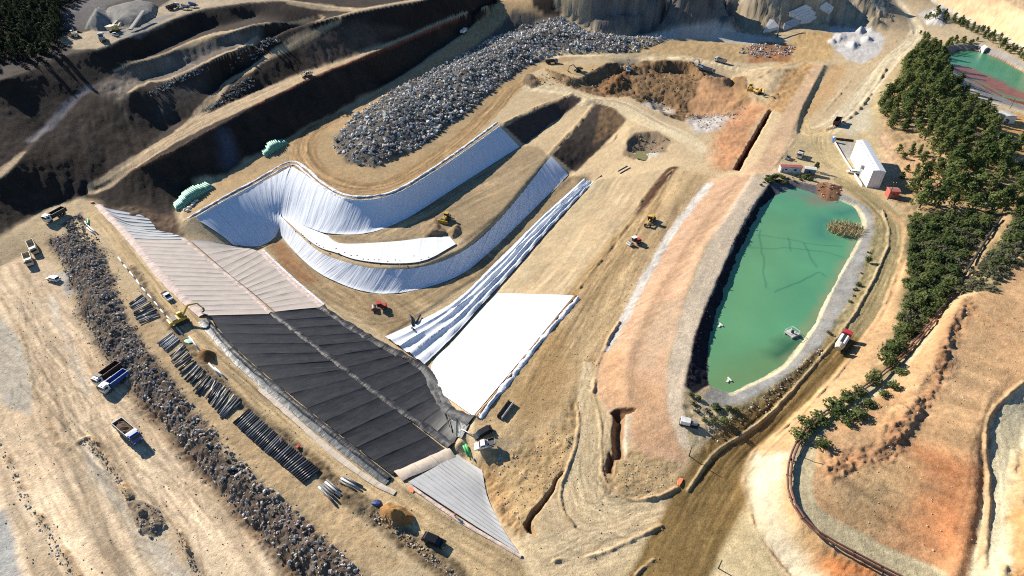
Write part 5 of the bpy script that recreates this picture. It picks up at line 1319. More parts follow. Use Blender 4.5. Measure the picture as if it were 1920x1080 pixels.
def plant(kd, name, label, cat, group, x, y, s, rng, tall=1.0):
    V, me, tr = TREES[kd][int(rng.integers(len(TREES[kd])))]
    z = float(ground_detail(np.array([x]), np.array([y]))[0])
    e = empty(name, (x, y, z - 0.1), rng.random() * 6.28)
    e.scale = (s, s * (0.75 + 0.5 * rng.random()), s * tall * (0.65 + 0.65 * rng.random()))
    tag(e, label, cat, group)
    link('crown', me, e); link('trunk', tr, e)
    return e

def wood(polys, kd, spacing, name, label, cat, group, maxn, smin, smax, rng, stuff_name=None, stuff_label=None, count=2000):
    q = np.concatenate([scatter(pg, count, spacing, rng) for pg in polys])
    depth = np.hypot(np.hypot(q[:, 0], q[:, 1]), CAM_H)
    order = np.argsort(depth)
    for i in order[:maxn]:
        plant(kd, name, label, cat, group, q[i, 0], q[i, 1], smin + (smax - smin) * rng.random(), rng)
    rest = order[maxn:]
    if len(rest) and stuff_name:
        VV = []
        for i in rest:
            V = TREES[kd][int(rng.integers(len(TREES[kd])))][0]
            a = rng.random() * 6.28; R = np.array([[math.cos(a), -math.sin(a), 0], [math.sin(a), math.cos(a), 0], [0, 0, 1]])
            z = float(ground_detail(q[i:i + 1, 0], q[i:i + 1, 1])[0])
            VV.append((V @ R.T) * (smin + (smax - smin) * rng.random()) + np.array([q[i, 0], q[i, 1], z]))
        V = np.concatenate(VV)
        o = link(stuff_name, gmesh(stuff_name, V, quad_faces(len(V)), 4, [KINDSPEC[kd][0]], smooth=False))
        tag(o, stuff_label, cat, None, 'stuff')

rt = np.random.default_rng(77)
DENSE = [(1738, 92), (1770, 132), (1800, 172), (1850, 210), (1862, 262), (1900, 308), (1922, 335), (1925, 425), (1880, 398), (1840, 402), (1800, 385), (1770, 400), (1722, 392), (1706, 366), (1712, 345), (1745, 338), (1765, 305), (1738, 265), (1702, 252), (1668, 242), (1648, 206), (1662, 180), (1690, 150), (1702, 112), (1720, 92)]
wood([DENSE], 'pine', 5.0, 'pine_tree', 'green pine in the wood between white shed and settling pond', 'tree', 'pines of the wood beside the pond', 290, 0.8, 1.5, rt, 'pine_wood', 'far pines of the wood beside the settling pond')
for k, (u, v) in enumerate(((1683, 287), (1692, 298), (1706, 292), (1714, 330), (1700, 322), (1730, 305), (1722, 290), (1748, 282), (1742, 318), (1690, 335))):
    x, y, _ = P([(u, v)])[0]
    plant('pine', 'pine_tree', 'small pine standing apart on the bare orange bank behind the white shed', 'tree', 'small pines on the orange bank', x, y, 0.55 + 0.25 * rt.random(), rt)
wood([[(1925, 395), (1890, 440), (1850, 500), (1862, 510), (1925, 440)], [(1708, 405), (1790, 405), (1868, 400), (1850, 425), (1800, 500), (1760, 575), (1712, 635), (1662, 692), (1655, 680), (1690, 580), (1708, 500), (1706, 440)]], 'bush', 2.5, 'bush', 'dark green rounded bush in the thicket below the pine wood', 'bush', 'bushes of the thicket by the haul road', 290, 0.6, 1.25, rt, 'thicket', 'dense green thicket below the pine wood')
wood([[(1925, 385), (1885, 460), (1820, 520), (1800, 548), (1852, 548), (1925, 480)], [(1925, 385), (1880, 460), (1840, 510), (1860, 520), (1925, 450)], [(1708, 430), (1790, 420), (1840, 420), (1760, 560), (1700, 640), (1712, 520)]], 'scrub', 2.0, 'scrub_bush', 'low grey green scrub bush on the slope beside the track', 'shrub', 'scrub on the right slope', 290, 0.7, 1.9, rt, 'scrub_cover', 'low grey green scrub on the right slope')
wood([[(1725, 35), (1740, 42), (1790, 45), (1860, 82), (1925, 118), (1925, 106), (1860, 66), (1800, 36), (1750, 30)], [(1722, 62), (1760, 85), (1800, 76), (1835, 76), (1830, 82), (1785, 86), (1752, 100)]], 'pine', 4.5, 'roadside_pine', 'dark pine in the strip between the upper track and settling pond', 'tree', 'pines along the upper track', 120, 0.5, 0.8, rt)
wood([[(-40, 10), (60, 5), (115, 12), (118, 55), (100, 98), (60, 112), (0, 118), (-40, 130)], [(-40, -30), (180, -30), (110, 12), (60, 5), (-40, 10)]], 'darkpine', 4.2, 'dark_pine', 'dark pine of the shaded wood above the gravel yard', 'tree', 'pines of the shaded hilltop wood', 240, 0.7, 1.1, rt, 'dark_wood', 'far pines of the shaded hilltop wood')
for k, (u, v, s, lb) in enumerate((
    (1497, 822, 1.0, 'round green bush at the bend of the pipeline'), (1512, 800, 1.2, 'wide green bush above the bend of the pipeline'), (1536, 790, 1.1, 'green bush beside the pipeline, second above the bend'),
    (1560, 770, 1.3, 'tall green bush beside the straight pipeline'), (1585, 752, 1.2, 'green bush beside the pipeline near the forked track'), (1610, 738, 1.1, 'green bush at the tail of the thicket beside the pipeline'), (1635, 715, 1.2, 'leafy bush where the thicket meets the pipeline'),
    (1540, 838, 0.9, 'small dark bush on the inner side of the pipeline track'), (1585, 795, 0.8, 'low bush on the inner bank of the track'), (1605, 780, 1.0, 'bush on the inner bank above the track'), (1630, 760, 0.9, 'bush on the scarp beside the track'), (1655, 742, 0.8, 'small bush on the upper scarp beside the track'), (1675, 728, 0.7, 'last small bush of the inner bank'), (1690, 700, 0.8, 'bush between thicket and scarp'))):
    x, y, _ = P([(u, v)])[0]
    plant('bush', 'bush', lb, 'bush', None, x, y, s, rt, 0.8)
for nm, lb, pg, n in (('pond_shrub', 'low green shrub on the north rim of the large pond', [(1422, 352), (1440, 332), (1490, 330), (1525, 328), (1520, 338), (1450, 345)], 26), ('pond_shrub', 'low shrub between the pond liner and the haul road fork', [(1292, 738), (1312, 742), (1310, 762), (1380, 768), (1385, 778), (1345, 800), (1320, 790), (1295, 765)], 20), ('pond_shrub', 'small shrub on the verge between pond liner and road', [(1640, 470), (1612, 548), (1560, 630), (1552, 628), (1605, 540), (1632, 465)], 14)):
    for (x, y) in scatter(pg, n, 1.6, rt):
        plant('bush' if rt.random() < 0.5 else 'scrub', nm, lb, 'shrub', lb[:40], x, y, 0.35 + 0.4 * rt.random(), rt)
for u, v, s, lb in ((1528, 322, 0.6, 'small tree at the end of the site cabins'), (1884, 232, 0.6, 'dark tree beside the ruined stone house'), (1870, 222, 0.5, 'small tree leaning over the ruined stone house')):
    x, y, _ = P([(u, v)])[0]; plant('pine', 'small_tree', lb, 'tree', None, x, y, s, rt)

for nm, lb, pg, n in (('ground_stones', 'loose stones scattered over the plain at the left', [(10, 520), (60, 500), (150, 620), (300, 820), (440, 980), (560, 1090), (10, 1090)], 650),
                      ('ground_stones', 'loose stones scattered along the crest road and shelf', [(170, 400), (300, 540), (480, 730), (735, 910), (975, 1046), (1000, 1090), (800, 1090), (600, 980), (300, 660), (220, 520)], 700),
                      ('ground_stones', 'loose stones scattered over the bare centre and turning loop', [(1270, 320), (1330, 335), (1205, 520), (1115, 720), (1130, 900), (1250, 960), (1240, 1090), (1000, 1080), (930, 900), (905, 800), (1085, 556)], 1100),
                      ('ground_stones', 'loose stones scattered over the orange hill at the lower right', [(1790, 570), (1920, 500), (1920, 700), (1830, 820), (1820, 1060), (1640, 1000), (1540, 930), (1580, 880)], 500)):
    rocks(pg, n, 0.10, 0.42, (0.5, 0.41, 0.29), rr, stuff_name=nm, stuff_label=lb, cat='stones', power=3.0)

# reeds in the pond
def reed_mesh():
    r = np.random.default_rng(5); V = []
    for k in range(900):
        a = r.random() * 6.28; q = 5.2 * r.random() ** 0.5; b = r.random() * 6.28
        p = np.array([q * 1.2 * math.cos(a), q * math.sin(a), -0.3]); h = 1.4 + 1.2 * r.random()
        t = np.array([math.cos(b), math.sin(b), 0]) * 0.09; ln = np.array([r.normal() * 0.5, r.normal() * 0.5, h])
        V += [p - t, p + t, p + t * 0.5 + ln, p - t * 0.5 + ln]
    return gmesh('reed_clump', np.array(V), quad_faces(len(V)), 4, [mat('dry_reed', (0.42, 0.34, 0.19), 0.9, var=0.25, vscale=0.8)], smooth=False)
c = at_z(1584, 432, 3.0)
o = link('reed_clump', reed_mesh(), None, (float(c[0]), float(c[1]), 3.0)); tag(o, 'straw coloured reed clump standing in the turquoise pond', 'reeds')

# ------------------------------------------------------------------ mesh building
class MB:
    def __init__(s): s.V = []; s.F = []
    def add(s, V, F):
        o = len(s.V); s.V += [tuple(v) for v in V]; s.F += [[i + o for i in f] for f in F]; return s
    def box(s, c, d, rz=0.0, ry=0.0, taper=1.0):
        V = []
        for z in (-1, 1):
            t = taper if z > 0 else 1.0
            for x, y in ((-1, -1), (1, -1), (1, 1), (-1, 1)): V.append(Vector((x * d[0] / 2 * t, y * d[1] / 2 * t, z * d[2] / 2)))
        M = Matrix.Rotation(rz, 3, 'Z') @ Matrix.Rotation(ry, 3, 'Y')
        return s.add([M @ v + Vector(c) for v in V], [[0, 3, 2, 1], [4, 5, 6, 7], [0, 1, 5, 4], [1, 2, 6, 5], [2, 3, 7, 6], [3, 0, 4, 7]])
    def prism(s, prof, y0, y1):
        """side profile (x, z) pushed across from y0 to y1"""
        n = len(prof); V = [(x, y0, z) for x, z in prof] + [(x, y1, z) for x, z in prof]
        F = [[i, (i + 1) % n, n + (i + 1) % n, n + i] for i in range(n)] + [list(range(n))[::-1], list(range(n, 2 * n))]
        return s.add(V, F)
    def cyl(s, a, b, r, r2=None, n=10, cap=True):
        a, b = Vector(a), Vector(b); d = (b - a).normalized(); r2 = r if r2 is None else r2
        u = d.orthogonal().normalized(); w = d.cross(u); V = []
        for p, q in ((a, r), (b, r2)):
            for k in range(n): t = 6.28318 * k / n; V.append(p + u * q * math.cos(t) + w * q * math.sin(t))
        F = [[k, (k + 1) % n, n + (k + 1) % n, n + k] for k in range(n)]
        if cap: F += [list(range(n))[::-1], list(range(n, 2 * n))]
        return s.add(V, F)
    def tube(s, L, r, t, n=10):
        V = []
        for x, q in ((-L / 2, r), (L / 2, r), (L / 2, r - t), (-L / 2, r - t)):
            for k in range(n): a = 6.28318 * k / n; V.append((x, q * math.cos(a), q * math.sin(a)))
        F = []
        for j in range(4):
            for k in range(n): F.append([j * n + k, ((j + 1) % 4) * n + k, ((j + 1) % 4) * n + (k + 1) % n, j * n + (k + 1) % n])
        return s.add(V, F)
    def mesh(s, name, m, bevel=0.0):
        me = bpy.data.meshes.new(name)
        me.from_pydata([tuple(v) for v in s.V], [], s.F)
        bm = bmesh.new(); bm.from_mesh(me); bmesh.ops.recalc_face_normals(bm, faces=bm.faces)
        if bevel: bmesh.ops.bevel(bm, geom=list(bm.edges), offset=bevel, segments=1, affect='EDGES', clamp_overlap=True)
        bm.to_mesh(me); bm.free(); me.materials.append(m); me.update()
        return me

def pm(name, c, rough=0.4, metal=0.0, var=0.22): return mat(name, c, rough, metal, var, 1.5, 0.0)
M_TYRE = pm('tyre_rubber', (0.02, 0.02, 0.021), 0.85)
M_GLASS = pm('vehicle_glass', (0.02, 0.03, 0.04), 0.08, 0, 0)
M_STEEL = pm('dusty_steel', (0.20, 0.18, 0.16), 0.6, 0.3, 0.2)
M_DSTEEL = pm('dark_steel', (0.05, 0.047, 0.045), 0.6, 0.2, 0.2)
M_WPAINT = pm('white_paint', (0.72, 0.71, 0.68), 0.4)
M_YEL = pm('machine_yellow', (0.55, 0.36, 0.06), 0.5)
M_CREAM = pm('dusty_cream', (0.62, 0.52, 0.36), 0.6)
M_BLUEP = pm('truck_blue', (0.05, 0.11, 0.34), 0.4)
M_BROWN = pm('rust_brown_paint', (0.085, 0.045, 0.03), 0.6)
M_RED = pm('machine_red', (0.48, 0.05, 0.05), 0.45)
M_BLK = pm('car_black', (0.02, 0.021, 0.024), 0.25, 0.3, 0)
M_GREYP = pm('grey_paint', (0.26, 0.26, 0.27), 0.5)
M_LAMP = pm('lamp_lens', (0.7, 0.7, 0.65), 0.2, 0, 0)
M_LOAD = mat('soil_load', A(110, 84, 60), 0.95, 0, 0.3, 1.5, 0.6, 2.0)

def frame_at(u, v, u2=None, v2=None, lift=0.0):
    """a place on the ground and a frame that leans with it, looking from one survey point to another"""
    p = P([(u, v)])[0]; x, y = p[0], p[1]
    e = 1.5
    nx = -(float(gz(x + e, y)) - float(gz(x - e, y))) / (2 * e); ny = -(float(gz(x, y + e)) - float(gz(x, y - e))) / (2 * e)
    n = Vector((nx, ny, 1)).normalized()
    if u2 is None: f = Vector((1, 0, 0))
    else:
        q = P([(u2, v2)])[0]; f = Vector((q[0] - x, q[1] - y, 0))
    f = (f - n * f.dot(n)).normalized(); l = n.cross(f)
    R = Matrix((f, l, n)).transposed()
    z = float(ground_detail(np.array([x]), np.array([y]))[0])
    z = max(z, float(gz(x, y)) - 0.1) if z < float(gz(x, y)) + 0.6 else z
    return Vector((x, y, z + lift)), R.to_euler()

CACHE = {}
def put(key, maker, name, label, cat, place, group=None, scale=1.0):
    if key not in CACHE: CACHE[key] = maker()
    loc, rot = place
    e = empty(name, loc); e.rotation_euler = rot; e.scale = (scale,) * 3
    tag(e, label, cat, group)
    for pn, me, subs, off in CACHE[key]:
        o = link(pn, me, e, off)
        for sn, sm, so_ in subs: link(sn, sm, o, so_)
    return e
def part(n, me, subs=(), off=(0, 0, 0)): return (n, me, list(subs), off)

def wheel(r, w):
    t = MB().cyl((0, -w / 2, 0), (0, w / 2, 0), r, n=14).mesh('tyre', M_TYRE, 0.05)
    rim = MB().cyl((0, -w / 2 - 0.02, 0), (0, w / 2 + 0.02, 0), r * 0.55, n=10).mesh('rim', M_STEEL)
    return t, rim
def wheels(pos, r, w):
    t, rim = wheel(r, w)
    return [part('wheel', t, [('rim', rim, (0, 0, 0))], (x, y, r)) for x, y in pos]

def tipper(cab, bed, load=None, name='t', L=8.2, W=2.5, bh=1.5):
    def mk():
        out = wheels([(L / 2 - 1.5, s * (W / 2 - .2)) for s in (-1, 1)] + [(-L / 2 + x, s * (W / 2 - .25)) for x in (1.2, 2.55) for s in (-1, 1)], 0.55, 0.45)
        out.append(part('chassis', MB().box((0, 0, 0.85), (L - .4, 1.0, 0.35)).box((L / 2 - .3, 0, .6), (.3, W - .2, .4)).mesh('chassis', M_DSTEEL)))
        c0 = L / 2 - 2.0
        cabm = MB().prism([(c0, .7), (L / 2, .7), (L / 2, 1.75), (L / 2 - .25, 2.85), (c0, 2.95)], -W / 2 + .05, W / 2 - .05).mesh('cab', cab, 0.06)
        win = MB().prism([(L / 2 + .02, 1.85), (L / 2 - .2, 2.7), (L / 2 - .26, 2.7), (L / 2 - .04, 1.85)], -W / 2 + .2, W / 2 - .2).mesh('windscreen', M_GLASS)
        sw = MB().box((L / 2 - 1.0, W / 2 - .03, 2.2), (.9, .06, .7)).box((L / 2 - 1.0, -W / 2 + .03, 2.2), (.9, .06, .7)).mesh('side_window', M_GLASS)
        vis = MB().box((L / 2 - 1.2, 0, 3.05), (1.2, W - .5, .16)).mesh('roof_deflector', cab, 0.03)
        out.append(part('cab', cabm, [('windscreen', win, (0, 0, 0)), ('side_window', sw, (0, 0, 0)), ('roof_deflector', vis, (0, 0, 0))]))
        for s in (-1, 1):
            out.append(part('headlight', MB().box((L / 2 + .03, s * (W / 2 - .4), 1.0), (.06, .4, .22)).mesh('headlight', M_LAMP)))
            out.append(part('mirror', MB().box((L / 2 - .2, s * (W / 2 + .15), 2.3), (.12, .3, .5)).mesh('mirror', M_DSTEEL)))
        b0, b1 = -L / 2 - .2, c0 - .25
        t = 0.12
        m = MB().box(((b0 + b1) / 2, 0, 1.2), (b1 - b0, W, .15))
        for s in (-1, 1): m.box(((b0 + b1) / 2, s * (W / 2 - t / 2), 1.2 + bh / 2), (b1 - b0, t, bh))
        ribs = MB()
        for k in range(5):
            for s in (-1, 1): ribs.box((b0 + .4 + k * (b1 - b0 - .8) / 4, s * (W / 2 + .05), 1.2 + bh / 2), (.12, .1, bh))
        subs = [('rib', ribs.mesh('rib', bed), (0, 0, 0)), ('tailgate', MB().box((b0 + .05, 0, 1.2 + bh / 2 - .05), (.1, W - .26, bh - .1), ry=-0.08).mesh('tailgate', bed), (0, 0, 0)),
                ('headboard', MB().box((b1 - .06, 0, 1.35 + bh / 2), (.12, W, bh + .3)).box((b1 + .45, 0, 1.45 + bh), (1.0, W, .1)).mesh('headboard', M_WPAINT if load else bed), (0, 0, 0))]
        if load:
            r = np.random.default_rng(3); V = []; n1, n2 = 9, 6
            for i in range(n1):
                for j in range(n2):
                    x = b0 + .25 + (b1 - b0 - .5) * i / (n1 - 1); y = -(W / 2 - .15) + (W - .3) * j / (n2 - 1)
                    hgt = 1.15 + bh * 0.6 + 0.65 * (1 - (2 * i / (n1 - 1) - 1) ** 2) * (1 - (2 * j / (n2 - 1) - 1) ** 2) + .12 * r.normal()
                    V.append((x, y, hgt))
            F = [[i * n2 + j, (i + 1) * n2 + j, (i + 1) * n2 + j + 1, i * n2 + j + 1] for i in range(n1 - 1) for j in range(n2 - 1)]
            subs.append(('load', MB().add(V, F).mesh('load', load), (0, 0, 0)))
        out.append(part('tipper_body', m.mesh('tipper_body', bed), subs))
        return out
    return mk

def car(body, pick=False, glass=M_GLASS, L=4.6, W=1.85, dark=False):
    def mk():
        h = 1.75 if pick else 1.6
        out = wheels([(x, s * (W / 2 - .12)) for x in (-L / 2 + .9, L / 2 - .9) for s in (-1, 1)], 0.36, 0.25)
        if pick: prof = [(-L / 2, .45), (L / 2, .45), (L / 2, .95), (L / 2 - 1.3, 1.08), (-.6, 1.08), (-.6, .8), (-L / 2 + .08, .8), (-L / 2 + .08, 1.08), (-L / 2, 1.08)]
        else: prof = [(-L / 2, .45), (L / 2, .45), (L / 2, .9), (L / 2 - 1.1, 1.05), (-L / 2 + .1, 1.1), (-L / 2, .9)]
        bodym = MB().prism(prof, -W / 2, W / 2).mesh('body', body, 0.04)
        x0, x1 = (-.55, L / 2 - 1.25) if pick else (-L / 2 + .25, L / 2 - 1.0)
        roof = MB().prism([(x0 + .1, 1.06), (x1, 1.06), (x1 - .65, h), (x0 + (.2 if pick else .45), h)], -W / 2 + .12, W / 2 - .12).mesh('cabin', body, 0.03)
        ws = MB().prism([(x1 + .015, 1.1), (x1 - .6, h - .06), (x1 - .66, h - .06), (x1 - .05, 1.1)], -W / 2 + .22, W / 2 - .22).mesh('windscreen', glass)
        sd = MB()
        for s in (-1, 1): sd.box(((x0 + x1) / 2 - .1, s * (W / 2 - .11), 1.32), ((x1 - x0) * .6, .05, .34))
        rr_ = MB().prism([(x0 + .07, 1.1), (x0 + (.16 if pick else .38), h - .08), (x0 + (.2 if pick else .44), h - .08), (x0 + .14, 1.1)], -W / 2 + .22, W / 2 - .22).mesh('rear_window', glass)
        out.append(part('body', bodym))
        out.append(part('cabin', roof, [('windscreen', ws, (0, 0, 0)), ('side_window', sd.mesh('side_window', glass), (0, 0, 0)), ('rear_window', rr_, (0, 0, 0))]))
        if pick:
            bm_ = MB()
            for s in (-1, 1): bm_.box((-L / 2 + .9, s * (W / 2 - .05), .98), (1.75, .1, .35))
            out.append(part('cargo_bed', bm_.box((-L / 2 + .9, 0, .82), (1.7, W - .2, .06)).mesh('cargo_bed', M_DSTEEL if not dark else M_BLK)))
        for s in (-1, 1):
            out.append(part('headlight', MB().box((L / 2 + .01, s * (W / 2 - .3), .78), (.05, .35, .16)).mesh('headlight', M_LAMP)))
            out.append(part('tail_light', MB().box((-L / 2 - .01, s * (W / 2 - .2), .85), (.05, .2, .2)).mesh('tail_light', M_RED)))
        return out
    return mk

def tracks(L, W, h=1.0, tw=0.6):
    out = []
    for s in (-1, 1):
        prof = [(-L / 2 + .4, 0), (L / 2 - .4, 0), (L / 2, h * .45), (L / 2 - .35, h), (-L / 2 + .35, h), (-L / 2, h * .45)]
        y = s * (W / 2 - tw / 2)
        shoe = MB()
        for k in range(9): shoe.box((-L / 2 + .5 + k * (L - 1) / 8, y, h + .03), (.14, tw, .08))
        out.append(part('track', MB().prism(prof, y - tw / 2, y + tw / 2).mesh('track', M_DSTEEL, .03), [('track_shoe', shoe.mesh('track_shoe', M_STEEL), (0, 0, 0))]))
    return out

def excavator(paint, boom=((0.9, 1.9), (3.4, 4.6), (6.0, 3.9)), arm=((6.0, 3.9), (6.9, 1.3)), swing=0.0):
    def mk():
        out = tracks(4.4, 3.0, 0.95)
        out.append(part('turntable', MB().box((0, 0, .85), (2.2, 1.8, .5)).cyl((0, 0, 1.0), (0, 0, 1.25), .8).mesh('turntable', M_DSTEEL)))
        out.append(part('house', MB().prism([(-2.6, 1.3), (1.5, 1.3), (1.5, 1.9), (-.3, 2.3), (-2.3, 2.3), (-2.6, 1.9)], -1.4, 1.4).mesh('house', paint, .06), [('engine_cover', MB().box((-1.4, 0, 2.38), (1.5, 2.2, .16)).mesh('engine_cover', M_DSTEEL), (0, 0, 0))]))
        out.append(part('cab', MB().prism([(-.1, 1.3), (1.6, 1.3), (1.6, 2.2), (1.2, 3.05), (-.1, 3.05)], .45, 1.4).mesh('cab', paint, .04), [('cab_window', MB().prism([(1.63, 1.6), (1.63, 2.2), (1.25, 2.95), (1.2, 2.95), (1.55, 2.2), (1.55, 1.6)], .52, 1.33).box((.7, 1.42, 2.4), (1.1, .04, .8)).mesh('cab_window', M_GLASS), (0, 0, 0))]))
        out.append(part('counterweight', MB().prism([(-3.2, 1.3), (-2.55, 1.25), (-2.55, 2.3), (-3.1, 2.2)], -1.35, 1.35).mesh('counterweight', paint, .05)))
        b = MB()
        for (x0, z0), (x1, z1), r0, r1 in ((boom[0], boom[1], .32, .3), (boom[1], boom[2], .3, .22)): b.cyl((x0, -.15, z0), (x1, -.15, z1), r0, r1, 6)
        out.append(part('boom', b.mesh('boom', paint), [('hydraulic_ram', MB().cyl((boom[0][0] + .3, .25, boom[0][1] - .3), (boom[1][0] - .3, .2, boom[1][1] - .4), .1, n=6).mesh('hydraulic_ram', M_STEEL), (0, 0, 0))]))
        out.append(part('arm', MB().cyl((arm[0][0] - .2, -.15, arm[0][1] + .2), (arm[1][0], -.15, arm[1][1]), .24, .16, 6).mesh('arm', paint)))
        x, z = arm[1]
        out.append(part('bucket', MB().prism([(x + .2, z + .1), (x + .1, z - .5), (x - .4, z - .95), (x - 1.0, z - .8), (x - 1.05, z - .5), (x - .35, z - .35)], -.75, .45).mesh('bucket', M_DSTEEL)))
        return out
    return mk

def dozer(paint):
    def mk():
        out = tracks(4.3, 3.0, 1.1, .65)
        out.append(part('hood', MB().prism([(-.2, 1.0), (2.0, 1.0), (2.1, 1.9), (-.2, 2.2)], -.65, .65).mesh('hood', paint, .05), [('exhaust', MB().cyl((1.2, .2, 2.0), (1.2, .2, 2.9), .08).mesh('exhaust', M_DSTEEL), (0, 0, 0))]))
        out.append(part('cab', MB().prism([(-1.7, 1.1), (-.1, 1.1), (-.2, 3.0), (-1.6, 3.0)], -.85, .85).mesh('cab', M_GLASS), [('cab_roof', MB().box((-.9, 0, 3.08), (1.8, 1.95, .16)).mesh('cab_roof', paint, .03), (0, 0, 0))]))
        out.append(part('rear_body', MB().box((-1.9, 0, 1.4), (.9, 1.6, 1.0)).mesh('rear_body', paint, .05)))
        out.append(part('blade', MB().prism([(2.7, .05), (3.0, .05), (2.85, .7), (3.05, 1.45), (2.75, 1.45), (2.55, .7)], -2.1, 2.1).mesh('blade', paint), [('push_arm', MB().cyl((0, 1.6, .6), (2.7, 1.6, .4), .13, n=6).cyl((0, -1.6, .6), (2.7, -1.6, .4), .13, n=6).mesh('push_arm', M_DSTEEL), (0, 0, 0))]))
        out.append(part('ripper', MB().box((-3.0, 0, .9), (.5, 1.8, .35)).box((-3.1, .6, .5), (.2, .15, .9)).box((-3.1, -.6, .5), (.2, .15, .9)).mesh('ripper', M_DSTEEL)))
        return out
    return mk

def roller(paint, second):
    def mk():
        out = wheels([(-1.5, s * .85) for s in (-1, 1)], .75, .5)
        out.append(part('drum', MB().cyl((1.7, -1.05, .78), (1.7, 1.05, .78), .78, n=18).mesh('drum', M_STEEL), [('drum_frame', MB().box((1.7, 1.15, .85), (2.0, .14, .4)).box((1.7, -1.15, .85), (2.0, .14, .4)).box((2.65, 0, .85), (.16, 2.4, .4)).mesh('drum_frame', second), (0, 0, 0))]))
        out.append(part('engine_body', MB().prism([(-2.7, .7), (-.2, .7), (-.2, 1.5), (-2.4, 1.6), (-2.7, 1.3)], -.9, .9).mesh('engine_body', paint, .06)))
        out.append(part('cab', MB().prism([(-.9, 1.4), (.5, 1.3), (.45, 2.7), (-.8, 2.7)], -.75, .75).mesh('cab', M_GLASS), [('canopy', MB().box((-.2, 0, 2.78), (1.7, 1.8, .14)).mesh('canopy', second, .03), (0, 0, 0))]))
        return out
    return mk

def grader(paint):
    def mk():
        out = wheels([(3.2, s * 1.0) for s in (-1, 1)] + [(x, s * 1.0) for x in (-1.6, -3.0) for s in (-1, 1)], .65, .4)
        out.append(part('main_beam', MB().prism([(-.4, 1.9), (2.6, 1.5), (3.5, .9), (3.5, 1.2), (2.7, 1.85), (-.4, 2.3)], -.2, .2).mesh('main_beam', paint)))
        out.append(part('engine_body', MB().prism([(-3.9, .9), (-1.0, .9), (-1.0, 1.9), (-3.7, 2.1)], -.8, .8).mesh('engine_body', paint, .06)))
        out.append(part('cab', MB().prism([(-1.2, 1.4), (.5, 1.4), (.4, 3.1), (-1.1, 3.1)], -.8, .8).mesh('cab', M_GLASS), [('cab_roof', MB().box((-.35, 0, 3.18), (1.8, 1.9, .14)).mesh('cab_roof', paint, .03), (0, 0, 0))]))
        out.append(part('blade', MB().box((1.3, 0, .45), (.3, 4.0, .6), rz=.5).mesh('blade', M_STEEL)))
        return out
    return mk

def tanker():
    out = wheels([(2.6, s * 1.0) for s in (-1, 1)] + [(-x, s * 1.0) for x in (1.2, 2.5) for s in (-1, 1)], .55, .45)
    out.append(part('chassis', MB().box((0, 0, .85), (7.6, 1.0, .35)).mesh('chassis', M_DSTEEL)))
    out.append(part('cab', MB().prism([(2.0, .7), (3.9, .7), (3.9, 1.8), (3.6, 2.9), (2.0, 2.9)], -1.2, 1.2).mesh('cab', M_RED, .06), [('windscreen', MB().prism([(3.93, 1.85), (3.66, 2.75), (3.6, 2.75), (3.86, 1.85)], -1.0, 1.0).mesh('windscreen', M_GLASS), (0, 0, 0))]))
    out.append(part('side_tank', MB().cyl((-2.6, .6, 1.9), (1.7, .6, 1.9), .55, n=12).cyl((-2.6, -.6, 1.9), (1.7, -.6, 1.9), .55, n=12).mesh('side_tank', M_WPAINT)))
    out.append(part('walkway', MB().box((-.4, 0, 2.35), (4.4, .5, .1)).mesh('walkway', M_DSTEEL)))
    out.append(part('mixing_drum', MB().cyl((-2.9, 0, 2.0), (-4.6, 0, 1.8), 1.2, .8, 14).mesh('mixing_drum', M_CREAM)))
    return out

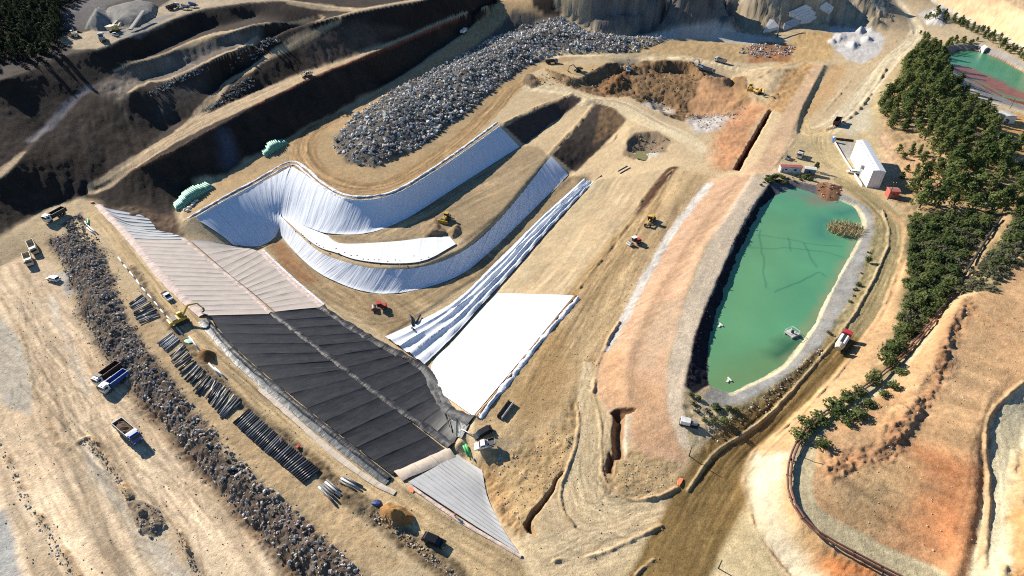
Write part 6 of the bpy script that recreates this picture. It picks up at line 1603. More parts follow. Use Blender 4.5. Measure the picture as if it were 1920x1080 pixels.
V = [  # maker key, maker, name, label, category, base point, looking toward, group
 ('t_brown', tipper(M_WPAINT, M_BROWN, bh=1.9), 'tipper_truck', 'brown bodied tipper truck with white cab parked beside the blue one', 'truck', (205, 708), (186, 722)),
 ('t_blue', tipper(M_WPAINT, M_BLUEP, bh=1.5), 'tipper_truck', 'blue bodied tipper truck with white cab by the rubble bank', 'truck', (218, 722), (199, 736)),
 ('t_load', tipper(M_BLUEP, M_GREYP, M_LOAD, L=8.6), 'tipper_truck', 'blue cabbed tipper truck loaded with dark soil on the plain', 'truck', (245, 817), (265, 834)),
 ('t_cream', tipper(M_CREAM, M_CREAM, L=8.6), 'dump_truck', 'cream dump truck in front of its twin at the edge of the hill shadow', 'truck', (56, 492), (63, 512)),
 ('t_cream', None, 'dump_truck', 'cream dump truck at the rear of a pair at the edge of the hill shadow', 'truck', (66, 468), (73, 486)),
 ('t_dark', tipper(M_WPAINT, M_DSTEEL), 'tipper_truck', 'dark tipper truck standing in the shadow of the hillside', 'truck', (106, 409), (90, 418)),
 ('p_white', car(M_WPAINT, True, L=5.2), 'pickup', 'white pickup driving on the crest road beside the beige liner', 'pickup', (315, 558), (326, 568)),
 ('c_white', car(M_WPAINT), 'car', 'small white car parked by the grey gravel at the rubble bank', 'car', (102, 526), (92, 524)),
 ('c_black', car(M_BLK, dark=True, L=4.9), 'car', 'black car driving on the lower crest road', 'car', (814, 1017), (830, 1024)),
 ('c_black', None, 'car', 'black car parked next to a white pickup by the white sheet corner', 'car', (907, 815), (900, 819)),
 ('p_white', None, 'pickup', 'white pickup parked next to a black car by the white sheet corner', 'pickup', (911, 836), (900, 842)),
 ('ex_y', excavator(M_YEL), 'excavator', 'yellow excavator at the corner of the black membrane', 'excavator', (340, 604), (365, 592)),
 ('doz', dozer(M_YEL), 'bulldozer', 'yellow bulldozer pushing soil onto the white bench', 'bulldozer', (836, 413), (822, 428)),
 ('rol_r', roller(M_RED, M_RED), 'road_roller', 'red roller compacting the pit floor below the white slopes', 'roller', (711, 579), (698, 581)),
 ('rol_w', roller(M_RED, M_WPAINT), 'road_roller', 'red and white roller on the dark graded strip', 'roller', (1189, 457), (1178, 461)),
 ('grd', grader(M_YEL), 'grader', 'yellow grader working on the dark graded strip', 'grader', (1219, 419), (1209, 434)),
 ('t_hill', tipper(M_GREYP, M_WPAINT), 'dump_truck', 'pale dump truck climbing the narrow road above the boulder heap', 'truck', (870, 62), (890, 48)),
 ('ex_w', excavator(M_CREAM, boom=((0.9, 1.9), (2.6, 3.6), (4.6, 2.6)), arm=((4.6, 2.6), (3.6, .9))), 'excavator', 'cream excavator travelling on the hillside haul road', 'excavator', (578, 144), (555, 154)),
 ('t_grey', tipper(M_GREYP, M_DSTEEL, bh=1.3), 'tipper_truck', 'dark tipper truck at the right end of the boulder heap', 'truck', (1034, 119), (1046, 118)),
 ('ex_d', excavator(pm('dark_yellow', (.16, .11, .05))), 'excavator', 'dark excavator on the spoil ridge left of the excavation', 'excavator', (1083, 134), (1074, 135)),
 ('ex_b', excavator(pm('pale_blue_paint', (.42, .5, .58)), boom=((0.9, 1.9), (2.2, 5.4), (3.6, 7.6)), arm=((3.6, 7.6), (4.6, 5.6))), 'excavator', 'pale blue excavator with raised boom inside the excavation', 'excavator', (1178, 134), (1179, 124)),
 ('ex_b2', excavator(pm('sky_blue_paint', (.16, .27, .42))), 'excavator', 'blue excavator on the rim loading the pale truck', 'excavator', (1312, 128), (1295, 122)),
 ('t_pale', tipper(M_CREAM, M_GREYP), 'dump_truck', 'grey bodied dump truck being loaded on the excavation rim', 'truck', (1328, 135), (1345, 139)),
 ('t_wh', tipper(M_WPAINT, M_GREYP), 'dump_truck', 'white cabbed dump truck on the upper crossing road', 'truck', (1350, 117), (1336, 113)),
 ('ex_y', None, 'excavator', 'yellow excavator at the head of the orange terrace', 'excavator', (1421, 176), (1441, 186)),
 ('doz', None, 'bulldozer', 'yellow bulldozer beside the excavator on the orange terrace', 'bulldozer', (1407, 168), (1409, 178)),
 ('t_dumper', tipper(M_WPAINT, M_BROWN, bh=1.6, L=9.0), 'dump_truck', 'dusty brown dump truck driving across the yard track above the shed', 'truck', (1569, 233), (1577, 222)),
 ('p_grey', car(M_GREYP, True, L=5.2), 'pickup', 'grey truck parked behind the site cabins, nearest the pond', 'pickup', (1476, 298), (1472, 304)),
 ('t_small', tipper(M_WPAINT, M_STEEL, L=6.5, W=2.3, bh=.7), 'flatbed_truck', 'small pale truck parked behind the site cabins', 'truck', (1499, 294), (1494, 304)),
 ('c_white', None, 'car', 'white car parked beside the low wall of the white shed', 'car', (1598, 325), (1590, 324)),
 ('tank', lambda: tanker(), 'mixer_truck', 'red cabbed truck with white tanks on the road round the pond', 'truck', (1577, 646), (1588, 628)),
 ('t_dark', None, 'tipper_truck', 'dark dump truck at the far end of the gravel yard', 'truck', (326, 17), (336, 14)),
 ('t_wh', None, 'tipper_truck', 'white cabbed tipper truck at the near edge of the gravel yard', 'truck', (193, 76), (191, 68)),
 ('ex_w', None, 'excavator', 'cream excavator at the left tip of the gravel yard', 'excavator', (142, 68), (138, 60)),
 ('p_white', None, 'pickup', 'white pickup in the gravel yard below the crusher', 'pickup', (217, 68), (212, 66)),
]
for key, mk, nm, lb, cat, (u, v), (u2, v2) in V:
    put(key, mk, nm, lb, cat, frame_at(u, v, u2, v2), None, 0.88 if key in ('t_brown', 't_blue', 't_cream') else 1.0)

# ------------------------------------------------------------------ pipes
PIPEM = {}
def pipe_mesh(name, L, r, material):
    k = (name, round(L, 1), r, material.name)
    if k not in PIPEM:
        me = MB().tube(L, r, r * 0.22, 10).mesh(name, material)
        for p in me.polygons: p.use_smooth = len(p.vertices) == 4
        PIPEM[k] = me
    return PIPEM[k]
def lay_pipe(name, label, a, b, r, material, group, lift=0.0, cat='pipe'):
    pa, pb = P([a, b])
    pa, pb = Vector(pa), Vector(pb)
    pa.z += r + lift; pb.z += r + lift
    d = pb - pa
    o = link(name, pipe_mesh(name, round(d.length * 2) / 2, r, material))
    o.location = (pa + pb) / 2
    o.rotation_euler = d.to_track_quat('X', 'Z').to_euler()
    tag(o, label, cat, group)
    return o
M_PBLK = pm('black_plastic_pipe', (0.035, 0.035, 0.04), 0.35, 0, 0.25)
M_PGRY = pm('weathered_grey_pipe', (0.50, 0.49, 0.46), 0.6, 0, 0.15)
M_PDGR = pm('dark_grey_pipe', (0.13, 0.13, 0.135), 0.45, 0, 0.2)
M_PGRN = pm('green_pipe', (0.27, 0.52, 0.38), 0.55, 0, 0.15)
M_PWHT = pm('white_plastic_pipe', (0.70, 0.66, 0.64), 0.5, 0, 0.15)
M_PGR2 = pm('bright_green_pipe', (0.10, 0.45, 0.16), 0.4, 0, 0.1)
rp = np.random.default_rng(19)
def lerp(pts, t):
    p = np.array(pts, float); s = t * (len(p) - 1); i = min(int(s), len(p) - 2); f = s - i
    return p[i] * (1 - f) + p[i + 1] * f
def row(lefts, rights, n, mats, label, group, jit=2.0, r=0.2, layers=1, top=0.25):
    for k in range(n):
        t = (k + 0.5) / n
        a, b = lerp(lefts, t), lerp(rights, t)
        ja, jb = rp.normal(size=2) * jit, rp.normal(size=2) * jit * 0.8
        lay_pipe('pipe', label, a + ja, b + jb, r, mats[int(rp.integers(len(mats)))], group, 0.05 * rp.random() + (top if rp.random() < 0.35 else 0))
row([(243, 568), (262, 608)], [(266, 553), (302, 593)], 17, [M_PBLK, M_PDGR, M_PGRY], 'dark pipe in the untidy bundle beside the crest road near the white pickup', 'pipes of the first shelf bundle', 1.6)
row([(297, 644), (312, 660)], [(322, 624), (338, 640)], 14, [M_PGRY, M_PGRY, M_PDGR], 'weathered pale pipe in the bundle below the green panel', 'pale pipes of the second bundle', 1.2)
row([(318, 668), (335, 700), (362, 728), (388, 748), (405, 768), (422, 788)], [(345, 645), (362, 678), (386, 700), (407, 716), (430, 732), (456, 756)], 44, [M_PBLK, M_PBLK, M_PDGR, M_PDGR, M_PGRY], 'loose black pipe in the long jumbled row on the shelf', 'loose black pipes on the shelf', 2.2)
row([(437, 793), (500, 850), (570, 907)], [(466, 767), (527, 822), (602, 884)], 40, [M_PBLK, M_PBLK, M_PDGR], 'black pipe in the neat row at the end of the shelf', 'neat row of black pipes', 0.5, 0.26, top=0.0)
for k, (a, b) in enumerate((((598, 914), (628, 944)), ((602, 911), (633, 940)), ((606, 908), (637, 935)), ((610, 905), (641, 931)), ((613, 901), (645, 928)), ((603, 918), (630, 948)), ((640, 898), (675, 918)), ((645, 895), (680, 914)), ((636, 902), (668, 922)))):
    lay_pipe('pipe', 'grey pipe lying along the road beyond the neat black row', a, b, 0.24, M_PDGR if k % 3 else M_PGRY, 'grey pipes along the road', 0.1 * (k % 2))
for k, (a, b) in enumerate((((222, 483), (232, 497)), ((233, 498), (242, 509)), ((244, 511), (255, 525)), ((256, 526), (266, 540)), ((267, 541), (277, 552)), ((278, 553), (289, 565)), ((290, 567), (300, 579)), ((301, 581), (311, 592)), ((313, 594), (323, 603)), ((327, 610), (343, 628)), ((355, 632), (375, 658)), ((392, 682), (412, 705)), ((402, 690), (424, 710)))):
    lay_pipe('white_pipe', 'white pipe in the line laid end to end beside the crest road', a, b, 0.22, M_PWHT, 'white pipes laid along the crest road')
def green_stack(tops, bots, n, label, group):
    for lay in range(4):
        m = n - lay
        for k in range(m):
            t = (k + 0.5 + lay * 0.5) / n
            if lay >= 2 and (t < 0.12 * lay or t > 1 - 0.1 * lay): continue
            a, b = lerp(tops, t), lerp(bots, t)
            lay_pipe('green_pipe', label, a, b, 0.36, M_PGRN, group, lay * 0.62 + 0.05 * rp.random())
green_stack([(326, 386), (352, 366), (388, 344)], [(332, 398), (364, 376), (404, 352)], 22, 'pale green pipe in the stack at the foot of the hill by the beige sheet', 'pale green pipes, western stack')
green_stack([(490, 288), (508, 274), (532, 264)], [(498, 296), (516, 284), (542, 270)], 16, 'pale green pipe in the stack beside the boulder heap road', 'pale green pipes, eastern stack')
for a, b in (((869, 837), (879, 858)), ((873, 835), (883, 856)), ((102 + 63, 412), (166, 424))):
    lay_pipe('green_pipe', 'bright green pipe near the corner of the black membrane' if a[0] > 300 else 'bright green pipe beside the track at the foot of the hill', a, b, 0.3, M_PGR2, 'bright green pipes')
for a, b in (((163, 428), (178, 440)), ((166, 425), (183, 439)), ((160, 416), (168, 430))):
    lay_pipe('white_pipe', 'white pipe dropped beside the small rubble patch', a, b, 0.25, M_PWHT, 'white pipes by the rubble patch')
lay_pipe('white_pole', 'white pole bridging the black corner gully', (866, 808), (886, 819), 0.12, M_PWHT, None, 0.6)
for a, b in (((1158, 322), (1176, 312)), ((1162, 326), (1182, 315)), ((1108, 345), (1128, 330))):
    lay_pipe('dark_pipe', 'dark pipe on the tan slope above the white channel', a, b, 0.25, M_PDGR, 'dark pipes on the tan slope')

# pipeline on trestles round the hill
def pipeline(name, label, px, offs, r, zl, material, support=True, step=9):
    w = P(spline(px, 8)); d = np.r_[0, np.cumsum(np.hypot(*np.diff(w[:, :2], axis=0).T))]
    e = empty(name, tuple(w[len(w) // 2])); tag(e, label, 'pipeline'); org = Vector(w[len(w) // 2])
    n = int(d[-1] / step)
    def pt(s, o):
        q = np.array([np.interp(s, d, w[:, k]) for k in range(3)]); q2 = np.array([np.interp(s + .5, d, w[:, k]) for k in range(3)]) - np.array([np.interp(s - .5, d, w[:, k]) for k in range(3)])
        t = q2[:2] / max(np.hypot(*q2[:2]), 1e-6)
        return Vector((q[0] - t[1] * o, q[1] + t[0] * o, float(gz(q[0], q[1])) + zl)) - org
    for o_ in offs:
        for k in range(n):
            m = MB(); s0, s1 = d[-1] * k / n, d[-1] * (k + 1) / n
            for j in range(3): m.cyl(pt(s0 + (s1 - s0) * j / 3, o_), pt(s0 + (s1 - s0) * (j + 1) / 3, o_), r, n=8, cap=j in (0, 2))
            m.cyl(pt(s1 - .25, o_), pt(s1 - .05, o_), r * 1.35, n=8)
            link('pipe_length', m.mesh('pipe_length', material), e)
    if support:
        for k in range(n):
            c = pt(d[-1] * (k + .5) / n, sum(offs) / len(offs)); g = zl
            link('trestle', MB().box((c.x, c.y, c.z - r - .06), (.3, max(offs) - min(offs) + .8, .12), rz=0).box((c.x, c.y + .4, c.z - g / 2 - r / 2), (.15, .15, g)).box((c.x, c.y - .4, c.z - g / 2 - r / 2), (.15, .15, g)).mesh('trestle', M_DSTEEL), e)
    return e
M_RUST = pm('rusty_pipe', (0.16, 0.07, 0.05), 0.6, 0, 0.2)
pipeline('pipeline', 'rust red twin pipeline on trestles curving round the orange hill', [(1752, 602), (1690, 672), (1625, 727), (1562, 768), (1512, 808), (1484, 858), (1477, 910), (1490, 958), (1530, 1003), (1590, 1038), (1650, 1070), (1710, 1100)], [-.32, .32], .2, 1.0, M_RUST)
pipeline('dark_pipeline', 'dark pipeline in the cut through the scrub above the thicket', [(1874, 412), (1830, 480), (1790, 545), (1750, 598)], [0], .35, 1.0, M_DSTEEL)

# ------------------------------------------------------------------ buildings and site things
def project_v(p):
    d = Vector(p) - Vector((0, 0, CAM_H)); f = d.y * CP - d.z * SP; up = d.y * SP + d.z * CP
    return 540 - FPX * up / f
def solve_h(base, vtop):
    h = 0.0
    while project_v((base[0], base[1], base[2] + h)) > vtop and h < 40: h += 0.05
    return h
M_SHED = mat('white_shed_cladding', (0.78, 0.78, 0.78), 0.5, 0, 0.04, 0.5)
M_ROOFW = mat('pale_roof_sheet', (0.66, 0.67, 0.68), 0.5, 0, 0.05, 0.5)
M_CONC = mat('concrete', (0.50, 0.48, 0.44), 0.85, 0, 0.15, 0.6, 0.2)
M_CONCW = mat('pale_concrete', (0.70, 0.67, 0.62), 0.85, 0, 0.1, 0.6, 0.2)
M_REDR = mat('red_roof', (0.42, 0.15, 0.12), 0.7, 0, 0.15, 1.0)
M_REDH = mat('red_hut_paint', (0.45, 0.10, 0.07), 0.6, 0, 0.15, 1.0)
M_TBLUE = mat('toilet_blue', (0.05, 0.16, 0.5), 0.4, 0, 0.05)
fl, fr, rl = [Vector(at_z(u, v, 3.0)) for u, v in ((1623.5, 355), (1646.5, 357.5), (1594, 296))]
SH_H = solve_h(fl, 320.4); ax = (rl - fl); SL = ax.length; ax.normalize(); SW = (fr - fl).length * 0.95
sh = empty('white_shed', fl); sh.rotation_euler = (0, 0, math.atan2(ax.y, ax.x)); tag(sh, 'tall white metal shed with pale flat roof in the yard', 'shed')
def shed_parts(e, L, W, H, wall, roof, side=-1):
    y1 = side * W; t = 0.15
    ya, yb = min(0, y1), max(0, y1)
    for nm, c, s in (('wall', (L / 2, ya + t / 2, H / 2), (L, t, H)), ('wall', (L / 2, yb - t / 2, H / 2), (L, t, H)), ('wall', (t / 2, (ya + yb) / 2, H / 2 - .01), (t - .02, W - 2 * t - .01, H - .02)), ('wall', (L - t / 2, (ya + yb) / 2, H / 2 - .01), (t - .02, W - 2 * t - .01, H - .02))):
        link(nm, MB().box(c, s).mesh(nm, wall), e)
    r = link('roof', MB().prism([(ya - .2, H), (yb + .2, H), (yb + .2, H + .15), ((ya + yb) / 2, H + .55), (ya - .2, H + .15)], -.2, L + .2).mesh('roof', roof), e)
    me = r.data
    for v in me.vertices: v.co = Vector((v.co.y, v.co.x, v.co.z))
    bm = bmesh.new(); bm.from_mesh(me); bmesh.ops.recalc_face_normals(bm, faces=bm.faces); bm.to_mesh(me); bm.free()
    return r
rf = shed_parts(sh, SL, SW, SH_H, M_SHED, M_ROOFW)
for k in range(12): link('roof_seam', MB().box((SL * (k + .5) / 12, -SW / 2, SH_H + .42), (.12, SW * .9, .05)).mesh('roof_seam', M_SHED), rf)
link('door', MB().box((SL * .42, .03, 2.2), (3.2, .06, 4.4)).mesh('door', M_GREYP), sh)
link('ramp_hood', MB().box((SL * .36, .6, 4.6), (1.0, 1.2, 1.4)).mesh('ramp_hood', M_GREYP), sh)
for k in range(14):
    link('cladding_rib', MB().box((SL * (k + .5) / 14, .03, SH_H / 2), (.1, .06, SH_H - .1)).mesh('cladding_rib', M_ROOFW), sh)
for k in range(4):
    link('cladding_rib', MB().box((-.03, -SW * (k + .5) / 4, SH_H / 2), (.06, .1, SH_H - .1)).mesh('cladding_rib', M_ROOFW), sh)
link('corner_trim', MB().box((-.04, .04, SH_H / 2), (.2, .2, SH_H)).box((-.04, -SW - .04, SH_H / 2), (.2, .2, SH_H)).mesh('corner_trim', M_ROOFW), sh)

def wall_line(name, label, px, h, t, material, cat='wall', n_each=4):
    w = P(px); e = empty(name, tuple(w[0])); tag(e, label, cat); o = Vector(w[0])
    for a, b in zip(w[:-1], w[1:]):
        for k in range(n_each):
            p, q_ = Vector(a + (b - a) * k / n_each) - o, Vector(a + (b - a) * (k + 1) / n_each) - o
            d = q_ - p; m = (p + q_) / 2
            link('wall_section', MB().box((m.x, m.y, m.z + h / 2 - .2), (d.length - .04, t, h + .4), rz=math.atan2(d.y, d.x)).mesh('wall_section', material), e)
    return e
wall_line('yard_wall', 'low pale wall along the yard in front of the white shed', [(1564, 266), (1583, 299), (1600, 325), (1616, 350)], 0.7, 0.25, M_CONCW)
wall_line('yard_fence', 'thin dark fence from the blue toilet to the white shed', [(1566, 262), (1600, 266)], 1.1, 0.08, M_DSTEEL, 'fence')
def hut(name, label, a, b, depth, H, wall, roof, cat='cabin', windows=2, door=True):
    pa, pb = [Vector(P([x])[0]) for x in (a, b)]
    d = pb - pa; d.z = 0; L = d.length
    e = empty(name, (pa.x, pa.y, min(pa.z, pb.z))); e.rotation_euler = (0, 0, math.atan2(d.y, d.x)); tag(e, label, cat)
    shed_parts(e, L, depth, H, wall, roof, side=1)
    for k in range(windows):
        f = link('window', MB().box((L * (k + .6) / (windows + .3), -.03, H * .6), (min(1.0, L / 5), .06, .8)).mesh('window', M_GREYP), e)
        link('pane', MB().box((L * (k + .6) / (windows + .3), -.065, H * .6), (min(.8, L / 6), .02, .6)).mesh('pane', M_GLASS), f)
    if door: link('door', MB().box((L * .12, -.03, 1.0), (.8, .06, 2.0)).mesh('door', M_GREYP), e)
    return e
hut('site_cabin', 'long site cabin with red roof north of the pond', (1462, 323), (1501, 326), 2.6, 2.7, M_WPAINT, M_REDR)
hut('site_cabin', 'short pale grey site cabin beside the red roofed one', (1507, 327), (1527, 330), 2.5, 2.6, M_GREYP, M_CONCW, windows=1)
hut('red_hut', 'small red hut between white shed and thicket', (1664, 372), (1683, 372), 3.4, 3.0, M_REDH, M_REDR, 'hut', 1)
hut('stone_house', 'ruined pale stone house by the settling pond', (1860, 222), (1878, 232), 6, 3.6, M_CONCW, M_CONC, 'house', 2)
tl = empty('portable_toilet', frame_at(1562, 266)[0]); tag(tl, 'blue portable toilet at the corner of the yard', 'toilet')
link('cabin_body', MB().box((0, 0, 1.15), (1.3, 1.3, 2.3)).mesh('cabin_body', M_TBLUE, .05), tl); link('roof', MB().box((0, 0, 2.4), (1.4, 1.4, .25), taper=.8).mesh('roof', M_WPAINT), tl); link('door', MB().box((0, -.67, 1.1), (.8, .04, 1.9)).mesh('door', M_WPAINT), tl)
tk = empty('water_tank', frame_at(1872, 262)[0]); tag(tk, 'white cylindrical water tank below the stone house', 'tank')
link('tank_body', MB().cyl((-1.6, 0, 1.4), (1.6, 0, 1.4), 1.2, n=16).mesh('tank_body', M_WPAINT), tk); link('saddle', MB().box((-1, 0, .3), (.4, 1.8, .7)).box((1, 0, .3), (.4, 1.8, .7)).mesh('saddle', M_CONC), tk)
def pole(u, v, h, label, arm=True):
    e = empty('utility_pole', frame_at(u, v)[0]); tag(e, label, 'pole')
    link('shaft', MB().cyl((0, 0, -.5), (0, 0, h), .14, .09, 8).mesh('shaft', M_DSTEEL), e)
    if arm:
        link('cross_arm', MB().box((0, 0, h - .5), (1.6, .12, .14)).mesh('cross_arm', M_DSTEEL), e)
        for s in (-.6, .6): link('insulator', MB().cyl((s, 0, h - .43), (s, 0, h - .1), .07, n=6).mesh('insulator', M_WPAINT), e)
pole(1664, 374, 7.5, 'utility pole beside the red hut')
pole(1292, 855, 3.0, 'thin post at the road edge below the crest path', False)
pole(1347, 1066, 3.2, 'thin post in the middle of the lower road', False)
pole(1500, 855, 3.2, 'thin post at the bend of the pipeline track', False)
pole(1893, 205, 5.5, 'utility pole by the settling pond', True)

# pumping station and raft
pu = empty('pump_unit', frame_at(1291, 795, 1300, 800)[0]); pu.rotation_euler = frame_at(1291, 795, 1310, 800)[1]; tag(pu, 'white and grey pump unit on a skid at the pond corner', 'pump')
link('skid', MB().box((0, 0, .2), (4.2, 1.8, .3)).mesh('skid', M_DSTEEL), pu); link('housing', MB().box((-.8, 0, 1.0), (2.2, 1.5, 1.3)).mesh('housing', M_WPAINT, .05), pu); link('motor', MB().cyl((.6, 0, .9), (1.9, 0, .9), .5, n=12).mesh('motor', M_GREYP), pu)
rx = at_z(1484, 627, 3.06); rf_ = empty('pump_raft', tuple(rx)); rf_.rotation_euler = (0, 0, .5); tag(rf_, 'square dark pump raft floating on the turquoise pond', 'raft')
for s in (-1, 1): link('pontoon', MB().cyl((-1.6, s * 1.2, .1), (1.6, s * 1.2, .1), .35, n=10).mesh('pontoon', M_GREYP), rf_)
link('deck', MB().box((0, 0, .5), (3.0, 2.8, .12)).mesh('deck', M_CONC), rf_); link('pump', MB().cyl((0, 0, .56), (0, 0, 1.5), .4, n=10).mesh('pump', M_DSTEEL), rf_)
rail = MB()
for x in (-1.4, 1.4):
    for y in (-1.3, 1.3): rail.cyl((x, y, .5), (x, y, 1.5), .05, n=5)
for y in (-1.3, 1.3): rail.cyl((-1.4, y, 1.5), (1.4, y, 1.5), .05, n=5)
for x in (-1.4, 1.4): rail.cyl((x, -1.3, 1.5), (x, 1.3, 1.5), .05, n=5)
link('railing', rail.mesh('railing', M_WPAINT), rf_)
for u, v, lb in ((1365, 714, 'pale snag of floating debris near the pond tip'), (1349, 611, 'small pale float by the dark pond bank')):
    c = at_z(u, v, 3.06); o = link('floating_debris', MB().box((0, 0, .1), (1.6, .5, .3), rz=.9).box((.5, .4, .2), (.3, 1.4, .3), rz=.4).mesh('floating_debris', M_CONCW), None, tuple(c)); tag(o, lb, 'debris')

# crusher and conveyors in the gravel yard
def conveyor(name, label, a, b, h0, h1, w=1.4):
    pa, pb = [Vector(P([x])[0]) for x in (a, b)]
    e = empty(name, pa); tag(e, label, 'conveyor')
    p, q_ = Vector((0, 0, h0)), pb - pa + Vector((0, 0, h1)); d = q_ - p; rz = math.atan2(d.y, d.x); ry = -math.atan2(d.z, math.hypot(d.x, d.y)); m = (p + q_) / 2
    link('belt_frame', MB().box(m, (d.length, w, .5), rz, ry).mesh('belt_frame', M_GREYP), e)
    link('belt', MB().box(m + Vector((0, 0, .32)), (d.length, w * .7, .08), rz, ry).mesh('belt', M_DSTEEL), e)
    for f in (.45, .85):
        c = p + d * f
        link('leg', MB().cyl((c.x + .5, c.y, c.z - .2), (c.x + .9, c.y, -.5 + (pb.z - pa.z) * f), .12, n=6).cyl((c.x - .5, c.y, c.z - .2), (c.x - .9, c.y, -.5 + (pb.z - pa.z) * f), .12, n=6).mesh('leg', M_DSTEEL), e)
conveyor('conveyor', 'dark inclined conveyor in front of the gravel heap', (246, 60), (276, 38), 1.2, 5.0, 2.0)
conveyor('conveyor', 'small conveyor feeding the crusher from the left', (205, 60), (224, 50), 1.0, 3.0)
conveyor('conveyor', 'slim conveyor beside the pale concrete works of the quarry', (1456, 74), (1462, 44), 1.0, 6.0, 1.0)
cr = empty('crusher', frame_at(216, 60, 240, 50)[0]); cr.rotation_euler = frame_at(216, 60, 240, 50)[1]; tag(cr, 'dusty crusher plant on tracks in front of the grey gravel heap', 'crusher')
for pn, me, subs, off in tracks(5.0, 3.0): 
    o = link(pn, me, cr, off)
    for sn, sm, so_ in subs: link(sn, sm, o, so_)
link('hopper', MB().box((-1.8, 0, 3.0), (3.0, 2.6, 1.6), taper=1.35).mesh('hopper', M_CREAM), cr); link('crusher_body', MB().box((.8, 0, 2.2), (3.2, 2.2, 2.2)).mesh('crusher_body', M_YEL, .05), cr); link('discharge_belt', MB().box((4.0, 0, 2.4), (4.5, 1.0, .3), 0, -.4).mesh('discharge_belt', M_DSTEEL), cr)
for k, (u, v, lb) in enumerate(((348, 18, 'dark screening machine beside the far dump truck'), (362, 14, 'blue screening machine at the far corner of the gravel yard'))):
    e = empty('screening_machine', frame_at(u, v)[0]); tag(e, lb, 'machine')
    link('frame', MB().box((0, 0, 1.2), (4.5, 2.0, .5)).box((-1.5, .8, .6), (.25, .25, 1.2)).box((1.5, .8, .6), (.25, .25, 1.2)).box((-1.5, -.8, .6), (.25, .25, 1.2)).box((1.5, -.8, .6), (.25, .25, 1.2)).mesh('frame', M_DSTEEL), e)
    link('screen_box', MB().box((0, 0, 2.2), (3.4, 1.8, 1.4), 0, .25).mesh('screen_box', M_GREYP if k == 0 else M_BLUEP), e); link('chute', MB().box((2.6, 0, 1.6), (1.6, 1.0, .3), 0, .6).mesh('chute', M_STEEL), e)

# concrete works at the head of the quarry
def slab(name, label, px, h, material, cat='concrete block', lean=0.0):
    w = P(px); c = w.mean(0); n = len(w); V = []
    for p in w: V.append((p[0] - c[0], p[1] - c[1], p[2] - c[2] - 1.0))
    for p in w: V.append((p[0] - c[0], p[1] - c[1] + lean, p[2] - c[2] + h))
    F = [[i, (i + 1) % n, n + (i + 1) % n, n + i] for i in range(n)] + [list(range(n))[::-1], list(range(n, 2 * n))]
    o = link(name, MB().add(V, F).mesh(name, material, .1), None, tuple(c)); tag(o, lb := label, cat)
    return o
slab('concrete_slab', 'grey sloping concrete slab of the quarry works', [(1468, 58), (1470, 46), (1490, 36), (1500, 44), (1492, 50)], 1.2, M_CONC)
slab('concrete_step', 'lower pale concrete step of the quarry works', [(1500, 44), (1516, 34), (1530, 36), (1512, 44)], 2.2, M_CONCW)
slab('concrete_step', 'upper pale concrete step of the quarry works', [(1478, 30), (1508, 16), (1520, 22), (1490, 36)], 3.0, M_CONCW)
slab('concrete_step', 'middle pale concrete step of the quarry works', [(1490, 37), (1520, 24), (1528, 30), (1502, 42)], 2.6, M_CONCW)
slab('wing_wall', 'pale triangular wing wall left of the quarry works', [(1430, 64), (1442, 42), (1450, 44), (1460, 56)], 2.5, M_CONCW)
slab('gravel_bin', 'pale leaning bin wall on the quarry slope', [(1536, 16), (1548, 8), (1562, 18), (1554, 28)], 2.0, M_CONCW)
slab('outlet_block', 'white concrete outlet at the head of the settling pond', [(1836, 96), (1842, 92), (1848, 96), (1842, 101)], 3.0, M_CONCW)

# ------------------------------------------------------------------ small site things
def lump(name, label, u, v, sx, sy, sz, material, cat, seed, group=None):
    r = np.random.default_rng(seed); Vv, F = hull_rock(seed, 22, 0.8)
    o = link(name, gmesh(name, Vv, F.ravel(), 3, [material], smooth=False)); p, rot = frame_at(u, v)
    o.location = p + Vector((0, 0, sz * .3)); o.scale = (sx, sy, sz); o.rotation_euler = (0, 0, r.random() * 6); tag(o, label, cat, group)
    return o
M_ORNET = mat('orange_net', (0.75, 0.2, 0.08), 0.7, 0, 0.2, 2.0)
M_TARP = mat('blue_tarp', (0.025, 0.05, 0.16), 0.5, 0, 0.2, 2.0)
M_BAG = mat('sandbag_cloth', (0.07, 0.06, 0.055), 0.9, 0, 0.2)
M_BAGW = mat('white_bag_cloth', (0.68, 0.64, 0.58), 0.9, 0, 0.15)
lump('orange_net', 'orange safety net heaped at the foot of the grey sheet', 772, 918, 2.6, 1.2, .4, M_ORNET, 'net', 31)
lump('orange_net', 'orange safety net heaped at the road junction by the turning loop', 1275, 905, 2.6, 1.4, .6, M_ORNET, 'net', 32)
lump('orange_net', 'small orange bundle by the crest edge near the hill shadow', 173, 380, 2.0, 1.5, .8, M_ORNET, 'net', 33)
lump('blue_tarp', 'dark blue tarpaulin bundle beside the brown dirt heap', 706, 944, 2.6, 1.9, .9, M_TARP, 'tarpaulin', 34)
lump('blue_sack', 'small blue sack near the green pipes', 890, 864, 1.2, .9, .7, M_TARP, 'sack', 35)
lump('red_drum_bundle', 'red bundle at the edge of the neat pipe row', 560, 838, 1.3, 1.1, .9, M_RED, 'bundle', 36)
lump('turquoise_sheet', 'small turquoise scrap on the sand near the parked cars', 938, 858, 1.4, .9, .2, mat('turquoise', (.2, .5, .55), .6), 'scrap', 37)
lump('green_tarpaulin', 'pale green tarpaulin heap at the end of the white pipes', 354, 640, 3.0, 2.4, .5, M_PGRN, 'tarpaulin', 38)
for k, (u, v) in enumerate(((345, 392), (352, 388), (358, 384), (350, 394), (360, 380), (366, 376))):
    lump('white_sack', 'white bulk sack heaped below the western green pipe stack', u + 3, v + 2, 2.0, 1.6, 1.4, M_BAGW, 'sack', 40 + k, 'white bulk sacks')
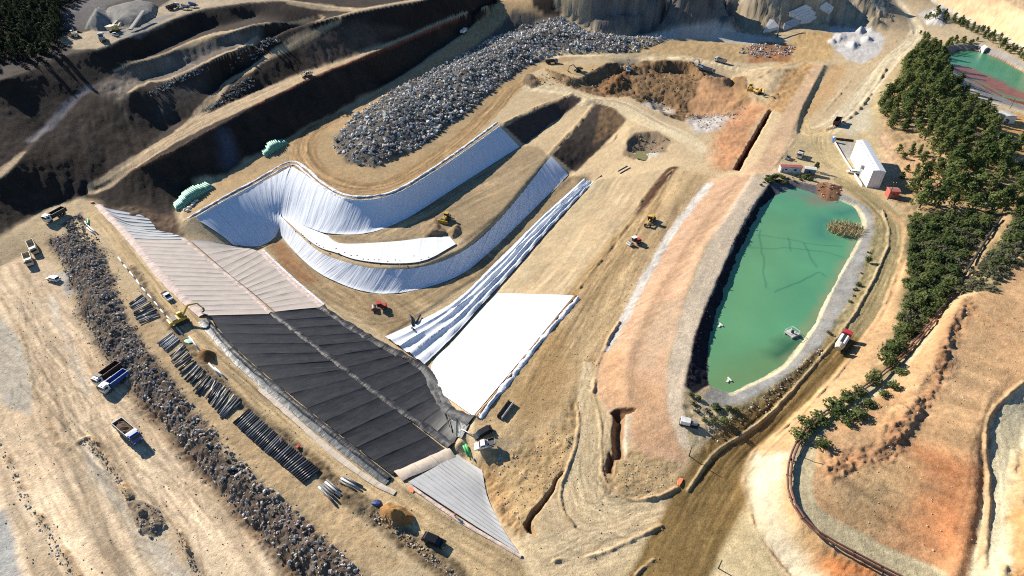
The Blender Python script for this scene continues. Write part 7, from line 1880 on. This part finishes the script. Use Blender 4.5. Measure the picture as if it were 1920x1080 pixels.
for k in range(26):
    t = k / 25; u, v = lerp([(552, 440), (600, 466), (640, 480), (690, 492), (740, 494), (800, 487)], t) + rp.normal(size=2) * 3 - np.array([0, 4])
    lump('sandbag', 'dark sandbag weighting the white bench sheet', u, v, .7, .6, .6, M_BAG, 'sandbag', 60 + k, 'sandbags on the white bench')
for k, (a, b) in enumerate((((768, 592), (775, 612)), ((780, 608), (788, 592)), ((772, 616), (778, 622)))):
    lay_pipe('folded_roll', 'dark roll of cloth at the head of the white channel', a, b, .4, M_DSTEEL, 'dark rolls at the channel head')
tr = empty('steel_trough', frame_at(948, 770, 935, 790)[0]); tr.rotation_euler = frame_at(948, 770, 932, 792)[1]; tag(tr, 'dark steel trough beside the bright white sheet', 'trough')
link('trough_base', MB().box((0, 0, .2), (6, 1.2, .15)).mesh('trough_base', M_DSTEEL), tr)
for s in (-1, 1): link('side_wall', MB().box((0, s * .65, .6), (6, .1, .9)).mesh('side_wall', M_WPAINT if s > 0 else M_DSTEEL), tr)

# person standing by the grey sheet
def person(u, v, label, jacket, trousers, yaw):
    sk = [((0, 0, .95), .15), ((0, 0, 1.2), .16), ((0, 0, 1.42), .17), ((0, 0, 1.52), .065), ((0, 0, 1.66), .11), ((.02, 0, 1.76), .085),
          ((0, .1, .9), .105), ((.03, .11, .5), .075), ((0, .12, .08), .05), ((.14, .13, .04), .045),
          ((0, -.1, .9), .105), ((.06, -.12, .5), .075), ((-.02, -.13, .08), .05), ((.12, -.14, .04), .045),
          ((0, .2, 1.4), .07), ((-.02, .27, 1.12), .05), ((.1, .27, .9), .04), ((.15, .26, .82), .035), ((0, -.2, 1.4), .07), ((-.02, -.27, 1.12), .05), ((.1, -.27, .9), .04), ((.15, -.26, .82), .035)]
    ed = [(0, 1), (1, 2), (2, 3), (3, 4), (4, 5), (0, 6), (6, 7), (7, 8), (8, 9), (0, 10), (10, 11), (11, 12), (12, 13), (2, 14), (14, 15), (15, 16), (16, 17), (2, 18), (18, 19), (19, 20), (20, 21)]
    me = bpy.data.meshes.new('person'); me.from_pydata([s[0] for s in sk], ed, []); me.update()
    o = link('person', me); sm = o.modifiers.new('skin', 'SKIN'); sv = me.skin_vertices
    if not sv: 
        bm = bmesh.new(); bm.from_mesh(me); bm.verts.layers.skin.verify(); bm.to_mesh(me); bm.free()
    for q_, (_, r) in zip(me.skin_vertices[0].data, sk): q_.radius = (r, r)
    me.skin_vertices[0].data[0].use_root = True
    ss_ = o.modifiers.new('smooth', 'SUBSURF'); ss_.levels = ss_.render_levels = 1
    m = bpy.data.materials.new('work_clothes'); m.use_nodes = True; nt = m.node_tree; N = nt.nodes
    tc = N.new('ShaderNodeTexCoord'); sx = N.new('ShaderNodeSeparateXYZ'); cr_ = N.new('ShaderNodeValToRGB'); nt.links.new(tc.outputs['Object'], sx.inputs[0])
    dv = N.new('ShaderNodeMath'); dv.operation = 'DIVIDE'; dv.inputs[1].default_value = 2.0; nt.links.new(sx.outputs['Z'], dv.inputs[0]); nt.links.new(dv.outputs[0], cr_.inputs[0])
    cr_.color_ramp.interpolation = 'CONSTANT'; el = cr_.color_ramp.elements; el[0].color = (.03, .03, .03, 1); el[1].position = .06; el[1].color = (*trousers, 1)
    for ps, c in ((.46, jacket), (.755, (.45, .28, .2)), (.86, (.7, .65, .1))): e2 = el.new(ps); e2.color = (*c, 1)
    nt.links.new(cr_.outputs[0], N['Principled BSDF'].inputs['Base Color']); me.materials.append(m)
    p, _ = frame_at(u, v); o.location = p; o.rotation_euler = (0, 0, yaw); tag(o, label, 'person')
    return o
person(854, 970, 'person in a red jacket and helmet standing at the edge of the grey sheet', (.7, .06, .05), (.05, .06, .12), 2.6)
